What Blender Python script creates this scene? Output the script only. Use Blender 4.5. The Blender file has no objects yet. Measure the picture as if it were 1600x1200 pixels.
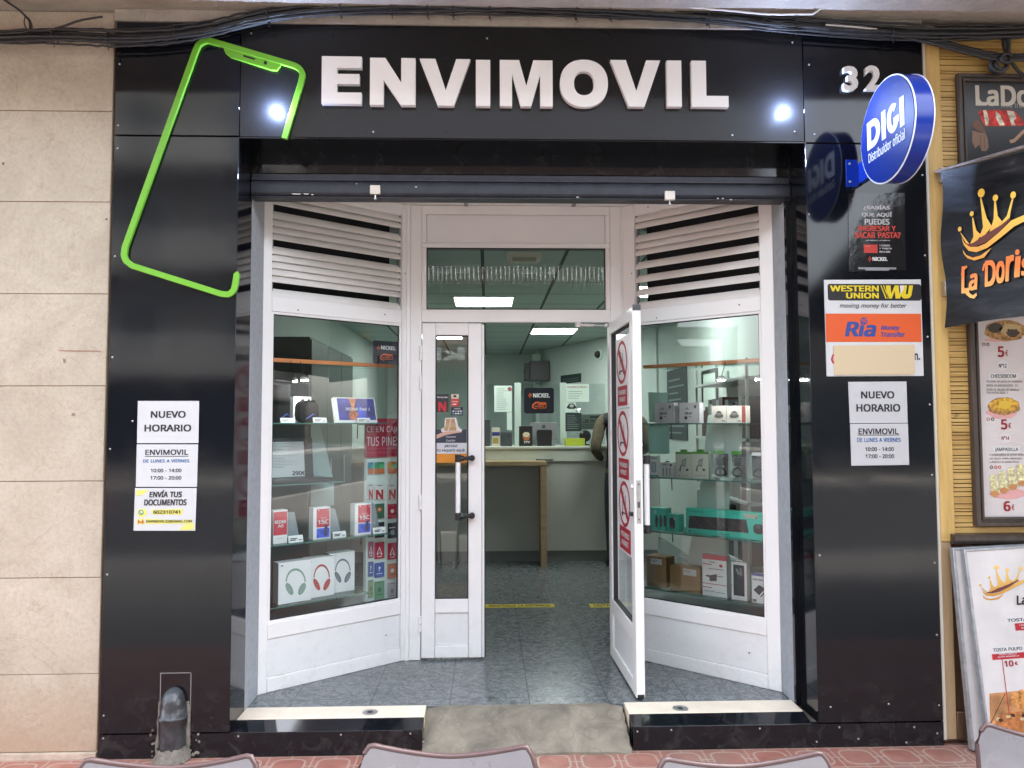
import bpy, bmesh, math, random
from mathutils import Matrix, Vector
from math import sin, cos, pi, radians
random.seed(7)
C = bpy.context.scene.collection
scn = bpy.context.scene
# ------------------------------------------------------------------ camera
CAM = Vector((0, -3.66, 1.53)); FPX = 1200.0
YAW, PITCH, ROLL = radians(1.83), radians(3.0), -0.0029
RC = Matrix.Rotation(-YAW, 3, 'Z') @ Matrix.Rotation(pi/2 + PITCH, 3, 'X') @ Matrix.Rotation(ROLL, 3, 'Z')
cd = bpy.data.cameras.new('camera'); cam = bpy.data.objects.new('camera', cd); C.objects.link(cam)
cam.matrix_world = Matrix.Translation(CAM) @ RC.to_4x4()
cd.sensor_width = 36; cd.lens = 36 * FPX / 1600; cd.clip_end = 500; cd.clip_start = 0.05
scn.camera = cam
# ------------------------------------------------------------------ world, sun, exposure
SUN_EL, SUN_AZ = radians(60), radians(60)      # the sun stands behind the building, the front is in open shade
w = bpy.data.worlds.new('World'); scn.world = w; w.use_nodes = True
nt = w.node_tree; bg = nt.nodes['Background']
sky = nt.nodes.new('ShaderNodeTexSky'); sky.sky_type = 'NISHITA'; sky.sun_disc = False
sky.sun_elevation = SUN_EL; sky.sun_rotation = SUN_AZ; sky.air_density = 1.2; sky.dust_density = 4.0; sky.ozone_density = 0.6
hs = nt.nodes.new('ShaderNodeHueSaturation'); hs.inputs['Saturation'].default_value = .40   # a milky, thinly clouded sky
nt.links.new(sky.outputs[0], hs.inputs['Color']); nt.links.new(hs.outputs[0], bg.inputs[0]); bg.inputs[1].default_value = 0.15
sl = bpy.data.lights.new('sun', 'SUN'); sl.energy = 2.2; sl.angle = radians(12); sl.color = (1, .96, .90)
so = bpy.data.objects.new('sun', sl); C.objects.link(so)
sd = Vector((sin(SUN_AZ)*cos(SUN_EL), cos(SUN_AZ)*cos(SUN_EL), sin(SUN_EL)))
so.rotation_euler = sd.to_track_quat('Z', 'Y').to_euler(); so.location = (0, 0, 20)
vs = scn.view_settings; vs.view_transform = 'Standard'; vs.look = 'None'; vs.gamma = 1; vs.exposure = 3.42
scn.cycles.use_denoising = True
try: scn.cycles.denoiser = 'OPENIMAGEDENOISE'
except Exception: pass
scn.cycles.max_bounces = 10; scn.cycles.diffuse_bounces = 5; scn.cycles.glossy_bounces = 5; scn.cycles.transparent_max_bounces = 16
scn.cycles.sample_clamp_indirect = 6; scn.cycles.caustics_reflective = False; scn.cycles.caustics_refractive = False

# ------------------------------------------------------------------ helpers: projection onto real planes
def ray(px, py): return RC @ Vector(((px-800)/FPX, -(py-600)/FPX, -1.0))
class Fr:                                     # a plane of the place: origin, right, up, outward normal
    def __init__(s, o, u, v=(0,0,1), n=None):
        s.o = Vector(o); s.u = Vector(u).normalized(); s.v = Vector(v).normalized()
        s.n = Vector(n) if n else s.u.cross(s.v)
    def at(s, u, v, n=0): return s.o + s.u*u + s.v*v + s.n*n
    def on(s, px, py, n=0):
        d = ray(px, py); o = s.o + s.n*n
        p = CAM + d*((o-CAM).dot(s.n)/d.dot(s.n)) - s.o
        return p.dot(s.u), p.dot(s.v)
    def rect(s, b, n=0):
        x0, y0, x1, y1 = b; xm, ym = (x0+x1)/2, (y0+y1)/2
        return s.on(x0, ym, n)[0], s.on(x1, ym, n)[0], s.on(xm, y1, n)[1], s.on(xm, y0, n)[1]
FF = Fr((0,0,0), (1,0,0))                      # black front, y = 0
LWo = Vector((-1.2,.437,0)); LWd = Vector((-.467,1.025,0)) - LWo
LW = Fr(LWo, LWd); LWL = LWd.length            # angled window, left
RWo = Vector((.82,1.03,0)); RWd = Vector((1.532,.374,0)) - RWo
RW = Fr(RWo, RWd); RWL = RWd.length            # angled window, right
TF = Fr((0,1.0,0), (1,0,0))                    # door and transom, y = 1
DRo = Vector((.738,1.035,0)); DRd = Vector((.752,.285,0)) - DRo
DR = Fr(DRo, DRd); DRL = DRd.length            # open leaf
def Yf(y): return Fr((0,y,0), (1,0,0))
def GZ(px, py, z):
    d = ray(px, py); return CAM + d*((z-CAM.z)/d.z)

# ------------------------------------------------------------------ helpers: materials
def lin(c): return c/12.92 if c <= .04045 else ((c+.055)/1.055)**2.4
def S(r, g, b): return (lin(r/255), lin(g/255), lin(b/255))
MATS = {}
def mat(name, col, rough=.5, metal=0., spec=.5, var=0., vscale=6., bump=0., bscale=80., emit=0., coat=0., stretch=(1,1,1), rvar=0., det=5):
    if name in MATS: return MATS[name]
    m = bpy.data.materials.new(name); m.use_nodes = True; MATS[name] = m
    n, l = m.node_tree.nodes, m.node_tree.links; b = n['Principled BSDF']
    b.inputs['Base Color'].default_value = (*col, 1); b.inputs['Roughness'].default_value = rough
    b.inputs['Metallic'].default_value = metal; b.inputs['Specular IOR Level'].default_value = spec
    if coat: b.inputs['Coat Weight'].default_value = coat; b.inputs['Coat Roughness'].default_value = .05
    if emit: b.inputs['Emission Color'].default_value = (*col, 1); b.inputs['Emission Strength'].default_value = emit
    if var or bump or rvar:
        tc = n.new('ShaderNodeTexCoord'); mp = n.new('ShaderNodeMapping'); mp.inputs['Scale'].default_value = stretch
        l.new(tc.outputs['Object'], mp.inputs[0])
    if var or rvar:
        tx = n.new('ShaderNodeTexNoise'); tx.inputs['Scale'].default_value = vscale; tx.inputs['Detail'].default_value = det; tx.inputs['Roughness'].default_value = .6
        l.new(mp.outputs[0], tx.inputs['Vector'])
    if var:
        r = n.new('ShaderNodeValToRGB'); r.color_ramp.elements[0].position = .3; r.color_ramp.elements[1].position = .7
        r.color_ramp.elements[0].color = (*[max(0, c*(1-var)) for c in col], 1); r.color_ramp.elements[1].color = (*[min(1, c*(1+var)) for c in col], 1)
        l.new(tx.outputs[0], r.inputs[0]); l.new(r.outputs[0], b.inputs['Base Color'])
    if rvar:
        mr = n.new('ShaderNodeMapRange'); mr.inputs[3].default_value = max(0, rough-rvar); mr.inputs[4].default_value = min(1, rough+rvar)
        l.new(tx.outputs[0], mr.inputs[0]); l.new(mr.outputs[0], b.inputs['Roughness'])
    if bump:
        t2 = n.new('ShaderNodeTexNoise'); t2.inputs['Scale'].default_value = bscale; t2.inputs['Detail'].default_value = 6
        bp = n.new('ShaderNodeBump'); bp.inputs['Strength'].default_value = bump; bp.inputs['Distance'].default_value = .01
        l.new(mp.outputs[0], t2.inputs['Vector']); l.new(t2.outputs[0], bp.inputs['Height']); l.new(bp.outputs[0], b.inputs['Normal'])
    return m
def flat(r, g, b, rough=.55):                  # printed colour given as sRGB
    return mat('print_%d_%d_%d_%d' % (r, g, b, int(rough*100)), tuple(c*.74 for c in S(r, g, b)), rough)
def node_mat(name):
    m = bpy.data.materials.new(name); m.use_nodes = True; MATS[name] = m
    return m, m.node_tree.nodes, m.node_tree.links, m.node_tree.nodes['Principled BSDF']
class NG:                                      # tiny math-node builder
    def __init__(s, n, l): s.n, s.l = n, l
    def m(s, op, a, b=None, c=None):
        q = s.n.new('ShaderNodeMath'); q.operation = op
        for i, x in enumerate((a, b, c)):
            if x is None: continue
            if isinstance(x, (int, float)): q.inputs[i].default_value = x
            else: s.l.new(x, q.inputs[i])
        return q.outputs[0]
    def xyz(s):
        tc = s.n.new('ShaderNodeTexCoord'); sp = s.n.new('ShaderNodeSeparateXYZ'); s.l.new(tc.outputs['Object'], sp.inputs[0])
        s.vec = tc.outputs['Object']; return sp.outputs
    def noise(s, scale, detail=5, dist=0., vec=None, rough=.6):
        t = s.n.new('ShaderNodeTexNoise'); t.inputs['Scale'].default_value = scale; t.inputs['Detail'].default_value = detail
        t.inputs['Distortion'].default_value = dist; t.inputs['Roughness'].default_value = rough
        s.l.new(vec or s.vec, t.inputs['Vector']); return t.outputs[0]
    def ramp(s, fac, stops):
        r = s.n.new('ShaderNodeValToRGB'); e = r.color_ramp.elements
        while len(e) < len(stops): e.new(.5)
        for k, (p, c) in enumerate(stops): e[k].position = p; e[k].color = (*c, 1) if len(c) == 3 else c
        s.l.new(fac, r.inputs[0]); return r.outputs[0]
    def mix(s, fac, a, b):
        q = s.n.new('ShaderNodeMix'); q.data_type = 'RGBA'
        if isinstance(fac, (int, float)): q.inputs[0].default_value = fac
        else: s.l.new(fac, q.inputs[0])
        for k, x in ((6, a), (7, b)):
            if isinstance(x, tuple): q.inputs[k].default_value = (*x, 1)
            else: s.l.new(x, q.inputs[k])
        return q.outputs[2]
    def bump(s, h, strength, dist, bsdf):
        bp = s.n.new('ShaderNodeBump'); bp.inputs['Strength'].default_value = strength; bp.inputs['Distance'].default_value = dist
        s.l.new(h, bp.inputs['Height']); s.l.new(bp.outputs[0], bsdf.inputs['Normal'])
def cell(g, x, size, off=0.): return g.m('SUBTRACT', g.m('FRACT', g.m('ADD', g.m('DIVIDE', x, size), off)), .5)

def glass_mat(name, tint, refl=1.0):
    m = bpy.data.materials.new(name); m.use_nodes = True; MATS[name] = m
    n, l = m.node_tree.nodes, m.node_tree.links; n.remove(n['Principled BSDF'])
    tr = n.new('ShaderNodeBsdfTransparent'); tr.inputs[0].default_value = (*tint, 1)
    gl = n.new('ShaderNodeBsdfGlossy'); gl.inputs['Roughness'].default_value = 0.0; gl.inputs[0].default_value = (1,1,1,1)
    fr = n.new('ShaderNodeFresnel'); fr.inputs[0].default_value = 1.5
    mu = n.new('ShaderNodeMath'); mu.operation = 'MULTIPLY'; mu.inputs[1].default_value = refl; mu.use_clamp = True
    mx = n.new('ShaderNodeMixShader'); l.new(fr.outputs[0], mu.inputs[0]); l.new(mu.outputs[0], mx.inputs[0])
    l.new(tr.outputs[0], mx.inputs[1]); l.new(gl.outputs[0], mx.inputs[2]); l.new(mx.outputs[0], n['Material Output'].inputs[0])
    return m
GLASS = glass_mat('window_glass', (.89,.95,.94), 1.2)
SHELFG = glass_mat('shelf_glass', (.80,.93,.90), .8)
CLEAR = glass_mat('clear_plastic', (.88,.92,.92), 1.0)

# surfaces
m, n, l, b = node_mat('beige_stone'); g = NG(n, l); x, y, z = g.xyz()
c1 = g.ramp(g.noise(2.6, 9, .8), [(.25, S(160,150,132)), (.5, S(177,168,150)), (.78, S(190,182,165))])
c2 = g.mix(g.ramp(g.noise(11, 8, 2.5), [(.60, (0,0,0)), (.72, (.42,.42,.42))]), c1, S(156,131,107))
vein = g.ramp(g.m('ABSOLUTE', g.m('SUBTRACT', g.noise(1.7, 7, 2.2), .5)), [(.0, (.30,.30,.30)), (.008, (0,0,0))])
c3 = g.mix(vein, c2, S(132,108,86))
low = g.ramp(g.m('ADD', z, g.m('MULTIPLY', g.noise(5, 4), .35)), [(.25, (.55,.55,.55)), (.55, (0,0,0))])
c4 = g.mix(low, c3, S(156,122,95))
c4 = g.mix(g.ramp(g.noise(55, 9, .6, rough=.75), [(.42, (.0,.0,.0)), (.75, (.55,.55,.55))]), c4, S(140,128,110)); c4 = g.mix(g.ramp(g.noise(24, 6, 2.5), [(.64, (0,0,0)), (.70, (.35,.35,.35))]), c4, S(196,190,176)); l.new(c4, b.inputs['Base Color']); b.inputs['Roughness'].default_value = .42; g.bump(g.noise(60, 4), .12, .004, b); STONE = m
m, n, l, b = node_mat('grey_marble_tile'); g = NG(n, l); x, y, z = g.xyz()
n1 = g.noise(7, 8, 4.0, rough=.7); n2 = g.noise(26, 8, 3.0, rough=.75)
c1 = g.ramp(g.m('ADD', g.m('MULTIPLY', n1, .55), g.m('MULTIPLY', n2, .45)), [(.34, S(44,48,50)), (.48, S(88,94,96)), (.56, S(124,129,130)), (.64, S(60,66,67))])
vn = g.ramp(g.m('ABSOLUTE', g.m('SUBTRACT', g.noise(16, 7, 2.5), .5)), [(0, (.75,.75,.75)), (.02, (0,0,0))])
c2 = g.mix(vn, c1, S(42,46,49))
cx, cy = cell(g, x, .4, .475), cell(g, y, .4, .1)
gr = g.m('MAXIMUM', g.m('GREATER_THAN', g.m('ABSOLUTE', cx), .4945), g.m('GREATER_THAN', g.m('ABSOLUTE', cy), .4945))
c3 = g.mix(gr, c2, S(44,46,50)); l.new(c3, b.inputs['Base Color']); b.inputs['Roughness'].default_value = .24
g.bump(g.m('SUBTRACT', g.m('MULTIPLY', n2, .15), gr), .25, .003, b); FLOOR = m
m, n, l, b = node_mat('red_paving'); g = NG(n, l); x, y, z = g.xyz()
cx, cy = cell(g, x, .2), cell(g, y, .2); ax, ay = g.m('ABSOLUTE', cx), g.m('ABSOLUTE', cy)
grid = g.m('GREATER_THAN', g.m('MAXIMUM', ax, ay), .48)
qx, qy = g.m('MAXIMUM', g.m('SUBTRACT', ax, .16), 0.), g.m('MAXIMUM', g.m('SUBTRACT', ay, .16), 0.)
sdf = g.m('SUBTRACT', g.m('SQRT', g.m('ADD', g.m('MULTIPLY', qx, qx), g.m('MULTIPLY', qy, qy))), .2)
ring = g.m('LESS_THAN', g.m('ABSOLUTE', sdf), .026)
cross = g.m('MULTIPLY', g.m('LESS_THAN', g.m('MINIMUM', ax, ay), .02), g.m('GREATER_THAN', sdf, 0.))
gv = g.m('MAXIMUM', g.m('MAXIMUM', grid, ring), cross)
base = g.ramp(g.noise(9, 8, .4), [(.3, S(134,82,70)), (.55, S(150,100,86)), (.75, S(162,120,106))])
base = g.mix(g.ramp(g.noise(1.6, 5), [(.5, (0,0,0)), (.7, (.5,.5,.5))]), base, S(138,120,108))
c = g.mix(g.m('MULTIPLY', gv, .6), base, S(172,160,146)); l.new(c, b.inputs['Base Color']); b.inputs['Roughness'].default_value = .6
g.bump(g.m('SUBTRACT', g.m('MULTIPLY', g.noise(90, 3), .3), gv), .5, .004, b); PAVE = m
m, n, l, b = node_mat('worn_ramp_concrete'); g = NG(n, l); x, y, z = g.xyz()
cx, cy = cell(g, x, .125), cell(g, y, .105); rr = g.m('SQRT', g.m('ADD', g.m('MULTIPLY', cx, cx), g.m('MULTIPLY', cy, cy)))
rg = g.m('LESS_THAN', g.m('ABSOLUTE', g.m('SUBTRACT', rr, .31)), .035)
wear = g.ramp(g.noise(5, 6, .5), [(.46, (0,0,0)), (.70, (.8,.8,.8))])
rg = g.m('MULTIPLY', rg, wear)
base = g.ramp(g.noise(7, 9, .6), [(.25, S(86,80,70)), (.5, S(116,109,95)), (.75, S(142,134,117))])
base = g.mix(g.ramp(g.noise(70, 2), [(.64, (0,0,0)), (.70, (.35,.35,.35))]), base, S(160,152,134))
c = g.mix(g.m('MULTIPLY', rg, .55), base, S(92,88,80)); l.new(c, b.inputs['Base Color']); b.inputs['Roughness'].default_value = .8
g.bump(g.m('SUBTRACT', g.noise(50, 5), g.m('MULTIPLY', rg, .6)), .5, .003, b); RAMP = m
def black_panel(name, r0, r1, spec, base):
    m, n, l, b = node_mat(name); g = NG(n, l); x, y, z = g.xyz()
    dust = g.ramp(g.noise(38, 8, 1.5), [(.66, (0,0,0)), (.76, (.22,.22,.22))])
    mp = n.new('ShaderNodeMapping'); mp.inputs['Rotation'].default_value = (.3, .7, .2); mp.inputs['Scale'].default_value = (3, 3, 34); l.new(g.vec, mp.inputs[0])
    scr = g.ramp(g.noise(4.2, 3, 1.2, mp.outputs[0]), [(.735, (0,0,0)), (.75, (.5,.5,.5))])
    sp = g.ramp(g.noise(170, 1, 0), [(.80, (0,0,0)), (.83, (.9,.9,.9))])
    lowd = g.m('MULTIPLY', g.ramp(z, [(.0, (1,1,1)), (.42, (0,0,0))]), g.ramp(g.noise(12, 8, 1.), [(.5, (0,0,0)), (.75, (.3,.3,.3))]))
    c = g.mix(dust, base, (.03,.031,.033)); c = g.mix(scr, c, (.06,.06,.062)); c = g.mix(sp, c, (.16,.16,.16)); c = g.mix(lowd, c, (.10,.095,.085))
    l.new(c, b.inputs['Base Color']); b.inputs['Specular IOR Level'].default_value = spec
    rf = n.new('ShaderNodeMapRange'); l.new(g.noise(3.5, 7, .6), rf.inputs[0]); rf.inputs[1].default_value = .3; rf.inputs[2].default_value = .75; rf.inputs[3].default_value = r0; rf.inputs[4].default_value = r1
    l.new(g.m('ADD', rf.outputs[0], g.m('MULTIPLY', dust, .25)), b.inputs['Roughness']); g.bump(g.noise(1.1, 2), .10, .02, b); return m
BLACK = black_panel('black_gloss_panel', .045, .13, .40, (.0045,.0055,.0080))
HEAD = black_panel('black_satin_header', .20, .30, .36, (.009,.009,.010))
m, n, l, b = node_mat('bamboo_slats'); g = NG(n, l); x, y, z = g.xyz()
mp = n.new('ShaderNodeMapping'); mp.inputs['Scale'].default_value = (.6,1,30); l.new(g.vec, mp.inputs[0])
mp2 = n.new('ShaderNodeMapping'); mp2.inputs['Scale'].default_value = (2.5,1,120); l.new(g.vec, mp2.inputs[0])
c = g.ramp(g.noise(1.5, 5, 0, mp.outputs[0]), [(.3, S(158,122,64)), (.55, S(196,162,96)), (.75, S(214,184,120))])
c = g.mix(g.ramp(g.noise(3, 6, .5, mp2.outputs[0]), [(.55, (0,0,0)), (.75, (.45,.45,.45))]), c, S(120,86,40))
c = g.mix(g.ramp(g.noise(9, 6, 1.), [(.66, (0,0,0)), (.72, (.6,.6,.6))]), c, S(96,72,40))
l.new(c, b.inputs['Base Color']); b.inputs['Roughness'].default_value = .45; BAMBOO = m
def wood(name, a, bb, rough=.5, ax='z', k=1.):
    m, n, l, b = node_mat(name); g = NG(n, l); g.xyz()
    mp = n.new('ShaderNodeMapping'); mp.inputs['Scale'].default_value = {'z': (9,9,.7), 'x': (.7,9,9)}[ax]; l.new(g.vec, mp.inputs[0])
    c = g.ramp(g.noise(3*k, 8, .8, mp.outputs[0]), [(.3, a), (.7, bb)]); l.new(c, b.inputs['Base Color']); b.inputs['Roughness'].default_value = rough
    g.bump(g.noise(8*k, 6, .5, mp.outputs[0]), .2, .003, b); return m
BROWNW = wood('brown_wood', S(62,44,32), S(104,78,58)); DARKW = wood('dark_frame_wood', S(46,38,34), S(78,66,58), .4)
TRIMW = wood('pale_trim_wood', S(138,114,84), S(176,152,116)); OCHRE = wood('ochre_trim', S(176,142,78), S(206,174,108), .5)
COUNTW = wood('counter_wood', S(146,126,94), S(174,152,114), .4, 'x')
def white_alu(name, col, rough):
    m, n, l, b = node_mat(name); g = NG(n, l); x, y, z = g.xyz()
    c = g.mix(g.ramp(g.noise(3, 6, .5), [(.35, (0,0,0)), (.75, (.35,.35,.35))]), col, tuple(c*.9 for c in col))
    low = g.m('MULTIPLY', g.ramp(z, [(.0, (1,1,1)), (.5, (0,0,0))]), g.ramp(g.noise(14, 8, 1.2), [(.5, (0,0,0)), (.85, (.28,.28,.28))]))
    c = g.mix(low, c, S(150,142,128)); c = g.mix(g.ramp(g.noise(46, 5, 2.), [(.70, (0,0,0)), (.76, (.35,.35,.35))]), c, S(140,136,128))
    l.new(c, b.inputs['Base Color']); b.inputs['Roughness'].default_value = rough; g.bump(g.noise(2.2, 2), .04, .02, b); return m
WHITE = white_alu('white_lacquered_aluminium', (.80,.80,.785), .32)
WPANEL = white_alu('white_panel', (.75,.76,.755), .36)
SLAT = mat('white_louvre_slat', (.74,.72,.69), .4, var=.06, vscale=3)
GREYR = mat('grey_rendered_jamb', S(158,164,170), .85, var=.12, vscale=30, bump=.5, bscale=160)
CONC = mat('rough_concrete_soffit', S(160,153,142), .9, var=.16, vscale=5, bump=.7, bscale=45, det=9)
MARBLE = mat('cream_marble_sill', S(226,212,190), .35, var=.10, vscale=9, det=9)
SHUT = mat('dark_shutter_metal', S(44,46,54), .42, metal=.25, var=.3, vscale=14, rvar=.12, det=8)
STEEL = mat('brushed_steel', (.55,.55,.54), .35, metal=1, var=.15, vscale=30)
GALV = mat('galvanised_edge', S(168,172,176), .45, metal=.6, var=.25, vscale=24, det=8)
RUBBER = mat('black_plastic', (.012,.012,.013), .38, bump=.05)
CABLE = mat('black_cable', (.018,.018,.019), .55, var=.4, vscale=30)
CABLEW = mat('white_cable', (.6,.59,.56), .5)
LETTER = mat('white_letter', (.86,.87,.88), .4, var=.025, vscale=4)
GREEN = mat('lime_green_acrylic', S(106,172,46), .32, var=.05, vscale=4)
BLUE = mat('sign_blue', S(8,38,118), .5, spec=.2, var=.04, vscale=3); BLUEL = mat('sign_rim_blue', S(14,48,146), .22)
PAPER = mat('white_paper', (.50,.515,.52), .6, var=.02, vscale=3, bump=.06, bscale=12)
INW = mat('mint_interior_wall', (.54,.61,.575), .7, var=.04, vscale=2)
INC = mat('ceiling_tile_white', (.46,.55,.52), .85, var=.05, vscale=40)
CARD = mat('brown_cardboard', S(150,118,76), .75, var=.1, vscale=10)
TEAL = mat('teal_carton', S(52,206,182), .4); WBOX = mat('white_carton', (.78,.79,.79), .4, var=.02)
BLK = mat('black_satin', (.016,.016,.018), .35); DGREY = mat('dark_grey', (.06,.065,.07), .45); MGREY = mat('mid_grey', (.22,.23,.24), .5)
CHAIRM = mat('mauve_brown_chair_shell', (.19,.178,.19), .28, var=.10, vscale=5, coat=.5, rvar=.06)
CHAIRR = mat('brown_chair_rim', (.075,.04,.038), .35)
INK = flat(40,40,44); YEL = flat(240,214,30); RED = flat(196,34,48); ORANGE = flat(236,104,36); WHT = flat(238,238,238)
def vgrad(name, c0, c1, z0, z1):               # a printed gradient that belongs to the artwork (gold lettering)
    m, n, l, b = node_mat(name); g = NG(n, l); x, y, z = g.xyz(); q = n.new('ShaderNodeMapRange'); l.new(z, q.inputs[0])
    q.inputs[1].default_value = z0; q.inputs[2].default_value = z1; l.new(g.ramp(q.outputs[0], [(0, c0), (1, c1)]), b.inputs['Base Color']); b.inputs['Roughness'].default_value = .4
    return m

# ------------------------------------------------------------------ helpers: meshes, things, parts
TXT = {}
FONT = None
try:                                           # Blender's own interface typeface; falls back to the built-in one
    import os
    FONT = bpy.data.fonts.load(os.path.join(bpy.utils.system_resource('DATAFILES'), 'fonts', 'NotoSansHebrew-Regular.woff2'))
except Exception: FONT = None
def _outline(body, res, own):
    cu = bpy.data.curves.new('t', 'FONT'); cu.body = body; cu.size = 1; cu.resolution_u = res
    if own: cu.offset = own
    elif FONT: cu.font = FONT
    o = bpy.data.objects.new('t', cu); me = o.to_mesh()
    q = ([v.co.copy() for v in me.vertices], [tuple(p.vertices) for p in me.polygons], sum(p.area for p in me.polygons))
    o.to_mesh_clear(); bpy.data.objects.remove(o); bpy.data.curves.remove(cu); return q
def glyph(ch):                                 # one letter, at a curve resolution whose filled area is sound
    if ch == 'I' and FONT:                     # a plain bar as tall as the other capitals
        hv = glyph('H')[0]; h = max(v.y for v in hv); sw = h*.125; x = min(v.x for v in hv)
        return ([Vector((x,0,0)), Vector((x+sw,0,0)), Vector((x+sw,h,0)), Vector((x,h,0))], [(0,1,2,3)], 2*x+sw)
    if ('g', ch) not in TXT:
        c = [_outline(ch, k, False) for k in (4, 3, 5, 7, 8)]
        md = sorted(q[2] for q in c)[2]; best = min(c, key=lambda q: abs(q[2]-md) + (0 if q is not c[3] and q is not c[4] else .0005))
        bar = _outline('|', 2, False)[0]; aft = _outline(ch+'|', 2, False)[0]
        TXT[('g', ch)] = (best[0], best[1], max(v.x for v in aft) - max(v.x for v in bar))
    return TXT[('g', ch)]
def text_mesh(s, own=False):
    k = (s, own)
    if k not in TXT:
        if own: q = _outline(s, 3, own); TXT[k] = (q[0], q[1])
        else:
            vs_, fs, x = [], [], 0.
            for ch in s:
                if ch == ' ': x += .28; continue
                gv, gf, adv = glyph(ch); o = len(vs_); vs_ += [Vector((v.x+x, v.y, 0)) for v in gv]; fs += [tuple(i+o for i in f) for f in gf]; x += adv
            TXT[k] = (vs_, fs)
    return TXT[k]
class MB:
    def __init__(s): s.v, s.f, s.m, s.mats = [], [], [], []
    def mi(s, m):
        if m not in s.mats: s.mats.append(m)
        return s.mats.index(m)
    def add(s, vs_, fs, m):
        o = len(s.v); s.v += [Vector(q) for q in vs_]; k = s.mi(m)
        for f in fs: s.f.append([i+o for i in f]); s.m.append(k)
        return s
    def fbox(s, F, u0, u1, v0, v1, n0, n1, m):
        vs_ = [F.at(u, v, n) for n in (n0, n1) for v in (v0, v1) for u in (u0, u1)]
        return s.add(vs_, [(0,2,3,1),(4,5,7,6),(0,1,5,4),(2,6,7,3),(0,4,6,2),(1,3,7,5)], m)
    def box(s, x0, x1, y0, y1, z0, z1, m):
        return s.add([(x,y,z) for y in (y0,y1) for z in (z0,z1) for x in (x0,x1)], [(0,1,3,2),(4,6,7,5),(0,4,5,1),(2,3,7,6),(0,2,6,4),(1,5,7,3)], m)
    def prism(s, F, pts, n0, n1, m, side=None):
        k = len(pts); vs_ = [F.at(u, v, n0) for u, v in pts] + [F.at(u, v, n1) for u, v in pts]
        s.add(vs_, [list(range(k))[::-1], [i+k for i in range(k)]], m)
        s.add(vs_, [(i, (i+1) % k, (i+1) % k + k, i+k) for i in range(k)], side or m); return s
    def poly(s, F, pts, n, m): return s.add([F.at(u, v, n) for u, v in pts], [list(range(len(pts)))], m)
    def ring(s, F, outer, inner, n0, n1, m):
        k = len(outer); vs_ = [F.at(*p, n0) for p in outer] + [F.at(*p, n0) for p in inner] + [F.at(*p, n1) for p in outer] + [F.at(*p, n1) for p in inner]
        fs = []
        for i in range(k):
            j = (i+1) % k; fs += [(2*k+i, 2*k+j, 3*k+j, 3*k+i), (i, k+i, k+j, j), (i, j, 2*k+j, 2*k+i), (k+i, 3*k+i, 3*k+j, k+j)]
        return s.add(vs_, fs, m)
    def tube(s, pts, r, m, seg=8, caps=True):
        pts = [Vector(p) for p in pts]; k = len(pts); vs_ = []; up = Vector((0,0,1))
        for i, p in enumerate(pts):
            t = (pts[min(i+1, k-1)] - pts[max(i-1, 0)]).normalized()
            a = t.cross(up if abs(t.dot(up)) < .95 else Vector((1,0,0))).normalized(); bb = t.cross(a)
            rr = r[i] if isinstance(r, (list, tuple)) else r
            vs_ += [p + (a*cos(2*pi*j/seg) + bb*sin(2*pi*j/seg))*rr for j in range(seg)]
        fs = [(i*seg+j, i*seg+(j+1) % seg, (i+1)*seg+(j+1) % seg, (i+1)*seg+j) for i in range(k-1) for j in range(seg)]
        if caps: fs += [tuple(range(seg))[::-1], tuple(range((k-1)*seg, k*seg))]
        return s.add(vs_, fs, m)
    def lathe(s, F, c, prof, m, seg=24):       # profile of (radius, n) around the frame's normal
        vs_ = []
        for r, n in prof: vs_ += [F.at(c[0]+r*cos(2*pi*j/seg), c[1]+r*sin(2*pi*j/seg), n) for j in range(seg)]
        k = len(prof)
        fs = [(i*seg+j, i*seg+(j+1) % seg, (i+1)*seg+(j+1) % seg, (i+1)*seg+j) for i in range(k-1) for j in range(seg)]
        fs += [tuple(range(seg))[::-1], tuple(range((k-1)*seg, k*seg))]
        return s.add(vs_, fs, m)
    # drawing on a plane, positions read off the photograph's pixels
    def prect(s, F, b, n, m, th=0.):
        u0, u1, v0, v1 = F.rect(b, n)
        if th: return s.fbox(F, u0, u1, v0, v1, n-th, n, m)
        return s.poly(F, [(u0,v0),(u1,v0),(u1,v1),(u0,v1)], n, m)
    def ppoly(s, F, pts, n, m, th=0.):
        q = [F.on(x, y, n) for x, y in pts]
        return s.prism(F, q, n-th, n, m) if th else s.poly(F, q, n, m)
    def pround(s, F, b, r, n, m, th=0.):
        u0, u1, v0, v1 = F.rect(b, n); q = rrect(u0, u1, v0, v1, r)
        return s.prism(F, q, n-th, n, m) if th else s.poly(F, q, n, m)
    def pell(s, F, b, n, m, th=0., k=24, jit=0.):
        u0, u1, v0, v1 = F.rect(b, n); cu, cv, a, bb = (u0+u1)/2, (v0+v1)/2, (u1-u0)/2, (v1-v0)/2
        q = []
        for i in range(k):
            jj = 1 + jit*(random.random()-.5); q.append((cu+a*jj*cos(2*pi*i/k), cv+bb*jj*sin(2*pi*i/k)))
        return s.prism(F, q, n-th, n, m) if th else s.poly(F, q, n, m)
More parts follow.
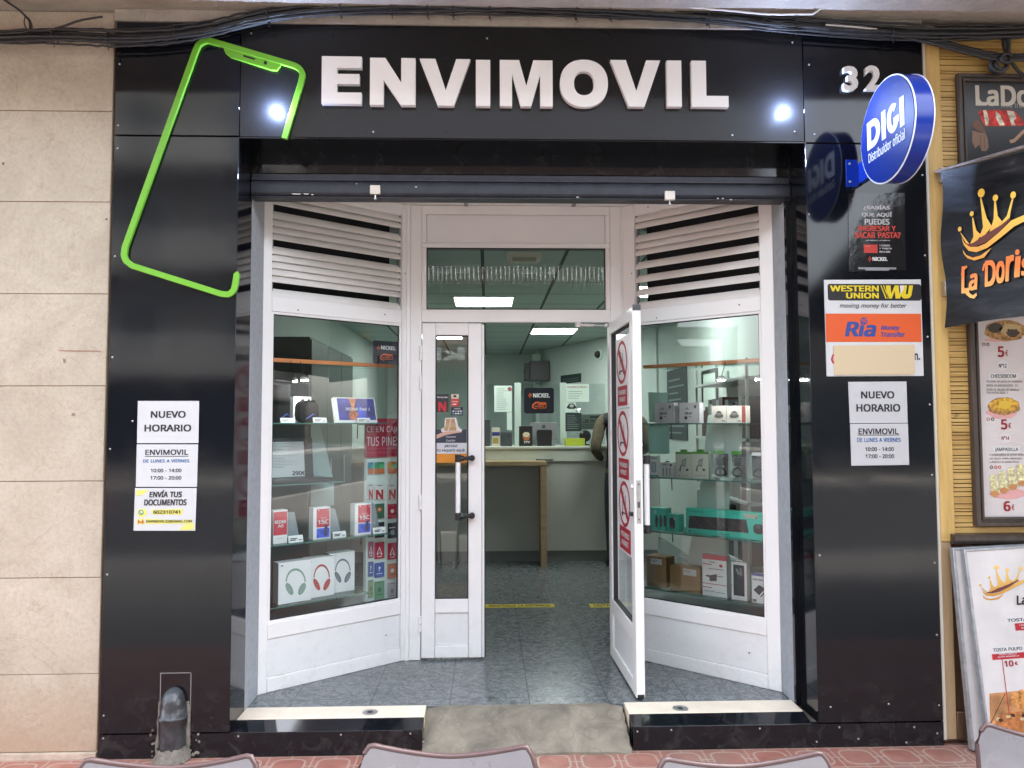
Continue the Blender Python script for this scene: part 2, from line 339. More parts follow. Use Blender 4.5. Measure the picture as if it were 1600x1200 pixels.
    def text(s, F, t, u0, u1, v0, v1, n, m, bold=.012, shear=0., th=0.):
        vs_, fs = text_mesh(t, bold if th else False)      # heavier weights: the strokes are laid again, slightly shifted
        if not vs_: return s
        d = 0 if th else min(.034, bold*1.05)
        xs = [v.x + v.y*shear for v in vs_]; ys = [v.y for v in vs_]; x0, x1, y0, y1 = min(xs)-d, max(xs)+d, min(ys)-d*.7, max(ys)+d*.7
        a, bb = (u1-u0)/max(1e-6, x1-x0), (v1-v0)/max(1e-6, y1-y0)
        sh = [(0,0)] if d < .004 else [(-d,-d*.7),(d,-d*.7),(-d,d*.7),(d,d*.7)] if d < .03 else [(-d,-d*.7),(d,-d*.7),(-d,d*.7),(d,d*.7),(0,-d*.7),(0,d*.7),(-d,0),(d,0)]
        for k_, (dx, dy) in enumerate(sh): s.add([F.at(u0+(xx+dx-x0)*a, v0+(v.y+dy-y0)*bb, n+k_*.00006) for xx, v in zip(xs, vs_)], fs, m)
        if th:
            P = [(u0+(xx-x0)*a, v0+(v.y-y0)*bb) for xx, v in zip(xs, vs_)]
            ed = {}
            for f in fs:
                for i in range(len(f)): e = (f[i], f[(i+1) % len(f)]); ed[e] = 1
            bd = [e for e in ed if (e[1], e[0]) not in ed]; k = len(P)
            s.add([F.at(u, v, n) for u, v in P] + [F.at(u, v, n-th) for u, v in P], [(a_, b_, b_+k, a_+k) for a_, b_ in bd], m)
        return s
    def ptext(s, F, t, b, n, m, bold=.012, shear=0., th=0.):
        u0, u1, v0, v1 = F.rect(b, n); return s.text(F, t, u0, u1, v0, v1, n, m, bold, shear, th)
    def build(s, name, parent=None, bevel=0., smooth=30, seg=2):
        me = bpy.data.meshes.new(name); o = bpy.data.objects.new(name, me); C.objects.link(o)
        if parent is not None:
            inv = WM[parent.name].inverted(); o.parent = parent; WM[o.name] = WM[parent.name]; vs_ = [inv @ v for v in s.v]
        else:
            lo = Vector([min(v[k] for v in s.v) for k in range(3)]); hi = Vector([max(v[k] for v in s.v) for k in range(3)])
            c = Vector(((lo.x+hi.x)/2, (lo.y+hi.y)/2, lo.z)); 
            if name in KEEP0: c = Vector((0,0,0))
            o.location = c; WM[o.name] = Matrix.Translation(c); vs_ = [v-c for v in s.v]
        me.from_pydata(vs_, [], s.f)
        for m_ in s.mats: me.materials.append(m_)
        for p, k in zip(me.polygons, s.m): p.material_index = k
        bm = bmesh.new(); bm.from_mesh(me); bmesh.ops.recalc_face_normals(bm, faces=bm.faces); bm.to_mesh(me); bm.free()
        if smooth:
            for p in me.polygons: p.use_smooth = True
            me.set_sharp_from_angle(angle=radians(smooth))
        me.update()
        if bevel:
            bv = o.modifiers.new('bevel', 'BEVEL'); bv.width = bevel; bv.segments = seg; bv.limit_method = 'ANGLE'; bv.angle_limit = radians(40)
        return o
WM = {}
KEEP0 = set('floor pavement road kerb tiled_wall restaurant_wall'.split())
def rrect(u0, u1, v0, v1, r, k=5):
    r = min(r, (u1-u0)/2, (v1-v0)/2); q = []
    for cx, cy, a0 in ((u1-r, v0+r, -90), (u1-r, v1-r, 0), (u0+r, v1-r, 90), (u0+r, v0+r, 180)):
        q += [(cx+r*cos(radians(a0+90*i/k)), cy+r*sin(radians(a0+90*i/k))) for i in range(k+1)]
    return q
def tag(o, label, cat, group=None):
    o['label'] = label; o['category'] = cat
    if group: o['group'] = group
    return o
def thing(name, label, cat, loc=(0,0,0), rotz=0., group=None):
    o = bpy.data.objects.new(name, None); C.objects.link(o); o.empty_display_size = .1
    o.location = loc; o.rotation_euler = (0,0,rotz); WM[o.name] = Matrix.Translation(Vector(loc)) @ Matrix.Rotation(rotz, 4, 'Z')
    return tag(o, label, cat, group)
def struct(mb, name, **k):
    o = mb.build(name, **k); o['kind'] = 'structure'; return o
def one(mb, name, label, cat, group=None, **k): return tag(mb.build(name, **k), label, cat, group)

# ================================================================== THE SETTING
FL = .13                                       # shop floor level
struct(MB().box(-40, 40, -1.8, .3, -.2, 0, PAVE), 'pavement', smooth=0)
struct(MB().box(-40, 40, -5.2, -1.8005, -.2, 0, mat('grey_paving', S(116,113,108), .8, var=.12, vscale=4)), 'outer_pavement', smooth=0)
ASPH = mat('asphalt', (.05,.05,.052), .85, var=.25, vscale=6, bump=.4, bscale=200)
struct(MB().box(-60, 60, -60, -5.2, -.4, -.13, ASPH), 'road', smooth=0)
struct(MB().box(-40, 40, -5.36, -5.204, -.3, .004, mat('kerb_stone', S(160,158,152), .8, var=.1, vscale=12)), 'kerb', smooth=0)
FARP = mat('far_pavement_grey', S(150,146,140), .8, var=.1)
struct(MB().box(-45, 45, -19, -16.5, -.4, 0, FARP), 'far_pavement', smooth=0)
f = MB(); f.box(-1.20, 1.531, .25, 1.0, 0, FL, FLOOR); f.box(-1.74, 2.14, 1.0, 9.9, 0, FL, FLOOR); struct(f, 'floor', smooth=0)
s = MB(); s.box(-1.2, 1.531, .21, 1.12, 2.875, 2.96, WPANEL)
for sx in (-.13, .53): s.box(sx-.012, sx+.012, .21, 1.0, 2.868, 2.8745, MGREY)
struct(s, 'porch_ceiling', smooth=0)
m, n, l, b = node_mat('suspended_ceiling'); g = NG(n, l); x, y, z = g.xyz()
cx, cy = cell(g, x, .6, .06), cell(g, y, .6, .2)
gr = g.m('MAXIMUM', g.m('GREATER_THAN', g.m('ABSOLUTE', cx), .478), g.m('GREATER_THAN', g.m('ABSOLUTE', cy), .486))
l.new(g.mix(gr, (.44,.53,.49), (.05,.07,.068)), b.inputs['Base Color']); b.inputs['Roughness'].default_value = .85
KEEP0.add('ceiling'); struct(MB().box(-1.9, 2.3, 1.121, 9.9, 2.75, 2.875, m), 'ceiling', smooth=0)
iw = MB(); iw.box(-1.85, -1.745, .46, 9.9, 0, 2.96, INW); iw.box(-1.744, .9, 9.75, 9.9, FL, 2.75, INW)
SW = Fr((.866,9.05,0), Vector((1.653-.866, 7.065-9.05, 0)))          # slanted rear wall, right
iw.fbox(SW, 0, 3.4, FL, 2.75, -.1, 0, INW); iw.box(.8, .9, 9.05, 9.75, FL, 2.75, INW)
iw.box(2.145, 2.25, .46, 6.4, 0, 2.96, INW)
struct(iw, 'interior_wall', smooth=0)

# ------------------------------------------------------------------ building above
bd = thing('apartment_building', 'rough concrete balcony slab and storeys above the black shopfront', 'building', (0,0,3.5))
PLAST = mat('cream_plaster', S(214,204,186), .85, var=.07, vscale=3)
a = MB(); a.box(-9, 9, -.95, .6, 3.532, 3.74, CONC); a.build('balcony_slab', bd, bevel=.01)
a = MB(); a.box(-9, 9, .6005, 9.9, 3.535, 15, PLAST); a.build('upper_wall', bd)
a = MB(); a.box(-1.79, 2.16, -.006, .031, 3.474, 3.531, CONC); a.box(-9, 9, .032, .62, 3.44, 3.531, CONC); a.box(-1.80, 2.14, .09, .44, 2.99, 3.439, CONC)
a.box(-1.2, 1.53, .44, 1.2, 2.97, 3.439, CONC); a.box(-1.85, 2.25, .62, 9.9, 2.97, 3.499, CONC); a.build('beam', bd)
a = MB(); a.box(-1.79, -1.231, .034, .436, .02, 2.985, CONC); a.build('pillar', bd)
a = MB(); a.box(1.566, 2.16, .034, .372, .02, 2.985, CONC); a.build('pillar', bd)
a = MB(); a.box(-9, 9, -.93, -.85, 3.74, 4.6, PLAST); a.build('balcony_parapet', bd)

# ------------------------------------------------------------------ beige tiled wall on the left
t = MB(); G = .0018
xs = [-4.6, -3.7, -2.83, -2.245, -1.801]
zr = [.0, .0]
edges = [(173,0),(315,0),(459,0),(603,0),(752,0),(903,0),(1054,0)]
zz = [3.53] + [FF.on(90, y, -.02)[1] for y, _ in edges] + [.03]
for i in range(len(zz)-1):
    row = [-7.6, -6.7, -5.8, -4.9, -4.0, -3.1, -2.352, -1.801]
    for j in range(len(row)-1): t.box(row[j]+G, row[j+1]-G, .022+random.uniform(-.0012,.0012), .10, zz[i+1]+G, zz[i]-G, STONE)
t.box(-7.6, -1.80, .027, .3, 0, 3.53, mat('tile_joint', S(150,126,104), .9))
t.box(-7.6, -1.80, .005, .03, 0, .028, mat('wall_base_cement', S(176,160,142), .9, var=.2, vscale=14, bump=.5))
for pts, c_ in (([(88,547),(120,547.4),(157,548),(157,549.4),(120,549.2),(96,548.6)], S(150,112,94)), ([(3,254),(6,253),(7,257),(4,258)], S(96,72,52)), ([(165,341),(168,341),(168,344),(165,344)], S(90,74,60)), ([(112,645),(118,646),(117,650),(112,650)], S(130,112,94)), ([(98,560),(103,562),(102,568),(99,566)], S(126,108,90))):
    t.ppoly(Yf(.0205), pts, 0, mat('wall_stain_%d' % int(c_[0]*1e4), c_, .6))
tw = one(t, 'tiled_wall', 'beige stone tiled wall beside the black shopfront', 'wall', bevel=.0012, seg=1)

# ================================================================== THE BLACK SHOPFRONT
cl = thing('shopfront_cladding', 'glossy black panel cladding around the phone shop entrance', 'shopfront', (.18,0,0))
XL, XR, XA, XB = -1.783, 2.163, -1.190, 1.560   # outer edges, inner edges
SEAM = .0035
def screw(mb, x, z, y=-.0045): mb.lathe(FF, (x, z), [(.0048,.0), (.0048,.0028), (.003,.0045)], STEEL, 10)
def panel(name, x0, x1, z0, z1, m, screws, n=.0):
    a = MB(); a.fbox(FF, x0+SEAM/2, x1-SEAM/2, z0+SEAM/2, z1-SEAM/2, -.03, n, m)
    for sx, sz in screws: screw(a, sx, sz)
    return a.build(name, cl, bevel=.0015, seg=1)
ZH = 2.912; ZS = .115; ZT = 3.472
panel('header_panel', XA, XB, ZH, ZT, HEAD, [(XA+.05, ZT-.05), (.0, ZT-.06), (XB-.05, ZT-.06), (-.55, ZH+.03), (1.2, ZH+.03), (XB-.05, ZH+.05)])
panel('pillar_panel', XL, XA, ZH+.004, ZT, BLACK, [(XL+.04, ZT-.04), (-1.25, ZT-.04), (-1.58, ZT-.04), (XL+.02, ZH+.35), (XL+.02, ZH+.05)])
panel('pillar_panel', XL, XA, ZS, ZH, BLACK, [(XL+.02, z) for z in (2.85, 2.33, 1.85, 1.42, .84, .2)] + [(XL+.12, 1.55)])
panel('pillar_panel', XB, XR, ZH-.004, ZT, BLACK, [(XB+.03, 3.3), (XB+.05, 2.95), (1.95, 2.75)])
panel('pillar_panel', XB, XR, ZS, ZH-.008, BLACK, [(XR-.02, z) for z in (2.75, 2.35, 1.95, 1.62, 1.28, .86, .52, .19)] + [(1.62, .19), (1.9, .2), (1.585, .9), (XB+.012, 2.55)])
RX0, RX1 = -.305, .668                           # ramp edges
a = MB(); a.prism(FF, [(XL,.004),(RX0-.02,.004),(RX0-.02,.055),(RX0-.09,ZS-.004),(XL,ZS-.004)], -.03, 0, BLACK)
for sx in (XL+.02, -1.15, -.68, -.36): screw(a, sx, ZS-.018)
screw(a, -.3, .06); a.build('plinth_panel', cl, bevel=.0015, seg=1)
a = MB(); a.fbox(FF, RX1+.012, XR, .004, ZS-.004, -.03, 0, BLACK)
for sx, sz in ((.70,.09),(.86,.095),(1.28,.095),(1.66,.095),(2.02,.09),(1.55,.03),(1.75,.04),(2.13,.06),(1.98,.02)): screw(a, sx, sz)
a.build('plinth_panel', cl, bevel=.0015, seg=1)
a = MB(); a.box(-1.230, -1.191, .001, .215, ZS, ZH-.002, BLACK); a.build('reveal_panel', cl)
a = MB(); a.box(1.5605, 1.5655, .001, .19, ZS, ZH-.002, BLACK); a.box(1.533, 1.560, .19, .215, .13, 2.7, BLACK); a.build('reveal_panel', cl)
a = MB(); a.box(-1.191, 1.560, .001, .21, ZH-.006, ZH-.0005, BLACK); a.build('soffit_panel', cl)
a = MB(); a.box(-1.232, -1.191, .2155, .437, FL, 2.87, GREYR); a.build('rendered_jamb', cl, bevel=.004)
a = MB(); a.box(1.532, 1.5655, .2155, .373, FL, 2.87, GREYR); a.build('rendered_jamb', cl, bevel=.004)
a = MB(); a.box(XR, XR+.012, -.004, .03, .03, 3.44, mat('pale_edge_trim', S(190,184,170), .5)); a.build('edge_trim', cl)
# cut-out around the drain pipe (joint lines scored into the panel are thin grey strips of sealant)
SEAL = mat('grey_sealant', S(120,118,116), .7)
a = MB()
for b_ in ((250,1052,251.2,1098),(297,1052,298.2,1150),(250,1051,298,1052.2)): a.prect(FF, b_, .001, SEAL, .002)
a.build('sealant_joint', cl)

# roller shutter box
sh = thing('roller_shutter', 'dark rolled-up metal shutter box above the entrance', 'shutter', (.18,.2,2.66))
SX0, SX1 = -1.189, 1.558
SF = Fr((0,.19,0), (1,0,0))
a = MB(); a.box(SX0, SX1, .19, .33, 2.80, 2.905, BLACK); a.build('box_cover', sh)
a = MB(); a.box(SX0+.001, SX1-.001, .196, .33, 2.775, 2.799, SHUT); a.box(SX0+.001, SX1-.001, .188, .33, 2.762, 2.7745, SHUT); a.build('guide_moulding', sh, bevel=.002)
a = MB(); a.prism(Fr((SX0+.001,0,0), (0,1,0), (0,0,1)), [(.192,2.69),(.186,2.70),(.186,2.742),(.194,2.761),(.26,2.761),(.26,2.68),(.2,2.68)], 0, SX1-SX0-.002, SHUT)
a.box(SX0+.001, SX1-.001, .182, .26, 2.672, 2.6795, SHUT); a.build('bottom_rail', sh, bevel=.002)
chip = flat(222,220,214,.7)
for pxs in ((578,289,594,303), (1039,298,1055,312)):
    a = MB(); a.prect(SF, pxs, .022, mat('lock_nickel', S(206,200,190), .35, metal=.35), .024)
    lk = a.build('lock', sh, bevel=.002)
    u0, u1, v0, v1 = SF.rect(pxs, .02)
    a = MB(); a.tube([SF.at((u0+u1)/2, v0, .008), SF.at((u0+u1)/2, v0-.016, .008)], .004, STEEL); a.lathe(Fr((0,0,v0-.02), (1,0,0), (0,1,0)), ((u0+u1)/2, .182), [(.002,-.008),(.008,-.004),(.008,.002),(.002,.006)], STEEL, 12)
    a.build('lock_pin', lk)
for x0, wd, yy in ((455,16,303),(474,9,303),(486,4,304),(1120,3,310),(1128,3,310),(1140,4,312),(556,2,287),(900,5,308),(648,4,292)):
    a = MB(); a.ppoly(SF, [(x0,yy-1),(x0+wd,yy-.6),(x0+wd*.8,yy+1),(x0+wd*.2,yy+.8)], .0086, chip); a.build('paint_chip', sh, smooth=0)

# sills and ramp
for side, label, (x0, x1) in ((0, 'cream marble and black sill left of the concrete ramp', (-1.19, RX0)), (1, 'cream marble and black sill right of the concrete ramp', (RX1+.012, 1.53))):
    r = thing('door_sill', label, 'sill', ((x0+x1)/2, .12, 0), group='sills of the entrance')
    a = MB(); a.box(x0, x1, .10, .249, .02, .137, MARBLE); a.build('marble_strip', r, bevel=.002)
    SD = Fr((x0,0,0), (0,1,0), (0,0,1)); a = MB(); a.prism(SD, [(.003,.02),(.003,.112),(.0995,.1335),(.0995,.02)], 0, x1-x0, BLACK)
    UP = Fr((0,0,.134), (1,0,0), (0,1,0))
    a.build('black_strip', r, bevel=.001)
    p = GZ(*((578,1113), (1063,1107))[side], .137)
    a = MB(); a.lathe(Fr((0,0,.137), (1,0,0), (0,1,0)), (p.x, p.y), [(.038,-.002),(.038,.0015),(.030,.003),(.018,.002)], STEEL, 24); k = a.build('floor_lock', r)
    a = MB(); a.lathe(Fr((0,0,.1395), (1,0,0), (0,1,0)), (p.x, p.y), [(.014,-.002),(.014,.001)], mat('dark_hole', (.03,.03,.03), .6), 16); a.build('keyhole', k)
RS = Fr((RX0,0,0), (0,1,0), (0,0,1))
a = MB(); N = 14
vs_ = []
for i in range(N+1):
    yy = -.03 + .279*i/N; zz_ = .012 + .121*min(1, (i/N)/.86)**.8
    for j in range(13):
        xx = RX0 + (RX1-RX0)*j/12; e = min(j, 12-j); d = .012 if e == 0 else 0
        vs_.append((xx + (.004*sin(i*2.1) if e == 0 else 0), yy + .004*sin(j*1.7)*(i == 0), zz_ - d - .004*random.random()*(e == 0)))
k = len(vs_)
fs = [(i*13+j, i*13+j+1, (i+1)*13+j+1, (i+1)*13+j) for i in range(N) for j in range(12)]
a.add(vs_, fs, RAMP)
base = [(v[0], v[1], -.002) for v in vs_]
bl = [i*13 for i in range(N+1)]; br = [i*13+12 for i in range(N+1)]
for lst in (bl, br):
    q = [vs_[i] for i in lst] + [base[i] for i in lst]; L = len(lst); a.add(q, [(i, i+1, L+i+1, L+i) for i in range(L-1)], RAMP)
q = [vs_[i] for i in range(13)] + [base[i] for i in range(13)]; a.add(q, [(i, i+1, 13+i+1, 13+i) for i in range(12)], RAMP)
one(a, 'entrance_ramp', 'worn concrete ramp with ring marks in front of the open door', 'ramp', smooth=50)

# drain pipe cover
dp = thing('drain_pipe', 'black taped pipe elbow with crumbling cement at the foot of the left pillar', 'pipe', (-1.49,0,0))
cx_ = FF.on(268, 1130, .03)[0]
a = MB(); rad = .062; arc = []
vs_ = []; prof = [(.02,1),(.09,1.0),(.14,.97),(.185,.98),(.19,1.06),(.20,1.06),(.205,.96),(.25,.93),(.285,.80),(.31,.58),(.323,.30),(.327,.05)]
SEG = 14
for z_, k_ in prof:
    for j in range(SEG+1):
        an = pi*j/SEG; wob = 1+.05*sin(3*an+z_*40)
        vs_.append((cx_+rad*k_*cos(an)*wob, -.004-.075*k_*sin(an)*wob, z_))
fs = [(i*(SEG+1)+j, i*(SEG+1)+j+1, (i+1)*(SEG+1)+j+1, (i+1)*(SEG+1)+j) for i in range(len(prof)-1) for j in range(SEG)]
a.add(vs_, fs, mat('glossy_black_tape', (.035,.038,.042), .22, var=.5, vscale=18, bump=.5, bscale=30)); a.build('pipe', dp, smooth=60)
a = MB(); vs_ = []
CEM = mat('crumbled_cement', S(112,108,98), .95, var=.35, vscale=22, bump=1., bscale=70)
for i, (z_, k_) in enumerate([(0,1.30),(.025,1.20),(.045,1.10),(.06,1.05)]):
    for j in range(19):
        an = pi*j/18; wob = k_*(1+.10*(random.random()-.5)); vs_.append((cx_+rad*cos(an)*wob, -.003-.078*sin(an)*wob, z_+.012*random.random()))
a.add(vs_, [(i*19+j, i*19+j+1, (i+1)*19+j+1, (i+1)*19+j) for i in range(3) for j in range(18)], CEM)
for k in range(26):
    px_ = cx_+random.choice((-1,1))*random.uniform(.06,.115); zz_ = random.uniform(.0,.2)*random.random()
    a.lathe(FF, (px_, zz_+.004), [(random.uniform(.003,.009),-.001),(random.uniform(.002,.006),random.uniform(.003,.008))], CEM, 7)
for sx in (-1, 1):
    pts = [(cx_+sx*(.062+.006*random.random()), -.006, .02+.03*i) for i in range(9)]; a.tube(pts, [.012*(1-.07*i)*(1+.4*random.random()) for i in range(9)], CEM, 7)
a.build('cement_skirt', dp, smooth=60)

# ================================================================== SIGNS ON THE FRONT
# raised letters
ls = thing('shop_letter_sign', 'large white raised block letters across the black header', 'sign', (.18,-.004,3.1))
LP = {'E':[(0,0),(0,1),(1,1),(1,.76),(.385,.76),(.385,.63),(.945,.63),(.945,.42),(.385,.42),(.385,.24),(1,.24),(1,0)],
 'N':[(0,0),(0,1),(.336,1),(.687,.48),(.687,1),(1,1),(1,0),(.687,0),(.30,.53),(.30,0)],
 'V':[(0,1),(.31,1),(.515,.33),(.72,1),(1,1),(.675,0),(.36,0)], 'I':[(0,0),(0,1),(1,1),(1,0)],
 'M':[(0,0),(0,1),(.365,1),(.5,.44),(.635,1),(1,1),(1,0),(.765,0),(.765,.70),(.59,0),(.395,0),(.23,.70),(.23,0)],
 'L':[(0,0),(0,1),(.40,1),(.40,.24),(1,.24),(1,0)]}
for ch, b_ in (('E',(502.5,88,565,162)),('N',(578,90.5,649,164)),('V',(655.5,92,735,165)),('I',(743.5,93.5,766,165.5)),('M',(781,94,863.5,166)),('O',(875,93,950,167)),('V',(954,94,1032,166.5)),('I',(1042,94.5,1065,166.5)),('L',(1080.5,95,1138,167))):
    u0, u1, v0, v1 = FF.rect(b_, .028); a = MB(); N0, N1 = .001, .028
    if ch == 'O':
        cu, cv = (u0+u1)/2, (v0+v1)/2; A, B = (u1-u0)/2, (v1-v0)/2
        se = lambda a_, b_, e: [(cu+a_*math.copysign(abs(cos(t))**e, cos(t)), cv+b_*math.copysign(abs(sin(t))**e, sin(t))) for t in [2*pi*i/56 for i in range(56)]]
        a.ring(FF, se(A, B, .9), se(A*.41, B*.50, .85), N0, N1, LETTER)
    else: a.prism(FF, [(u0+(u1-u0)*p, v0+(v1-v0)*q) for p, q in LP[ch]], N0, N1, LETTER)
    a.build('letter', ls, bevel=.0012, seg=1, smooth=25)
# house number
hn = thing('house_number', 'small white raised digits 32 above the round blue sign', 'house number', (1.9,-.002,3.1))
for ch, b_ in (('3',(1318,103,1341,142)),('2',(1352,102,1377,141))):
    a = MB(); a.ptext(FF, ch, b_, .022, mat('digit_white', (.74,.74,.72), .45), bold=.035, th=.02); a.build('digit', hn, smooth=0)
# phone outline
ph = thing('phone_outline_sign', 'lime green acrylic phone outline wrapping the header and left pillar', 'sign', (-1.5,-.002,2.2))
cpx = [(444,216),(470,129),(472.5,117),(468,107),(458,101),(446,97.5),(340,66.5),(327,62.5),(317,64),(309,70),(304.5,80),(194.5,386),(193,398),(197,408),(206,415),(345,459),(355,460),(363,455),(366.5,446),(370,424)]
N1 = .020
cpt = [Vector(FF.on(x, y, N1)) for x, y in cpx]
def sub(pts, k=4):                              # Catmull-Rom only where corners bend
    out = []
    for i in range(len(pts)-1):
        p0, p1, p2, p3 = pts[max(0,i-1)], pts[i], pts[i+1], pts[min(len(pts)-1,i+2)]
        if (p2-p1).length > .08: out.append(p1); continue
        for j in range(k):
            t = j/k; out.append(.5*((2*p1)+(p2-p0)*t+(2*p0-5*p1+4*p2-p3)*t*t+(3*p1-p0-3*p2+p3)*t**3) if (p1-p0).length < .15 and (p3-p2).length < .15 else p1.lerp(p2, t))
    out.append(pts[-1]); return out
cl2 = sub(cpt)
W2 = .0138; L_, R_ = [], []
for i, p in enumerate(cl2):
    t = (cl2[min(i+1, len(cl2)-1)] - cl2[max(0, i-1)]).normalized(); nn = Vector((-t.y, t.x))
    ww = W2 if i < len(cl2)-1 else .002
    L_.append(p+nn*ww); R_.append(p-nn*ww)
a = MB(); k = len(cl2)
vs_ = [FF.at(*p, .003) for p in L_] + [FF.at(*p, .003) for p in R_] + [FF.at(*p, N1) for p in L_] + [FF.at(*p, N1) for p in R_]
fs = []
for i in range(k-1): fs += [(2*k+i, 2*k+i+1, 3*k+i+1, 3*k+i), (i, k+i, k+i+1, i+1), (i, i+1, 2*k+i+1, 2*k+i), (k+i, 3*k+i, 3*k+i+1, k+i+1)]
fs += [(0, 2*k, 3*k, k), (k-1, 2*k-1, 4*k-1, 3*k-1)]
a.add(vs_, fs, GREEN); a.build('outline', ph, bevel=.001, smooth=35)
a = MB(); nb = [(348,71),(352,83),(360,89),(424,109),(432,109.5),(437,104),(440,97)]
a.ppoly(FF, nb, N1-.0012, GREEN, .015)
HOLE = mat('slot_dark', (.01,.01,.01), .5)
a.ppoly(FF, [(379.5,87.2),(381,85.6),(397.5,90.6),(399,92.2),(397.5,93.6),(381,88.8)], N1-.0004, HOLE)
a.pell(FF, (412,95,417.5,101), N1-.0004, HOLE); a.build('notch', ph, bevel=.0015)
# recessed lamps
LED = mat('led_white', (.86,.93,1.), .4, emit=30.)
for (px_, py_), lab in (((431.5,173.5), 'lit white spot lamp inside the green phone outline'), ((1224.5,174.5), 'lit white spot lamp at the right end of the header')):
    u, v = FF.on(px_, py_, .0)
    r = thing('spot_lamp', lab, 'lamp', (u, 0, v), group='spot lamps on the header')
    a = MB(); q_ = [(.0245*(1+.16*(random.random()-.5))*cos(2*pi*i/26), .0245*(1+.16*(random.random()-.5))*sin(2*pi*i/26)) for i in range(26)]
    a.prism(Fr((u, 0, v), (1,0,0)), q_, .0003, .0022, mat('lamp_hole_rim', (.30,.34,.42), .4)); a.build('bezel', r)
    a = MB(); a.lathe(FF, (u, v), [(.0175,.0023),(.016,.0045),(.010,.0065),(.003,.0072)], LED, 24); a.build('lens', r)
    pl_ = bpy.data.lights.new('spot_lamp_glow', 'POINT'); pl_.energy = 2.2; pl_.color = (.45,.60,1.); pl_.shadow_soft_size = .012
    po = bpy.data.objects.new('spot_lamp_glow', pl_); C.objects.link(po); po.parent = r; po.location = (0, -.03, 0)
# round projecting sign
ds = thing('round_projecting_sign', 'round blue double-sided sign with white lettering on a wall bracket', 'sign', (1.76,0,2.6))
DX = 1.79
def digi(a, F, u0, u1, v0, v1):                # D I G I in plain bold strokes
    w_ = u1-u0; st = .11*w_; h = v1-v0; n = .0045
    d0, d1 = u0, u0+.37*w_; k = 14; rr = h/2; rx = .20*w_
    out = [(d0,v0)]+[(d1-rx+rx*cos(t), v0+rr+rr*sin(t)) for t in [-pi/2+pi*i/k for i in range(k+1)]]+[(d0,v1)]
    inn = [(d0+st,v0+st*.9)]+[(d1-rx+(rx-st)*cos(t), v0+rr+(rr-st*.9)*sin(t)) for t in [-pi/2+pi*i/k for i in range(k+1)]]+[(d0+st,v1-st*.9)]
    a.ring(F, out, inn, n-.0005, n, WHL)
    a.fbox(F, u0+.41*w_, u0+.41*w_+st, v0, v1, n-.0005, n, WHL); a.fbox(F, u1-st, u1, v0, v1, n-.0005, n, WHL)
    cx, cy, ra, gx = u0+.71*w_, v0+h/2, h/2, .155*w_; T = [radians(50+i*310/24) for i in range(25)]
    for i in range(24):
        a.poly(F, [(cx+gx*cos(T[i]), cy+ra*sin(T[i])), (cx+gx*cos(T[i+1]), cy+ra*sin(T[i+1])), (cx+(gx-st)*cos(T[i+1]), cy+(ra-st*.9)*sin(T[i+1])), (cx+(gx-st)*cos(T[i]), cy+(ra-st*.9)*sin(T[i]))], n, WHL)
    a.fbox(F, cx+.02*w_, cx+gx, cy-st*.9, cy-st*.05, n-.0005, n+.0002, WHL)
DF = Fr((DX,0,0), (0,-1,0))
cv_ = FF.on(1390, 204, .33)[1]; cu_ = .335; RAD = .232
a = MB(); a.lathe(DF, (cu_, cv_), [(RAD,-.080),(RAD,-.004)], BLUEL, 72); a.build('rim', ds, smooth=40)
for n0, n1 in ((-.004,.0),(-.084,-.080)):
    a = MB(); a.lathe(DF, (cu_, cv_), [(RAD+.003,n0),(RAD+.003,n1)], mat('sign_white_edge', (.8,.85,.95), .3), 72); a.build('edge_ring', ds, smooth=40)
a = MB(); a.lathe(DF, (cu_, cv_), [(RAD-.003,0),(RAD-.004,.003)], BLUE, 72)
WHL = mat('sign_white_lettering', (.72,.76,.78), .6)
digi(a, DF, cu_-.165, cu_+.155, cv_-.036, cv_+.094)
a.text(DF, 'Distribuidor oficial', cu_-.158, cu_+.155, cv_-.098, cv_-.052, .0045, WHL, bold=.012)
a.build('face', ds)
BF = Fr((DX+.084,0,0), (0,1,0))
a = MB(); a.lathe(BF, (-cu_, cv_), [(RAD-.003,0),(RAD-.004,.003)], BLUE, 72)
digi(a, BF, -cu_-.155, -cu_+.155, cv_-.036, cv_+.094); a.text(BF, 'Distribuidor oficial', -cu_-.155, -cu_+.155, cv_-.098, cv_-.052, .0045, WHL, bold=.012)
a.build('face', ds)
a = MB(); a.box(DX-.03, DX+.03, -.006, -.0015, cv_-.155, cv_-.02, BLUEL); a.box(DX+.03, DX+.06, -.115, -.006, cv_-.14, cv_-.04, BLUEL)
for z_ in (cv_-.04, cv_-.13): a.lathe(FF, (DX-.012, z_), [(.006,.005),(.006,.009),(.003,.011)], STEEL, 10)
a.build('bracket', ds, bevel=.001)

# sheets and posters on the pillars (each its own thing)
def sheet(name, label, cat, F, corners, draw, n=.003, m=None, group=None, th=.0016, curl=0):
    a = MB(); a.ppoly(F, corners, n, m or PAPER, th); draw(a, F, n+.0008)
    return one(a, name, label, cat, group, smooth=0)
def K(ox, oy, sc): return lambda x0, y0, x1, y1: (ox+x0/sc, oy+y0/sc, ox+x1/sc, oy+y1/sc)
k1 = K(180, 610, 835/160)
def d_nuevo(k, a1, a2):
    def d(a, F, n): a.ptext(F, 'NUEVO', k(*a1), n, INK, .028); a.ptext(F, 'HORARIO', k(*a2), n, INK, .028)
    return d
BLUET = flat(44,104,164)
def d_hours(k, r):
    def d(a, F, n):
        a.ptext(F, 'ENVIMOVIL', k(*r[0]), n, INK, .022); a.prect(F, k(*r[1]), n, INK)
        a.ptext(F, 'DE LUNES A VIERNES', k(*r[2]), n, BLUET, .024); a.ptext(F, '10:00 - 14:00', k(*r[3]), n, INK, .022); a.ptext(F, '17:00 - 20:00', k(*r[4]), n, INK, .022)
    return d
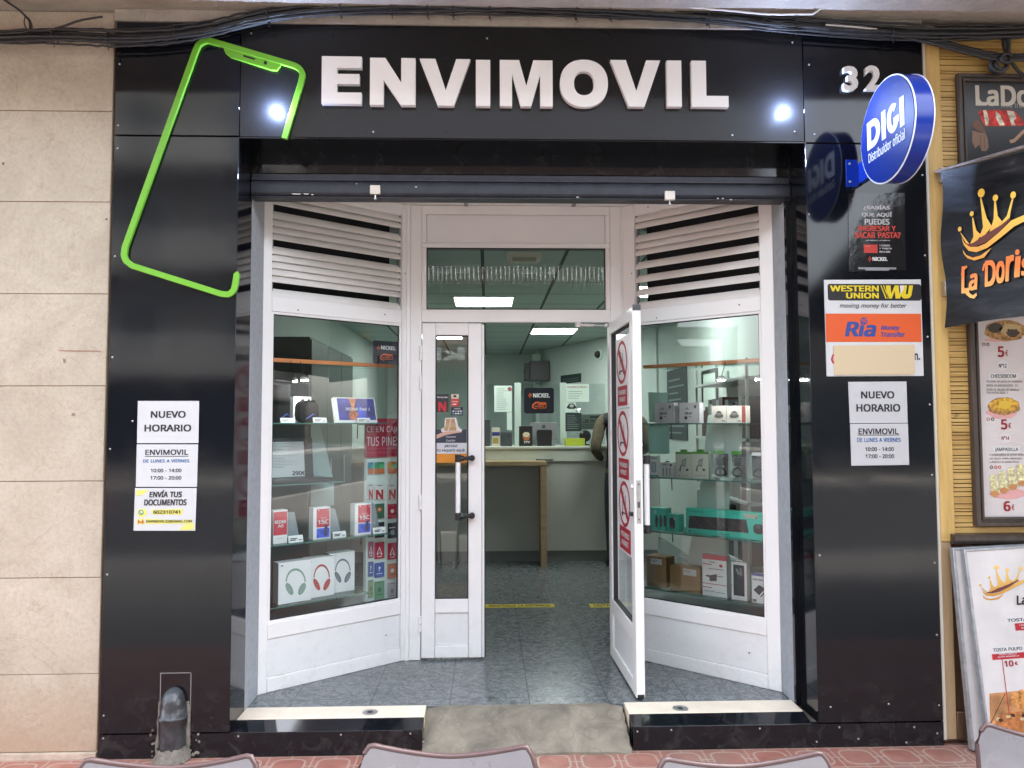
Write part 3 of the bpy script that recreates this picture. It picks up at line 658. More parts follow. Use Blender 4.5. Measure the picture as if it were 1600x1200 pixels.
q = lambda k, pts: [k(x, y, x, y)[:2] for x, y in pts]
sheet('notice_sheet', 'white NUEVO HORARIO sheet on the left pillar, topmost of three', 'notice', FF, q(k1, [(185,86),(684,86),(678,430),(177,430)]), d_nuevo(k1, (290,168,575,224), (238,278,620,336)))
sheet('notice_sheet', 'white opening hours sheet on the left pillar, between two other sheets', 'notice', FF, q(k1, [(176,440),(676,440),(666,786),(168,786)]), d_hours(k1, [(245,482,595,527),(240,535,597,540),(228,562,605,588),(290,638,540,668),(288,698,540,728)]))
def d_envia(a, F, n):
    Y2 = flat(232,228,120)
    for pts in ([(170,812),(275,812),(225,850),(175,862)], [(520,1140),(560,1095),(640,1080),(640,1135)], [(295,975),(550,965),(545,1015),(300,1012)], [(245,1045),(540,1060),(625,1050),(620,1085),(250,1090)], [(180,970),(250,965),(262,1000),(230,1040),(180,1020)], [(175,1050),(230,1045),(240,1090),(180,1095)]): a.ppoly(F, q(k1, pts), n, Y2)
    a.ptext(F, 'ENVÍA TUS', k1(278,812,545,872), n+.0008, INK, .04, .1); a.ptext(F, 'DOCUMENTOS', k1(235,888,583,938), n+.0008, INK, .04, .08)
    a.ptext(F, '602310741', k1(310,978,530,1006), n+.0008, flat(60,50,20), .03); a.ptext(F, 'ENVIMOVIL32@GMAIL.COM', k1(254,1056,625,1080), n+.0008, flat(60,50,20), .025)
    a.pell(F, k1(190,974,231,1016), n+.0008, flat(34,140,98)); a.pell(F, k1(197,981,224,1009), n+.0014, WHT); a.ppoly(F, q(k1, [(203,985),(210,992),(208,997),(215,1003),(219,1000),(223,1005),(216,1010),(205,1001),(200,991)]), n+.002, flat(34,140,98))
    for pts in ([(186,1055),(194,1055),(194,1088),(186,1088)], [(222,1055),(230,1055),(230,1088),(222,1088)], [(186,1055),(208,1074),(230,1055),(230,1065),(208,1084),(186,1065)]): a.ppoly(F, q(k1, pts), n+.0008+(.0004 if len(pts) > 4 else 0), flat(200,60,50))
sheet('notice_sheet', 'white and yellow ENVÍA TUS DOCUMENTOS sheet, lowest on the left pillar', 'notice', FF, q(k1, [(162,796),(664,796),(652,1144),(149,1144)]), d_envia)
k2 = K(1200, 400, 3)
sheet('notice_sheet', 'white NUEVO HORARIO sheet on the right pillar under the money transfer board', 'notice', FF, q(k2, [(376,590),(649,588),(655,782),(384,784)]), d_nuevo(k2, (436,634,592,668), (414,694,620,730)), m=mat('plastic_sleeve_paper', (.48,.49,.50), .22, var=.03, vscale=4, bump=.25, bscale=9))
sheet('notice_sheet', 'white opening hours sheet, lowest on the right pillar', 'notice', FF, q(k2, [(385,787),(656,785),(662,979),(391,983)]), d_hours(k2, [(424,808,612,836),(420,838,616,841),(418,852,622,872),(456,896,590,915),(458,929,592,948)]), m=MATS['plastic_sleeve_paper'])
k3 = K(1270, 290, 507/190)
def d_nickel(a, F, n):
    gy = flat(206,204,204)
    for t_, b_, c_ in (('¿SABÍAS',(210,80,322,103),gy), ('QUE AQUÍ',(204,109,330,132),gy), ('PUEDES',(216,139,320,163),gy), ('INGRESAR Y',(190,167,346,190),flat(214,66,48)), ('SACAR PASTA?',(174,194,366,219),flat(214,66,48)), ('SIN PAPELEOS, SIN NÓMINA',(220,226,322,231),gy), ('1 CUENTA',(278,246,322,254),gy), ('1 TARJETA',(278,259,330,267),gy), ('EN 5 MIN',(278,272,322,280),gy), ('NiCKEL',(249,298,312,314),WHT)): a.ptext(F, t_, k3(*b_), n, c_, .035)
    a.prect(F, k3(213,246,270,281), n, flat(200,58,46)); a.prect(F, k3(218,251,240,254), n+.0005, flat(232,120,100)); nick(a, F, k3(230,294,245,320), n, flat(214,66,48))
    a.prect(F, k3(190,341,348,349), n, MGREY); a.prect(F, k3(220,349,318,354), n, MGREY)
def nick(a, F, b_, n, m):                      # the small orange cross of dots and dashes
    x0, y0, x1, y1 = b_; w_, h = x1-x0, y1-y0
    for fx, fy, fw, fh in ((.0,.40,.38,.10),(.5,.34,.5,.10),(.12,.56,.5,.10),(.62,.52,.3,.08),(.42,.0,.12,.26),(.30,.14,.10,.14),(.58,.12,.10,.16),(.44,.72,.12,.26),(.30,.70,.10,.14)): a.prect(F, (x0+w_*fx, y0+h*fy, x0+w_*(fx+fw), y0+h*(fy+fh)), n, m)
sheet('bank_poster', 'glossy black poster asking SABÍAS QUE AQUÍ PUEDES INGRESAR on the right pillar', 'poster', FF, q(k3, [(148,32),(384,30),(388,352),(150,360)]), d_nickel, m=mat('glossy_black_poster', (.012,.012,.013), .14, bump=.3, bscale=8))
k4 = k2
def d_wu(a, F, n):
    bk = flat(22,22,22); a.pround(F, k4(280,131,718,209), .012, n, bk)
    a.ptext(F, 'WESTERN', k4(291,138,519,166), n+.0007, YEL, .045); a.ptext(F, 'UNION', k4(366,172,519,199), n+.0007, YEL, .045)
    for i in range(2): a.ppoly(F, q(k4, [(527+i*12,138),(532+i*12,138),(556+i*12,199),(551+i*12,199)]), n+.0007, YEL)
    W_ = [(552,138),(574,138),(578,178),(594,138),(612,138),(616,178),(632,138),(644,138),(618,199),(598,199),(594,164),(580,199),(560,199)]
    a.ppoly(F, q(k4, W_), n+.0007, YEL); a.ppoly(F, q(k4, [(632,138),(652,138),(646,176),(651,181),(656,176),(661,138),(680,138),(672,184),(664,196),(650,199),(636,199),(626,190),(622,170)]), n+.0012, YEL)
    a.ppoly(F, q(k4, [(618,138),(640,138),(634,158),(622,178)]), n+.0016, WHT)
    a.ptext(F, 'moving money for better', k4(336,222,650,248), n+.0007, flat(46,44,48), .012, .2)
    a.prect(F, k4(271,270,719,403), n, flat(232,96,36))
    RB = flat(44,78,158); a.ptext(F, 'Ria', k4(360,306,508,378), n+.0007, RB, .055, .18); a.pell(F, k4(433,288,467,322), n+.0012, RB)
    for i in range(3): a.ppoly(F, q(k4, [(434+i*5,300+i*7),(450,294+i*6),(466-i*2,296+i*8),(466-i*2,299+i*8),(450,297+i*6),(434+i*5,303+i*7)]), n+.0018, flat(232,96,36))
    a.ptext(F, 'Money', k4(529,326,617,352), n+.0007, RB, .03, .2); a.ptext(F, 'Transfer', k4(529,355,643,379), n+.0007, RB, .03, .2)
    a.ppoly(F, q(k4, [(312,452),(300,466),(294,486),(302,502),(312,508),(312,500),(304,486),(306,470),(312,464)]), n, RED); a.ptext(F, 'n.', k4(686,456,712,488), n, INK, .05)
    ct = flat(224,204,168,.8); a.ppoly(F, q(k4, [(308,420),(688,416),(688,548),(682,556),(312,558)]), n+.003, ct, .002)
sheet('money_transfer_board', 'square white board with yellow-on-black lettering and orange band on the right pillar', 'sign', FF, q(k4, [(263,112),(716,110),(730,562),(276,564)]), d_wu, n=.006, th=.005, m=mat('white_board', (.55,.56,.56), .3))

# ================================================================== RESTAURANT WALL ON THE RIGHT
RW_Y = .02; RF = Fr((0,RW_Y,0), (1,0,0))
X0 = XR + .014
rw = thing('restaurant_wall', 'yellow slatted and brown wood restaurant wall right of the black shopfront', 'wall', (4,RW_Y,0))
a = MB(); z_ = .955
while z_ < 3.49:
    h = random.choice((.014,.02,.024,.03,.034)); xo = X0+.075
    a.box(xo, 7.5, RW_Y-.006+random.uniform(-.0012,.0012), RW_Y+.02, z_, z_+h-.0042, BAMBOO); z_ += h
a.box(X0+.07, 7.5, RW_Y+.004, RW_Y+.06, .95, 3.52, mat('slat_gap_brown', S(70,50,30), .8)); a.build('slat_cladding', rw, smooth=0)
a = MB(); a.box(X0, X0+.072, RW_Y-.022, RW_Y+.06, .96, 3.5, OCHRE); a.build('corner_trim', rw, bevel=.003)
a = MB(); a.box(X0+.0, X0+.05, RW_Y-.02, RW_Y+.06, .03, .957, TRIMW); a.build('corner_post', rw, bevel=.003)
a = MB()
for i in range(6): a.box(X0+.052+.13*i*1.0, X0+.052+.13*(i+1)-.003, RW_Y-.004, RW_Y+.05, .16, .957, BROWNW)
a.box(X0+.85, 7.5, RW_Y-.004, RW_Y+.05, .16, .957, BROWNW); a.build('wainscot', rw, bevel=.002)
a = MB(); a.box(X0+.052, 7.5, RW_Y-.022, RW_Y+.05, .03, .158, BROWNW); a.build('skirting', rw, bevel=.004)
a = MB(); lu, lv = RF.on(1487, 860, .03)
LS = Fr((lu,0,0), (0,1,0), (0,0,1)); a.prism(LS, [(RW_Y-.006,.945),(RW_Y-.05,.955),(RW_Y-.062,.968),(RW_Y-.062,.985),(RW_Y-.05,.995),(RW_Y-.006,1.0)], 0, 7.4-lu, DARKW); a.build('ledge', rw, bevel=.003)
a = MB(); a.box(X0, 7.5, .05, .3, .0, 3.52, CONC); a.build('backing', rw)

def pframe(name, label, cat, F, bo, fw, n0, n1, paper, draw):
    u0, u1, v0, v1 = F.rect(bo, n1); r = thing(name, label, cat, F.at((u0+u1)/2, v0, 0))
    a = MB(); o = [(u0,v0),(u1,v0),(u1,v1),(u0,v1)]
    def ins(d): return [(u0+d,v0+d),(u1-d,v0+d),(u1-d,v1-d),(u0+d,v1-d)]
    a.ring(F, o, ins(fw*.45), n0, n1, DARKW); a.ring(F, ins(fw*.45), ins(fw*.72), n0, n1-.009, DARKW); a.ring(F, ins(fw*.72), ins(fw), n0, n1-.003, DARKW); a.build('frame', r, bevel=.002)
    a = MB(); i = ins(fw-.001); a.prism(F, i, n0, n0+.008, paper); draw(a, F, n0+.0088); a.build('poster', r, smooth=0); return r
# framed food truck poster
FOOD = lambda nm, c0, c1, sc=40: mat(nm, [(p+q_)/2 for p, q_ in zip(c0, c1)], .5, var=.75, vscale=sc, det=6)
RED_BAC = FOOD('bacon_red', S(206,60,50), S(186,40,36)); FATM = FOOD('bacon_fat', S(232,206,170), S(240,220,190))
SKIN = mat('skin', S(196,146,118), .5, var=.08, vscale=6)
CREAM = flat(232,226,212)
def d_truck(a, F, n):
    a.ptext(F, 'LaDoris', (1524,133,1652,166), n, CREAM, .03); a.ppoly(F, [(1527,156),(1533,164),(1541,165),(1546,160),(1541,162),(1534,159),(1530,154)], n+.0006, CREAM)
    a.ptext(F, 'food truck', (1563,159.5,1606,168), n, flat(190,186,178), .005); a.ppoly(F, [(1548,163),(1551,161.5),(1554,163),(1557,161.5),(1561,163),(1561,164),(1557,162.8),(1554,164.2),(1551,162.8),(1548,164)], n, CREAM)
    a.ppoly(F, [(1528,175),(1534,172),(1580,172),(1588,176),(1600,190),(1606,196),(1570,197),(1538,197),(1533,186)], n, RED_BAC)
    for pts in ([(1536,172),(1541,172),(1545,186),(1544,196),(1540,196)], [(1556,173),(1563,180),(1570,196),(1562,196),(1556,184)], [(1573,173),(1584,174),(1588,184),(1584,190),(1587,196),(1581,196)]): a.ppoly(F, pts, n+.0006, FATM)
    a.ppoly(F, [(1520,192),(1526,187),(1532,190),(1539,203),(1541,207),(1537,208),(1528,204),(1519,197)], n, flat(122,88,70)); a.ppoly(F, [(1519,204),(1524,205),(1529,207),(1540,208),(1543,216),(1545,230),(1541,236),(1534,236),(1530,226),(1524,232),(1519,222)], n, flat(150,118,98))
    for x_ in (1531, 1537): a.ppoly(F, [(x_,210),(x_+1.2,210),(x_+2.5,232),(x_+1.5,232)], n+.0006, flat(110,84,68))
    a.ppoly(F, [(1577,219),(1584,217),(1596,205),(1603,200),(1604,204),(1594,214),(1586,222),(1579,224)], n, flat(200,160,130))
pframe('framed_poster', 'dark framed food truck poster with bacon on the slatted wall', 'poster', RF, (1500,115,1668,282), .036, .006, .035, mat('poster_black', (.022,.023,.025), .3), d_truck)
# framed price list
MENUP = mat('menu_paper', S(206,200,198), .35, var=.08, vscale=4)
MR = flat(168,34,48); PINKP = mat('pink_brush_stroke', S(214,160,158), .5)
FD1 = FOOD('grilled_aubergine', S(104,70,44), S(196,150,80), 60); FD2 = FOOD('melted_cheese', S(230,180,60), S(214,130,40), 50); FD3 = FOOD('filled_rolls', S(236,220,180), S(222,170,110), 60)
def d_menu(a, F, n):
    n2, n3 = n+.0006, n+.0012
    for b_ in ((1538,528,1582,534),(1542,632,1590,654),(1548,762,1604,780)): a.pell(F, b_, n, PINKP, jit=.2)
    a.pell(F, (1538,500,1604,533), n2, FD1, jit=.12); a.pell(F, (1543,504,1566,520), n3, flat(60,48,36), jit=.3); a.pell(F, (1562,506,1596,524), n3, flat(214,186,130), jit=.3); a.pell(F, (1572,514,1592,526), n3+.0005, flat(70,54,40), jit=.4)
    a.pell(F, (1543,621,1594,649), n2, FD1, jit=.1); a.pell(F, (1547,622,1592,643), n3, FD2, jit=.14); a.pell(F, (1560,626,1580,639), n3+.0005, flat(244,206,70), jit=.2)
    for i in range(4):
        cx = 1552+i*14; cy = 754-i*5.5
        a.ppoly(F, [(cx-6,cy-9),(cx,cy-14),(cx+5,cy-11),(cx+11,cy+14),(cx+7,cy+22),(cx-2,cy+22)], n3+i*.0005, FD3); a.pell(F, (cx-3,cy+13,cx+9,cy+22), n3+.0025+i*.0004, flat(214,150,90), jit=.3)
    for t_, b_ in (('5', (1559,541,1569,558)), ('5', (1564,655,1574,671)), ('6', (1568,783,1579,799))): a.ptext(F, t_, b_, n2, MR, .05)
    for b_ in ((1571,547,1575,556),(1575.5,661,1580,669),(1581,788,1585,797)): a.ptext(F, '€', b_, n2, MR, .02)
    for (x, y), t_ in (((1566.7,571.5),'N°12'),((1571,684.5),'N°14')): a.pell(F, (x-8.5,y-8.5,x+8.5,y+8.5), n2, WHT); a.ptext(F, t_, (x-6,y-3,x+6,y+3), n3, MR if '4' in t_ else INK, .02)
    for t_, b_ in (('CHEESEBOOM',(1548,584.7,1587.5,590.5)),('JAMPADILLA',(1554.5,699.5,1591,706))): a.prect(F, (b_[0]-3,b_[1]-2,b_[2]+3,b_[3]+2), n2, WHT); a.ptext(F, t_, b_, n3, INK, .012)
    for t_, b_ in (('Emulsión de queso en tostaditas',(1541.5,594,1597,598.5)),('ENTRA DE JAMON/QUESO  2,5',(1541.5,600.5,1590,605)),('EXTRA DE HELADO DE VAINILLA',(1541.5,607,1592,611)),('CON FRUTOS ROJOS  4',(1541.5,612,1575,616)),('4 empanadillas de jamón ibérico',(1546,708.5,1602,713)),('con queso suave, mahonesa',(1546,714.5,1596,718.5)),('y albahaca de tomate fresco',(1546,720,1592,724))): a.ptext(F, t_, b_, n2, flat(96,90,90), .005)
    for x, y, c_ in ((1537,538,(150,90,90)),(1543.5,538,(30,30,30)),(1544,655,(190,90,90)),(1551,655,(40,36,36)),(1549,730,(30,30,30)),(1556,730,(200,80,60)),(1562,730,(210,110,80))):
        a.pell(F, (x-2.6,y-2.6,x+2.6,y+2.6), n2, flat(*c_)); a.pell(F, (x-1.2,y-1.4,x+1.2,y+1.4), n3, MENUP)
    for i in range(5):                                             # second column, mostly out of the picture
        y = 540+i*56; a.ptext(F, ('5','6','4','7','5')[i], (1640,y,1650,y+16), n2, MR, .05); a.pell(F, (1620,y+22,1668,y+44), n2, (FD1, FD2, FD3)[i % 3], jit=.15)
pframe('framed_menu', 'tall dark framed menu with tostada prices on the slatted wall', 'menu', RF, (1521,480,1690,822), .042, .006, .04, MENUP, d_menu)

# projecting banner
BO = Vector((2.215,-.03,0)); BD = Vector((.155,-.30,0)); NF = Fr(BO, BD)
bn = thing('projecting_banner', 'black tarpaulin banner with golden crown and golden script lettering', 'banner', (2.2,-.1,1.98))
NZ0, NZ1, NL = 1.99, 2.755, .95
TARP = mat('black_tarpaulin', (.020,.022,.023), .30, var=.6, vscale=3.5, bump=.35, bscale=5, stretch=(1,1,.25), det=3)
m, n, l, b = node_mat('printed_tarpaulin'); g = NG(n, l); g.xyz()
mp = n.new('ShaderNodeMapping'); mp.inputs['Rotation'].default_value = (0, .5, 0); mp.inputs['Scale'].default_value = (1.2, 1.2, 5); l.new(g.vec, mp.inputs[0])
l.new(g.ramp(g.noise(3, 6, .6, mp.outputs[0]), [(.42, (.008,.009,.010)), (.62, (.026,.028,.030)), (.8, (.085,.09,.094))]), b.inputs['Base Color']); b.inputs['Roughness'].default_value = .36
b.inputs['Specular IOR Level'].default_value = .22; g.bump(g.noise(2.2, 3, .5), .35, .03, b); TARP = m
a = MB(); NU, NV = 24, 16; vs_ = []
for s_ in (1, -1):
    for i in range(NU+1):
        for j in range(NV+1):
            u, v = i/NU, j/NV; wv = .007*sin(7*u+2.5*v)+.004*sin(13*v+3*u)*(1-v); e0 = -.03*v*(1-v)*(1-u)**2*4
            sag = -.018*sin(pi*u)*v
            vs_.append(NF.at(u*NL - e0*.35 + .012*sin(9*v)*(1-u), NZ0 + (NZ1-NZ0)*v + sag + .012*sin(5*u)*(1-v), .004*s_ + wv))
k = (NU+1)*(NV+1)
def gi(o, i, j): return o + i*(NV+1) + j
fs = [(gi(o,i,j), gi(o,i+1,j), gi(o,i+1,j+1), gi(o,i,j+1)) for o in (0, k) for i in range(NU) for j in range(NV)]
fs += [(gi(0,i,0), gi(0,i+1,0), gi(k,i+1,0), gi(k,i,0)) for i in range(NU)] + [(gi(0,i,NV), gi(0,i+1,NV), gi(k,i+1,NV), gi(k,i,NV)) for i in range(NU)]
fs += [(gi(0,0,j), gi(0,0,j+1), gi(k,0,j+1), gi(k,0,j)) for j in range(NV)] + [(gi(0,NU,j), gi(0,NU,j+1), gi(k,NU,j+1), gi(k,NU,j)) for j in range(NV)]
a.add(vs_, fs, TARP); a.build('tarpaulin', bn, smooth=60)
GOLD = vgrad('gold_print', S(214,120,30), S(250,206,84), .22, .50); GOLD2 = vgrad('gold_orange_print', S(246,214,120), S(226,120,40), .07, .25)
def crown(a, F, kk, n, gold, m2=None):         # kk maps drawing units (0..420 wide) to pixels
    P = lambda pts: [kk(*p) for p in pts]
    spikes = [[(165,535),(160,533),(196,598),(224,612),(215,600)], [(236,440),(242,440),(262,520),(292,548),(262,590),(222,604),(244,560)], [(286,316),(293,316),(326,440),(360,496),(300,566),(280,560),(304,500)], [(374,338),(384,338),(396,430),(428,470),(380,520),(344,530),(370,450)], [(484,322),(494,324),(476,400),(470,442),(420,490),(400,490),(452,430)]]
    for s_ in spikes: a.ppoly(F, P(s_), n, gold)
    for cx, cy, r in ((158,512,12),(233,416,13),(293,286,22),(381,317,17),(492,299,18)): x0, y0 = kk(cx-r, cy-r*1.25); x1, y1 = kk(cx+r, cy+r*1.25); a.pell(F, (x0, y0, x1, y1), n+.0008, gold, k=16)
    a.ppoly(F, P([(168,556),(186,598),(222,622),(270,622),(320,602),(400,536),(480,458),(560,424),(640,410),(640,446),(566,462),(500,494),(410,568),(330,630),(262,656),(214,648),(184,612)]), n+.0012, gold)
    a.ppoly(F, P([(206,606),(240,600),(300,556),(360,520),(420,484),(470,440),(476,452),(400,532),(320,596),(262,618),(222,618)]), n+.0008, flat(120,62,50))
    a.ppoly(F, P([(176,640),(200,674),(240,690),(290,676),(356,628),(310,690),(250,708),(206,694),(184,668)]), n+.0012, m2 or gold)
kb = lambda x, y: (1460+x/4, 230+y/4)
a = MB(); crown(a, NF, kb, .0205, GOLD)
for ch, b_, sh_ in (('L',(166,742,216,912),.1),('a',(214,790,270,894),.15),('D',(312,706,384,868),.1),('o',(384,712,440,850),.15),('r',(440,676,500,836),.15),('i',(496,682,542,812),.12),('s',(540,690,600,800),.15)):
    x0, y0, x1, y1 = b_; p0, p1 = kb(x0, y0), kb(x1, y1); a.ptext(NF, 'ı' if ch == 'i' else ch, (*p0, *p1), .021, GOLD2, .05, sh_)
x0, y0 = kb(504, 638); x1, y1 = kb(532, 674); a.pell(NF, (x0, y0, x1, y1), .021, GOLD2)
a.ppoly(NF, [kb(*p) for p in ((190,890),(216,908),(240,926),(262,910),(266,926),(248,946),(220,940),(196,918))], .022, GOLD2)
a.ppoly(NF, [kb(*p) for p in ((166,800),(172,760),(200,738),(206,750),(184,770),(176,806))], .022, GOLD2); a.ppoly(NF, [kb(*p) for p in ((298,770),(306,730),(336,706),(344,716),(316,740),(306,774))], .022, GOLD2)
for ch, p in (('La Doris', (.34, .90)),): pass
a.build('lettering', bn, smooth=0)
a = MB()
a.tube([NF.at(-.02, NZ1+.006, 0), NF.at(NL+.02, NZ1+.0, 0)], .009, STEEL, 10); a.build('top_rod', bn)
for pxb in ((1467,264,1478,286), (1473,440,1482,463)):
    a = MB(); u0, u1, v0, v1 = RF.rect(pxb, .03); a.fbox(RF, u0, u1, v0, v1, .022, .052, STEEL)
    for q_ in (.2,.5,.8): a.lathe(RF, ((u0+u1)/2, v0+(v1-v0)*q_), [(.0075,.052),(.0075,.056),(.004,.058)], mat('dark_bolt', (.05,.05,.05), .4, metal=.8), 10)
    a.tube([RF.at(u1, (v0+v1)/2, .04), NF.at(.02, (v0+v1)/2, 0)], .006, STEEL, 8); a.build('bracket', bn, bevel=.001)

# leaning menu boards
def lean(name, label, xl, yb, xt, yt, zt, wd, th, draw, group):
    o = Vector((xl, yb, .012)); up = Vector((xt-xl, yt-yb, zt)); L = up.length
    F = Fr((0,0,0), (1,0,-(up.x)/zt), up); F.u = (F.u - F.v*F.u.dot(F.v)).normalized(); F.n = F.u.cross(F.v); F.o = o
    r = thing(name, label, 'menu board', (xl+wd/2, yb, 0), group=group)
    a = MB(); fw = .012
    a.fbox(F, 0, fw, 0, L, -th, 0, GALV); a.fbox(F, wd-fw, wd, 0, L, -th, 0, GALV); a.fbox(F, fw, wd-fw, 0, fw, -th, 0, GALV); a.fbox(F, fw, wd-fw, L-fw, L, -th, 0, GALV); a.build('metal_frame', r, bevel=.002)
    a = MB(); a.fbox(F, fw, wd-fw, fw, L-fw, -th+.004, -.003, mat('printed_board', S(206,205,203), .45, var=.10, vscale=5, det=8)); draw(a, F, -.0022); a.build('printed_panel', r, smooth=0); return F
lean('menu_board', 'grey framed sign board leaning behind the tosta menu board', 2.245, -.085, 2.205, -.05, .925, .72, .03, lambda a, F, n: None, None)
GOLD3 = vgrad('gold_board_print', S(196,140,50), S(240,206,120), .72, .88)
WDN = FOOD('board_photo_table', S(176,122,76), S(198,146,96), 8); TOST = FOOD('grilled_octopus', S(120,62,34), S(196,130,70), 45); TOST2 = FOOD('fried_batter', S(206,120,60), S(228,160,90), 45)
def d_board(a, F, n):
    n2, n3 = n+.0006, n+.0012; kk = lambda x, y: (1460+x/3.333, 840+y/3.333)
    kc = lambda x, y: (1530+(x-150)*.19, 884+(y-265)*.122)
    crown(a, F, kc, n2, GOLD3)
    a.ptext(F, 'La Doris', (*kk(425,294), *kk(640,345)), n3+.001, INK, .03, .15)
    for b_, t_, tb in (((366,398,640,441),'TOSTA IBÉRICA',(378,411,620,432)), ((282,562,560,598),'TOSTA PULPO',(305,572,458,590))): a.prect(F, (*kk(*b_[:2]), *kk(*b_[2:])), n2, WHT); a.ptext(F, t_, (*kk(*tb[:2]), *kk(*tb[2:])), n3, flat(30,44,70), .02)
    a.prect(F, (*kk(420,441), *kk(600,479)), n2, RED); a.prect(F, (*kk(300,599), *kk(560,629)), n2, RED)
    for t_, tb in (('LAMINAS DE JAMÓN',(442,446,580,456)),('QUESO Y TOMATE',(452,462,570,472)),('PULPO, CEBOLLA',(338,603,430,611)),('QUESO MOZZARELLA',(330,615,442,623))): a.ptext(F, t_, (*kk(*tb[:2]), *kk(*tb[2:])), n3, WHT, .02)
    a.ptext(F, '10', (*kk(364,640), *kk(412,672)), n2, MR, .05); a.ptext(F, '€', (*kk(418,646), *kk(434,664)), n2, MR, .03)
    a.ppoly(F, [kk(*p) for p in ((286,812),(420,800),(700,790),(700,1240),(320,1180),(292,990))], n2, WDN)
    a.ppoly(F, [kk(*p) for p in ((350,629),(354,629),(392,920),(388,920))], n3, RED); a.ppoly(F, [kk(*p) for p in ((366,812),(370,814),(294,972),(290,968))], n3, flat(110,70,40))
    a.pell(F, (*kk(310,905), *kk(560,1015)), n3, TOST, jit=.22, k=30); a.pell(F, (*kk(400,790), *kk(560,900)), n3+.0006, TOST2, jit=.18)
    for i in range(9): cx, cy = 330+i*20+random.uniform(-6,6), 925+30*random.random(); a.pell(F, (*kk(cx-12,cy-9), *kk(cx+12,cy+9)), n3+.0012+.0003*i, (flat(224,196,150), flat(60,34,24), flat(190,120,70))[i % 3], jit=.5, k=12)
lean('menu_board', 'metal framed tosta menu board with crown leaning against the restaurant wall', 2.285, -.15, 2.235, -.088, .925, .70, .028, d_board, None)

# ------------------------------------------------------------------ cables under the slab
cb = thing('cable_bundle', 'bundle of black cables running along the top of the whole front', 'cable', (.2,-.04,3.44))
def cab(pts, y, r, m, name, parent, wob=.006, n=7):
    F = Yf(y); W = [F.at(*F.on(px_, py_), 0) for px_, py_ in pts]; out = []
    for i in range(len(W)-1):
        p0, p1, p2, p3 = W[max(0,i-1)], W[i], W[i+1], W[min(len(W)-1,i+2)]
        for j in range(n):
            t = j/n; q_ = .5*((2*p1)+(p2-p0)*t+(2*p0-5*p1+4*p2-p3)*t*t+(3*p1-p0-3*p2+p3)*t**3)
            out.append(q_+Vector((0, random.uniform(-wob,wob)*.5, random.uniform(-wob,wob)*.4)))
    out.append(W[-1]); a = MB(); a.tube(out, r, m, 8); return a.build(name, parent, smooth=60)
mainp = [(-1300,80),(-700,72),(-330,66),(-150,62),(0,58),(110,57),(180,60),(260,57),(330,46),(395,30),(480,17),(640,11),(800,12),(950,18),(1080,25),(1200,36),(1320,46),(1450,53),(1600,50),(1750,48),(1950,50),(2600,46)]
for i, (dy, y_, r_) in enumerate(((-9,-.055,.007),(-4,-.03,.009),(0,-.062,.009),(4,-.04,.008),(8,-.028,.006),(-12,-.04,.005),(10,-.05,.005),(-1,-.02,.010),(6,-.07,.005))):
    cab([(x, y+dy*(1+.25*sin(x*.011+i))) for x, y in mainp], y_, r_, CABLE, 'cable', cb)
cab([(820,1),(930,4),(1000,8),(1060,10),(1130,16),(1200,22),(1270,22)], -.085, .005, CABLEW, 'cable', cb, .002)
cab([(1270,22),(1285,12),(1310,-4),(1330,-14)], -.09, .005, CABLEW, 'cable', cb, .002)
for x_, y_ in [(44,38),(86,58),(170,63),(275,50),(420,26),(533,14),(612,14),(668,15),(708,16),(765,18),(900,20),(953,20),(1106,29),(1240,40),(1392,52)]:
    a = MB(); u, v = Yf(-.05).on(x_, y_); a.tube([(u, -.05+.032*cos(t), v+.032*sin(t)) for t in [2*pi*i/12 for i in range(13)]], .0028, RUBBER, 6); a.tube([(u, -.06, v-.03), (u+.006, -.062, v-.055)], .0022, RUBBER, 5); a.build('cable_tie', cb)
one_ = thing('hanging_cable', 'thin black cable looping below the bundle over the beige tiles', 'cable', (-1.9,-.06,3.4))
cab([(-40,53),(0,52.5),(25,51.5),(44,48.5),(47,40),(44,30),(30,16),(10,2),(-20,-20)], -.07, .005, CABLE, 'cable', one_, .001)
cab([(44,47),(70,48),(95,42),(125,32),(160,26)], -.072, .005, CABLE, 'cable', one_, .001)
one_ = thing('loose_wire', 'short grey wire hooked down over the top edge of the header', 'wire', (-.8,-.02,3.45))
cab([(506,10),(520,13),(545,15)], -.07, .003, CABLE, 'cable', one_, .001); cab([(470,28),(471.5,18),(478,14),(490,13)], -.03, .003, CABLEW, 'cable', one_, .0005)
one_ = thing('drooping_cable', 'thin cable drooping over the top right corner of the black header', 'cable', (1.3,-.02,3.4))
cab([(1181,36),(1192,30),(1200,31),(1224,41),(1255,44),(1275,38)], -.05, .004, CABLE, 'cable', one_, .001); cab([(1186,38),(1197,29),(1187,32)], -.055, .004, CABLE, 'cable', one_, .0005); cab([(1290,39),(1330,42),(1370,46)], -.06, .005, CABLEW, 'cable', one_, .001)
cc = thing('cable_coil', 'dark coiled cables hanging on the slatted wall above the food truck poster', 'cable', (2.5,-.02,3.2))
for i, dy in enumerate((-3,1,4)): cab([(1395,52+dy),(1440,60+dy),(1500,76+dy),(1545,87+dy),(1580,90+dy),(1640,90+dy),(1720,88)], -.03-.01*i, .012-.002*i, CABLE, 'cable', cc, .004)
cab([(1570,50),(1570,66),(1573,80),(1572,90)], -.03, .014, CABLE, 'cable', cc, .004); cab([(1574,50),(1576,68),(1575,90)], -.045, .010, CABLE, 'cable', cc, .004); cab([(1570,90),(1582,100),(1592,112),(1604,120)], -.04, .008, CABLE, 'cable', cc, .003)
F_ = Yf(-.04)
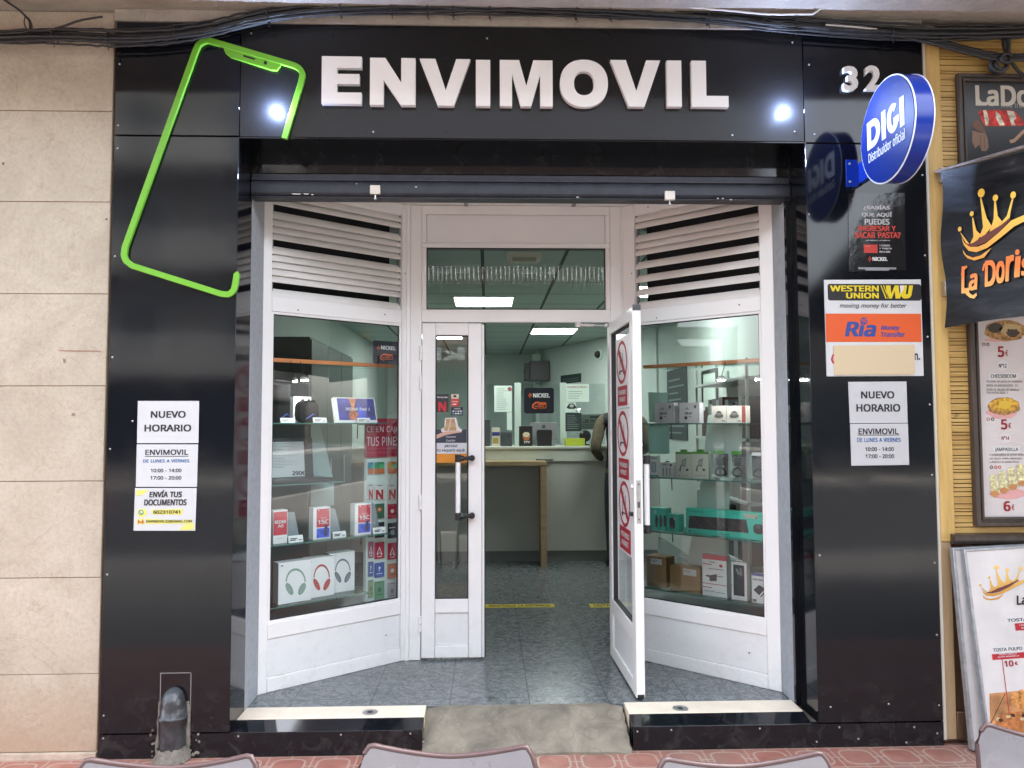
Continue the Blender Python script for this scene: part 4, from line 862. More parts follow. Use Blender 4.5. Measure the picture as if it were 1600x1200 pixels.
for i, (cx, cy, rr) in enumerate(((1562,101,13),(1562,103,11),(1560,100,14),(1563,102,9),(1568,94,8))):
    a = MB(); pts = []
    for j in range(21): t = 2*pi*j/20; u, v = F_.on(cx+rr*cos(t), cy+rr*.9*sin(t)); pts.append((u, -.03-.008*i, v))
    a.tube(pts, .009, CABLE, 7, caps=False); a.build('coil', cc, smooth=60)

# ================================================================== WHITE ALUMINIUM STOREFRONT
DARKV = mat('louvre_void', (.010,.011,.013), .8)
ZT_, ZG1, ZG0 = 2.874, 2.140, .485
def bay(label, F, L, su0, su1, gu0, gu1, pattern, flip):
    r = thing('angled_shop_window', label, 'shop window', F.at(L/2, FL, 0))
    a = MB(); D0, D1 = -.045, .0
    a.fbox(F, su0, gu0, FL, ZT_, D0, D1, WHITE); a.fbox(F, gu1, su1, FL, ZT_, D0, D1, WHITE)
    for z0, z1 in ((2.805, ZT_), (ZG1, 2.222), (.405, ZG0), (FL, .205)): a.fbox(F, gu0+.0005, gu1-.0005, z0, z1, D0, D1-.0012, WHITE)
    a.build('frame', r, bevel=.0035)
    a = MB()                                   # glazing beads and gaskets
    for z0, z1 in ((ZG0, ZG0+.014), (ZG1-.014, ZG1)): a.fbox(F, gu0+.001, gu1-.001, z0, z1, -.03, -.006, WHITE)
    a.fbox(F, gu0+.0008, gu0+.014, ZG0+.014, ZG1-.014, -.03, -.006, WHITE); a.fbox(F, gu1-.014, gu1-.0008, ZG0+.014, ZG1-.014, -.03, -.006, WHITE); a.build('glazing_bead', r, bevel=.002)
    a = MB(); GK = mat('black_gasket', (.015,.015,.016), .6)
    for b_ in ((gu0+.014, gu1-.014, ZG0+.014, ZG0+.019), (gu0+.014, gu1-.014, ZG1-.019, ZG1-.014), (gu0+.014, gu0+.018, ZG0+.019, ZG1-.019), (gu1-.018, gu1-.014, ZG0+.019, ZG1-.019)): a.fbox(F, *b_, -.022, -.012, GK)
    a.build('gasket', r, smooth=0)
    a = MB(); a.poly(F, [(gu0+.012,ZG0+.012),(gu1-.012,ZG0+.012),(gu1-.012,ZG1-.012),(gu0+.012,ZG1-.012)], -.018, GLASS); a.build('glass_pane', r, smooth=0)
    a = MB(); a.fbox(F, gu0+.001, gu1-.001, .206, .404, -.035, -.009, WPANEL); a.build('lower_panel', r, bevel=.003)
    a = MB(); n_ = len(pattern); p = (2.803-2.223)/n_
    for i, ch in enumerate(pattern):
        z1 = 2.803 - i*p; z0 = z1-p
        if ch == 'G': continue
        pr = [(-.030,z1+.006),(-.026,z1+.004),(-.016,z1-.4*p),(-.008,z0+.004),(-.0085,z0+.0005),(-.011,z0-.0008),(-.0135,z0+.003),(-.020,z1-.4*p),(-.029,z1+.002)]
        SX = Fr(F.at(0, 0, 0), F.n, (0,0,1)); a.prism(SX, pr, -(gu1-.003) if SX.n.dot(F.u) < 0 else gu0+.003, -(gu0+.003) if SX.n.dot(F.u) < 0 else gu1-.003, SLAT)
    a.build('louvre', r, smooth=50)
    a = MB(); a.fbox(F, gu0+.001, gu0+.012, 2.223, 2.804, -.042, -.020, MGREY); a.fbox(F, gu1-.012, gu1-.001, 2.223, 2.804, -.042, -.020, MGREY); a.build('louvre_bracket', r)
    a = MB(); a.fbox(F, gu0, gu1, 2.215, 2.81, -.16, -.15, DARKV); a.fbox(F, gu0, gu1, 2.17, 2.214, -.15, -.046, DARKV); a.build('dark_void_sheet', r)  # near-black sheets stand in for the unlit void behind the slats
    a = MB()
    for u, z_ in (((gu0-.02) if flip else gu1+.02, 2.45), (gu0+.15, 2.16), (gu1-.12, 2.185), ((gu0+.1), 2.84), (gu1-.1, .3)): a.lathe(F, (u, z_), [(.004,-.001),(.004,.0012)], mat('small_hole', (.05,.05,.05), .6), 8)
    a.build('screw', r); return r
bay('angled white framed shop window with black speakers and red phone boxes', LW, LWL, -.004, LWL-.012, .057, .876, 'SSGSSSSGSSSSSGS', False)
bay('angled white framed shop window with teal keyboard carton behind the open door', RW, RWL, .012, RWL+.0, .105, .893, 'SSGSSSGSGSGSGS', True)

tr = thing('door_frame', 'white aluminium door frame with glazed transom above the entrance', 'door frame', (.18,1.0,FL))
PX0, PX1 = -.470, .822; LX0, LX1 = -.398, .752
a = MB(); YB0, YB1 = -.05, .03
a.fbox(TF, PX0, LX0-.003, FL, ZT_, YB0, .0, WHITE); a.build('post', tr, bevel=.004)
a = MB(); a.fbox(TF, LX1+.003, PX1, FL, ZT_, YB0, .0, WHITE); a.build('post', tr, bevel=.004)
a = MB()
for z0, z1 in ((2.818, ZT_-.001), (2.612, 2.640), (2.152, 2.230)): a.fbox(TF, LX0-.0025, LX1+.0025, z0, z1, -.048, -.001, WHITE)
for u0, u1 in ((LX0-.0025, -.372), (.727, LX1+.0025)): a.fbox(TF, u0, u1, 2.2305, 2.6115, -.048, -.001, WHITE); a.fbox(TF, u0, u1, 2.6405, 2.8175, -.048, -.001, WHITE)
a.build('transom_frame', tr, bevel=.0035)
a = MB(); a.fbox(TF, -.371, .726, 2.641, 2.817, -.04, -.010, WPANEL); a.build('blind_panel', tr, bevel=.003)
a = MB(); GK = MATS['black_gasket']
for b_ in ((-.3715,.7265,2.2305,2.236),(-.3715,.7265,2.606,2.6115),(-.3715,-.366,2.236,2.606),(.721,.7265,2.236,2.606)): a.fbox(TF, *b_, -.03, -.008, GK)
a.build('gasket', tr, smooth=0)
a = MB(); a.poly(TF, [(-.368,2.234),(.724,2.234),(.724,2.608),(-.368,2.608)], -.02, GLASS); a.build('transom_pane', tr, smooth=0)
# closing posts between the bays and the door frame
a = MB(); a.prism(Fr((0,0,FL), (1,0,0), (0,1,0)), [(-.4705,1.001),(-.4705,1.05),(-.53,1.05),(-.49,.995)], 0, ZT_-FL, WHITE); a.build('corner_post', tr, bevel=.002)
a = MB(); a.prism(Fr((0,0,FL), (1,0,0), (0,1,0)), [(.8225,1.001),(.835,1.005),(.88,1.05),(.8225,1.05)], 0, ZT_-FL, WHITE); a.build('corner_post', tr, bevel=.002)

def leaf(label, F, W, gu0, gu1, hinges, both, zt=2.146):
    r = thing('door_leaf', label, 'door', F.at(W/2, FL+.01, 0), group='leaves of the shop door'); zb = FL+.012
    T0, T1 = -.046, .0
    a = MB(); a.fbox(F, .001, gu0, zb, zt, T0, T1, WHITE); a.fbox(F, gu1, W, zb, zt, T0, T1, WHITE)
    for z0, z1 in ((2.072, zt), (.405, .487), (zb, .212)): a.fbox(F, gu0+.0005, gu1-.0005, z0, z1, T0+.001, T1-.001, WHITE)
    a.build('frame', r, bevel=.004)
    a = MB(); a.fbox(F, gu0+.001, gu1-.001, .2125, .4045, -.036, -.011, WPANEL); a.build('lower_panel', r, bevel=.003)
    a = MB()
    for b_ in ((gu0+.0008,gu1-.0008,.4875,.494),(gu0+.0008,gu1-.0008,2.065,2.0715),(gu0+.0008,gu0+.007,.494,2.065),(gu1-.007,gu1-.0008,.494,2.065)): a.fbox(F, *b_, -.036, -.009, GK)
    a.build('gasket', r, smooth=0)
    a = MB(); a.poly(F, [(gu0+.004,.49),(gu1-.004,.49),(gu1-.004,2.068),(gu0+.004,2.068)], -.022, GLASS); a.build('glass_pane', r, smooth=0)
    for z_ in hinges:
        a = MB(); c = F.at(-.006, z_, .004)
        a.tube([c, c+Vector((0,0,.042))], .010, WHITE, 12); a.tube([c+Vector((0,0,.045)), c+Vector((0,0,.088))], .010, WHITE, 12); a.build('hinge', r, smooth=40)
    return r
def handle(r, F, u, z0, z1, s, du, off=0.):
    F = Fr(F.at(0, 0, off), F.u)
    a = MB(); a.tube([F.at(u, z0, s*.062), F.at(u, z1, s*.062)], .0145, mat('white_handle_tube', (.82,.82,.82), .22), 16); h = a.build('handle', r, smooth=40)
    for z_ in (z0, z1):
        a = MB(); a.tube([F.at(u, z_-.022, s*.062), F.at(u, z_+.022, s*.062)], .019, BLK, 14); a.tube([F.at(u, z_, s*.062), F.at(u+du*.4, z_, s*.058)], .016, BLK, 12); a.tube([F.at(u+du*.4, z_, s*.058), F.at(u+du, z_, s*.03)], [.011,.014], BLK, 12); a.tube([F.at(u+du*.97, z_, s*.045), F.at(u+du*.97, z_, s*.0)], .018, BLK, 12); a.build('handle_bracket', h, smooth=40)
fx = leaf('white closed door leaf with courier and red film stickers', Fr((LX0,1.0-.0,0), (1,0,0)), .362, .082, .282, (.30, 1.02, 1.74, 1.92), False)
FXF = Fr((LX0,1.0,0), (1,0,0)); handle(fx, FXF, .222, .985, 1.328, 1, .085)
a = MB(); a.fbox(FXF, .363, .378, FL+.01, 2.140, -.04, -.012, WHITE); a.build('rebate_strip', fx, bevel=.003)
a = MB(); a.fbox(FXF, .378, .384, FL+.01, 2.140, -.038, -.016, GK); a.build('rubber_seal', fx)
op = leaf('white open door leaf with three red stickers swung out toward the street', DR, DRL, .088, .668, (), True, 2.140)
OPB = Fr(DR.at(0,0,-.046), -DR.u, (0,0,1)); handle(op, DR, DRL-.045, .985, 1.345, -1, -.0, -.014)
EDG = Fr(DR.at(DRL, 0, 0), DR.n*-1, (0,0,1))
a = MB(); a.fbox(EDG, .012, .034, 1.02, 1.24, .0, .002, STEEL)
for z_ in (1.04, 1.22): a.lathe(EDG, (.023, z_), [(.004,.002),(.004,.0035)], MATS['dark_bolt'], 8)
a.fbox(EDG, .017, .029, 1.10, 1.13, .002, .004, DGREY); a.fbox(EDG, .017, .029, 1.155, 1.185, .002, .008, STEEL); a.build('lock_plate', op, smooth=0)
a = MB(); a.fbox(EDG, .006, .040, FL+.0125, FL+.03, .0, .004, RUBBER); a.build('bottom_cap', op, bevel=.001)
a = MB(); a.fbox(EDG, .002, .044, 2.12, 2.15, .0, .003, DGREY); a.build('top_cap', op)
a = MB(); a.fbox(DR, DRL-.06, DRL-.02, 1.055, 1.075, .0, .018, BLK); a.build('thumb_turn', op, bevel=.002)
a = MB(); a.fbox(DR, DRL-.06, DRL-.02, 1.20, 1.215, .0, .012, WHITE); a.build('catch', op, bevel=.001)
a = MB(); a.fbox(DR, .001, .034, 2.1405, 2.152, -.04, -.005, WHITE); a.build('top_pivot', op)
# door closer arm
dc = thing('door_closer', 'white door closer arm under the transom at the open leaf', 'door closer', (.63,.96,2.15))
p0, p1 = TF.at(.552, 2.132, .03), DR.at(.05, 2.128, .015)
a = MB(); a.tube([p0, p0.lerp(p1,.55)], .009, mat('closer_white', (.6,.58,.54), .4), 8); a.tube([p0.lerp(p1,.5), p1], .006, STEEL, 8); a.lathe(Fr((0,0,2.125), (1,0,0), (0,1,0)), (p0.x, p0.y), [(.016,-.008),(.016,.018)], MATS['closer_white'], 12)
a.fbox(TF, .535, .57, 2.118, 2.1515, .0, .03, MATS['closer_white']); a.lathe(Fr((0,0,2.12), (1,0,0), (0,1,0)), (p1.x, p1.y), [(.014,0),(.014,.022)], STEEL, 12); a.build('arm', dc, bevel=.001)

# stickers on the two leaves
zk = lambda x, y: (940+x/4.443, 470+y/4.443); z8 = lambda x, y: (940+x/4.286, 720+y/4.286)
STK = mat('sticker_white', (.78,.77,.78), .35); RSTK = flat(186,34,56)
for lab, cb_, lb_, sb_ in (('red no-scooter sticker on the open door leaf, topmost of three', (963.4,532,979.6,600), (965.2,603,980,634), (962.6,526,982.6,637)), ('red no-scooter sticker on the open door leaf, middle of three', (964.8,642,981.8,713), (967,716.5,982.4,748), (964.2,639,984.4,750.5)), ('red no-scooter sticker on the open door leaf, lowest of three', (967.4,752,984.4,823.5), (968.6,824.5,985.4,861), (966.8,751.5,986.6,863))):
    a = MB(); a.prect(DR, sb_, -.0145, STK, .006); n0 = -.0138
    u0, u1, v0, v1 = DR.rect(cb_, n0); cu, cv, A, B = (u0+u1)/2, (v0+v1)/2, (u1-u0)/2, (v1-v0)/2
    el = lambda f: [(cu+A*f*cos(2*pi*i/40), cv+B*f*sin(2*pi*i/40)) for i in range(40)]
    a.ring(DR, el(1), el(.84), n0-.0004, n0, RSTK)
    for P0, P1, wv in (((-.60,.62),(.62,-.60),.10),): a.poly(DR, [(cu+A*(P0[0]-wv), cv+B*(P0[1]-wv)), (cu+A*(P0[0]+wv), cv+B*(P0[1]+wv)), (cu+A*(P1[0]+wv), cv+B*(P1[1]+wv)), (cu+A*(P1[0]-wv), cv+B*(P1[1]-wv))], n0+.001, RSTK)
    for px_, py_, wx, hy in ((.0,-.40,.44,.035),(-.32,.02,.035,.42),(-.32,.46,.16,.03),(.22,.0,.03,.4)): a.poly(DR, [(cu+A*(px_-wx), cv+B*(py_-hy)), (cu+A*(px_+wx), cv+B*(py_-hy)), (cu+A*(px_+wx), cv+B*(py_+hy)), (cu+A*(px_-wx), cv+B*(py_+hy))], n0+.0004, INK)
    for px_ in (-.36, .36): a.poly(DR, [(cu+A*(px_+.14*cos(t)), cv+B*(-.46+.10*sin(t))) for t in [2*pi*i/14 for i in range(14)]], n0+.0006, INK)
    a.prect(DR, lb_, n0, RSTK); u0, u1, v0, v1 = DR.rect(lb_, n0); h = v1-v0; wd = u1-u0
    a.text(DR, 'PROHIBIDO', u0+wd*.12, u1-wd*.12, v0+h*.56, v0+h*.80, n0+.0006, WHT, .03); a.text(DR, 'PATINETE', u0+wd*.2, u1-wd*.2, v0+h*.20, v0+h*.44, n0+.0006, WHT, .03)
    one(a, 'door_sticker', lab, 'sticker', 'stickers on the open door leaf', smooth=0)
GF = Fr((0,1.018,0), (1,0,0)); nS = .0015
def stk(label, draw, cat='sticker'):
    a = MB(); draw(a); return one(a, 'sticker', label, cat, smooth=0)
def s1(a): a.prect(GF, (682,616,701,644), nS, flat(52,50,54), .001); a.ptext(GF, 'N', (685,628,697,643), nS+.0006, flat(214,40,50), .06); a.ptext(GF, 'Recarga aquí', (683.5,619,699.5,622.5), nS+.0006, WHT, .02)
stk('dark sticker with a large red N on the closed door leaf', s1)
def s2(a): a.prect(GF, (705,616,717,623), nS, flat(226,208,184), .001); a.prect(GF, (705,623.4,717,635), nS, flat(214,54,46), .001); a.prect(GF, (708.5,617.5,713,620.5), nS+.0006, INK); a.ptext(GF, 'Recargas', (707,626,715.5,629), nS+.0006, WHT, .02); a.prect(GF, (707,631,713,632.5), nS+.0006, WHT)
stk('small cream and red sticker right of the large red N', s2)
def s3(a):
    a.prect(GF, (705,636,723,649), nS, flat(28,32,44), .001)
    for i in range(4):
        for j in range(2): a.prect(GF, (707+i*3.9,641.5+j*3.6,709.8+i*3.9,643.7+j*3.6), nS+.0006, (WHT, flat(120,170,220), flat(220,220,190))[(i+j) % 3])
    a.ptext(GF, 'PaysafeCard', (709,637.6,719,640), nS+.0006, WHT, .02)
stk('small dark sticker with rows of card logos on the closed door leaf', s3)
def s4(a):
    NV = flat(52,58,76); a.ppoly(GF, [(680,671),(700,671.5),(729,671),(729,692),(680,692)], nS, NV, .001); a.prect(GF, (680,692.2,729,708.8), nS, flat(222,224,230), .001); a.prect(GF, (680,709,729,723), nS, flat(232,150,44), .001)
    a.ppoly(GF, [(695,653),(713,652.5),(715,659),(715.5,666),(722,672),(721,675),(706,676.5),(690,675),(689,671),(694.5,667)], nS+.0005, flat(238,234,228))
    for b_, c_ in (((694,667,713,673),(196,160,120)),((696,660,712,667.5),(206,172,134)),((697,654.5,711,660.5),(190,154,116))): a.prect(GF, b_, nS+.001, flat(*c_)); a.prect(GF, (b_[0]+6,b_[1],b_[0]+8,b_[3]), nS+.0014, flat(226,206,176))
    a.ppoly(GF, [(680,680),(692,675.5),(702,673.5),(720,673.8),(721,675.5),(708,677.5),(696,680),(680,686.5)], nS+.0018, flat(222,180,160))
    a.ptext(GF, 'Paquetería', (697,681.5,712,684), nS+.0006, WHT, .02); a.ptext(GF, 'Counter', (697,686.5,711.5,690), nS+.0006, WHT, .0)
    a.ptext(GF, '¡RECOGE', (694.5,695,714.5,699.5), nS+.0006, flat(50,56,70), .035); a.ptext(GF, 'TU PAQUETE AQUÍ!', (682.5,701,726,706.5), nS+.0006, flat(50,56,70), .035)
stk('courier poster with stacked parcels on an open hand, RECOGE TU PAQUETE AQUÍ', s4, 'poster')
def nickelsign(F, b_, n, th, label, name='bank_sign'):
    x0, y0, x1, y1 = b_; w_, h = x1-x0, y1-y0; a = MB(); NVY = flat(22,28,40,.3)
    u0, u1, v0, v1 = F.rect(b_, n); a.prism(F, rrect(u0, u1, v0, v1, (v1-v0)*.09), n-th, n, NVY)
    q_ = lambda fx, fy: (x0+w_*fx, y0+h*fy)
    a.ptext(F, 'NiCKEL', (*q_(.30,.21), *q_(.86,.38)), n+.0008, WHT, .05); nick(a, F, (*q_(.13,.19), *q_(.27,.40)), n+.0008, flat(236,104,40))
    hand = [(.27,.66),(.38,.55),(.50,.54),(.50,.57),(.72,.57),(.74,.60),(.74,.78),(.72,.80),(.44,.80),(.40,.84),(.30,.80),(.27,.76)]
    a.ppoly(F, [q_(*p) for p in hand], n+.0008, flat(236,104,40)); a.ppoly(F, [q_(.31+ (p[0]-.27)*.87, .59+(p[1]-.54)*.72) for p in hand], n+.0014, NVY)
    for b2 in ((.46,.62,.70,.66),(.46,.70,.66,.73),(.36,.70,.44,.74)): a.prect(F, (*q_(*b2[:2]), *q_(*b2[2:])), n+.002, flat(236,104,40))
    return one(a, name, label, 'sign', smooth=0)
nickelsign(LW, (583,533,624,569), -.021, .0015, 'small black sticker with an orange hand in the top corner of the left window', 'window_sticker')

# ================================================================== INSIDE THE SHOP
LAMP = mat('ceiling_lamp_panel', (.93,1.,.95), .5, emit=2.4)
for i, (x0, y0, lab) in enumerate(((.564, 6.0, 'lit square ceiling lamp seen through the open doorway'), (-.336, 3.6, 'lit square ceiling lamp seen through the transom glass'), (-.936, 6.6, 'lit square ceiling lamp seen at the top of the closed door leaf'), (1.164, 3.0, 'lit square ceiling lamp above the counter behind the right shop window'))):
    r = thing('ceiling_lamp', lab, 'lamp', (x0+.3, y0+.3, 2.74), group='ceiling lamps of the shop')
    a = MB(); a.ring(Fr((0,0,2.738), (1,0,0), (0,1,0)), [(x0,y0),(x0+.6,y0),(x0+.6,y0+.6),(x0,y0+.6)], [(x0+.02,y0+.02),(x0+.58,y0+.02),(x0+.58,y0+.58),(x0+.02,y0+.58)], 0, .011, mat('lamp_rim', (.7,.72,.7), .5)); a.build('rim', r, smooth=0)
    a = MB(); a.box(x0+.021, x0+.579, y0+.021, y0+.579, 2.741, 2.748, LAMP); a.build('diffuser', r, smooth=0)
el_ = thing('emergency_light', 'pale rounded emergency light on the ceiling behind the transom', 'lamp', (.12,1.75,2.70))
ef = Yf(1.72); a = MB(); a.pround(ef, (792,391,846,409), .03, 0, mat('aged_plastic', S(196,194,178), .4), .06); a.build('case', el_, bevel=.008)
a = MB(); a.pround(ef, (800,401.5,838,408), .012, .004, mat('lamp_cover_plastic', S(150,148,132), .3), .003); a.build('cover', el_, bevel=.002)
a = MB(); u, v = ef.on(819, 391, 0); a.box(u-.06, u+.06, 1.73, 1.77, v-.005, 2.751, MGREY); a.build('mount', el_)

CY = 4.24
COUNT = mat('counter_front_grey', S(176,180,172), .5, var=.03, vscale=3); COUNT2 = mat('counter_upper_white', S(196,204,192), .45, var=.03)
ct = thing('service_counter', 'pale grey service counter across the back of the shop', 'counter', (.6,CY,FL))
CF = Yf(CY-.02); ztop = CF.on(850, 697.5)[1]; zdr = CF.on(850, 721)[1]
a = MB(); a.box(-1.70, 1.75, CY, CY+.55, FL+.11, zdr-.001, COUNT); a.build('front_panel', ct)
a = MB(); a.box(-1.70, 1.75, CY+.03, CY+.52, FL, FL+.109, mat('counter_plinth', S(120,126,122), .4)); a.build('plinth', ct)
a = MB(); a.box(-1.70, 1.75, CY-.018, CY+.55, zdr, ztop-.025, COUNT2); a.build('drawer', ct, bevel=.003)
a = MB(); p0, p1 = Yf(CY-.03).on(838, 718), Yf(CY-.03).on(864, 718)
a.tube([(p0[0], CY-.02, p0[1]), (p0[0]+.02, CY-.045, p0[1]-.004), (p1[0]-.02, CY-.045, p1[1]-.004), (p1[0], CY-.02, p1[1])], .007, BLK, 8); a.build('drawer_handle', ct)
a = MB(); a.box(-1.72, 1.77, CY-.035, CY+.57, ztop-.0245, ztop, COUNT2); a.build('counter_top', ct, bevel=.003)
ht = thing('high_table', 'narrow wooden high table standing against the counter', 'table', (-.1,CY-.2,FL))
HF = Yf(CY-.22); ha = HF.on(800, 727)[1]
x1 = Yf(CY-.3).on(854.5, 800)[0]
a = MB(); a.box(-1.68, x1, CY-.30, CY-.021, ha-.001, ha+.04, COUNTW); a.build('table_top', ht, bevel=.002)
a = MB(); a.box(x1-.06, x1, CY-.295, CY-.04, FL, ha-.0015, COUNTW); a.build('leg', ht, bevel=.002)
a = MB(); a.box(-1.68, -1.62, CY-.295, CY-.04, FL, ha-.0015, COUNTW); a.build('leg', ht, bevel=.002)
a = MB(); e = Yf(CY+.26)
zi = lambda x0, y0, x1, y1: (740+x0/5.217, 490+y0/5.217, 740+x1/5.217, 490+y1/5.217)
def boxat(name, label, cat, F, b_, dep, m, draw=None, n=0, group=None, bevel=.003, bottom=None):
    u0, u1, v0, v1 = F.rect(b_, n)
    if bottom is not None: v0 = bottom
    a = MB(); a.fbox(F, u0, u1, v0, v1, n-dep, n, m)
    if draw: draw(a, F, n+.0012)
    return one(a, name, label, cat, group, bevel=bevel if not draw else 0, smooth=0)
cz = ztop
CT = Yf(CY+.12)
boxat('till_tower', 'tall dark till tower at the left end of the counter', 'machine', CT, (757,656,766,696), .18, DGREY, bottom=cz)
def dd(a, F, n): a.prect(F, (769,675,781,681), n, flat(60,60,130)); a.prect(F, (770,684,779,693), n, flat(190,160,90))
boxat('product_box', 'small blue and yellow box on the counter beside the dark monitor', 'box', CT, (769,668,781,696), .06, mat('cream_carton', S(200,196,176), .6), dd, bottom=cz)
def dd(a, F, n): a.prect(F, (784,680,790,690), n, flat(70,84,84)); a.prect(F, (792,678,797,684), n, flat(60,74,74))
boxat('payment_screen', 'low dark payment screen on the counter, right of the small blue box', 'screen', CT, (782,675.5,800,696), .10, DGREY, dd, bottom=cz)
def dd(a, F, n):
    a.ppoly(F, [(816,681),(829,681),(826,688),(819,688)], n, flat(200,120,70)); a.pell(F, (817,675,828,683), n+.0006, flat(230,220,190), jit=.25); a.ptext(F, 'TPV', (818,689,828,692.5), n, WHT, .03)
boxat('display_card', 'black countertop card with a picture of a filled bowl', 'card', CT, (811,666,832,696), .02, BLK, dd, bottom=cz)
mo = thing('monitor', 'grey flat monitor seen from behind on the counter', 'monitor', (*CT.at(.55, cz, -.15),))
a = MB(); a.prect(CT, (829,660,870.5,687), -.16, MGREY, .03); a.build('screen_shell', mo, bevel=.004)
a = MB(); a.prect(CT, (847,664,852,669), -.158, DGREY, .001); a.build('emblem', mo, smooth=0)
u0, u1, v0, v1 = CT.rect((845,680,855,696), -.18); a = MB(); a.fbox(CT, u0, u1, cz+.008, v1, -.215, -.192, MGREY); a.fbox(CT, u0-.08, u1+.08, cz, cz+.0075, -.28, -.14, MGREY); a.build('stand', mo, bevel=.002)
a = MB(); u0, u1, v0, v1 = CT.rect((838.5,671.5,863,696), 0); a.prism(CT, [(u0+.008,cz),(u1-.008,cz),(u1,v1-.02),(u1-.01,v1),(u0+.01,v1),(u0,v1-.02)], -.10, 0, BLK); one(a, 'card_terminal', 'black cash terminal on the counter in front of the grey monitor', 'terminal', bevel=.006)
boxat('product_box', 'lime yellow flat box on the counter near the customer', 'box', CT, (884,685,914,696), .14, flat(190,206,60), bottom=cz)
bg_ = thing('desk_fan', 'small dark round desk device behind the lime yellow box', 'device', (*CT.at(1.0, cz, -.2),))
a = MB(); u, v = CT.on(914, 681, -.2); a.lathe(Yf(CY+.32), (u, v), [(.05,-.03),(.062,-.01),(.062,.02),(.04,.04)], BLK, 20); a.tube([(u, CY+.32, v-.05), (u, CY+.32, cz+.01)], .012, BLK); a.lathe(Fr((0,0,cz), (1,0,0), (0,1,0)), (u, CY+.32), [(.05,0),(.05,.012)], BLK, 18); a.build('fan_head', bg_)
# glass screen over the counter
SC = Yf(CY+.40)
sc_ = thing('counter_screen', 'clear protective screen with white posts standing on the counter', 'screen', (.5,CY+.4,cz))
for px_ in (809, 880): a = MB(); u = SC.on(px_, 640)[0]; a.box(u-.035, u+.035, CY+.39, CY+.41, cz, SC.on(px_, 598)[1], mat('screen_post_white', S(190,206,196), .5)); a.build('post', sc_, bevel=.002)
a = MB(); u0, v1 = SC.on(760, 600); u1 = SC.on(945, 600)[0]; a.fbox(SC, u0, u1, cz+.001, v1, -.003, .003, CLEAR); a.build('clear_sheet', sc_, smooth=0)
nickelsign(Yf(CY+.36), (819,606,865.5,646), 0, .02, 'black rounded sign with white lettering and orange hand on the counter screen')
PINT = mat('notice_paper', S(206,222,212), .7)
def lines(bx, rows, c_=(90,100,100)):
    def d(a, F, n):
        x0, y0, x1, y1 = bx
        for i in range(rows):
            yy = y0+(y1-y0)*(i+.5)/rows; a.prect(F, (x0, yy-.28, x0+(x1-x0)*random.uniform(.6,1), yy+.28), n, flat(*c_))
    return d
def note(label, F, b_, draw, m=PINT, cat='notice', n=.004):
    a = MB(); a.prect(F, b_, n, m, .002); draw(a, F, n+.0012); return one(a, 'wall_notice', label, cat, smooth=0)
PS = Yf(CY+.39)
def d1(a, F, n): lines((776,606,793,641), 11)(a, F, n); a.pell(F, (793,604.5,799.5,611.5), n+.0006, flat(180,100,110))
note('white printed notice with a round red stamp on the counter screen', PS, (772.2,602.7,799.8,643.5), d1)
note('narrow blank paper strip under the notice with the red stamp', Yf(CY+.388), (792,644.2,800,672), lambda a, F, n: None)
def d2(a, F, n): a.ptext(F, 'ATENCIÓN AL PÚBLICO', (886,603,917,606), n, flat(180,80,80), .02); lines((888,610,914,624), 4)(a, F, n)
note('white notice with a red heading hanging on the counter screen', PS, (884.8,600,920.5,628), d2)
note('long dark list of prices hanging below the red headed notice', PS, (883.5,645,908.5,674), lines((886,648,905,671), 7, (170,186,180)), flat(44,62,62))
def d3(a, F, n): a.ppoly(F, [(885,637),(889,631),(893,630),(897,631),(901,637),(897,639),(889,639)], n, flat(40,56,56)); a.pell(F, (890,631.5,896.5,636.5), n+.0006, flat(190,206,198))
note('small white notice with a dark emblem above the dark list', PS, (883.5,629,900,644), d3)
SWF = Fr(SW.at(0,0,0), SW.u); SWF.n = SW.n
def d4(a, F, n): lines((879,590,905,597), 2, (150,170,164))(a, F, n)
note('dark slanted notice high on the mint rear wall', SW, (876,585,908,598.5), d4, flat(50,70,70))
MP = Yf(CY+.42)
def d5(a, F, n): a.ptext(F, 'MAMPARA', (922,649.5,947,653.5), n, INK, .03); a.ptext(F, 'DE PROTECCIÓN', (914,655,952,658.5), n, INK, .03); a.prect(F, (910,659.5,952,660.3), n, flat(190,50,60)); lines((914,662,950,669), 2)(a, F, n)
note('white MAMPARA DE PROTECCIÓN notice with a red line by the customer', MP, (908,647,953,671), d5)
wc = thing('wall_cabinet', 'small black metal cabinet high on the mint rear wall', 'cabinet', (.6,8.9,2.0))
WF = Yf(8.95); a = MB(); a.prect(WF, (828,564,859,594.5), .3, BLK, .34); a.build('body', wc, bevel=.006)
a = MB(); a.prect(WF, (820,567,827.6,594), .28, DGREY, .28); a.prect(WF, (818.5,577,821,584), .31, BLK, .03); a.build('side_door', wc)
a = MB(); a.prect(WF, (832,553,845,564), .1, PINT, .1); a.build('cable_duct', wc)
dm = thing('dome_camera', 'small dark dome camera on the mint rear wall', 'camera', SW.at(1.0, 2.4))
u, v = SW.on(937.5, 554); a = MB(); a.lathe(SW, (u, v), [(.075,0),(.075,.02),(.06,.03)], PINT, 20); a.build('base', dm)
a = MB(); a.lathe(SW, (u, v), [(.055,.03),(.05,.055),(.03,.078),(.006,.085)], BLK, 20); a.build('lens_dome', dm, smooth=60)
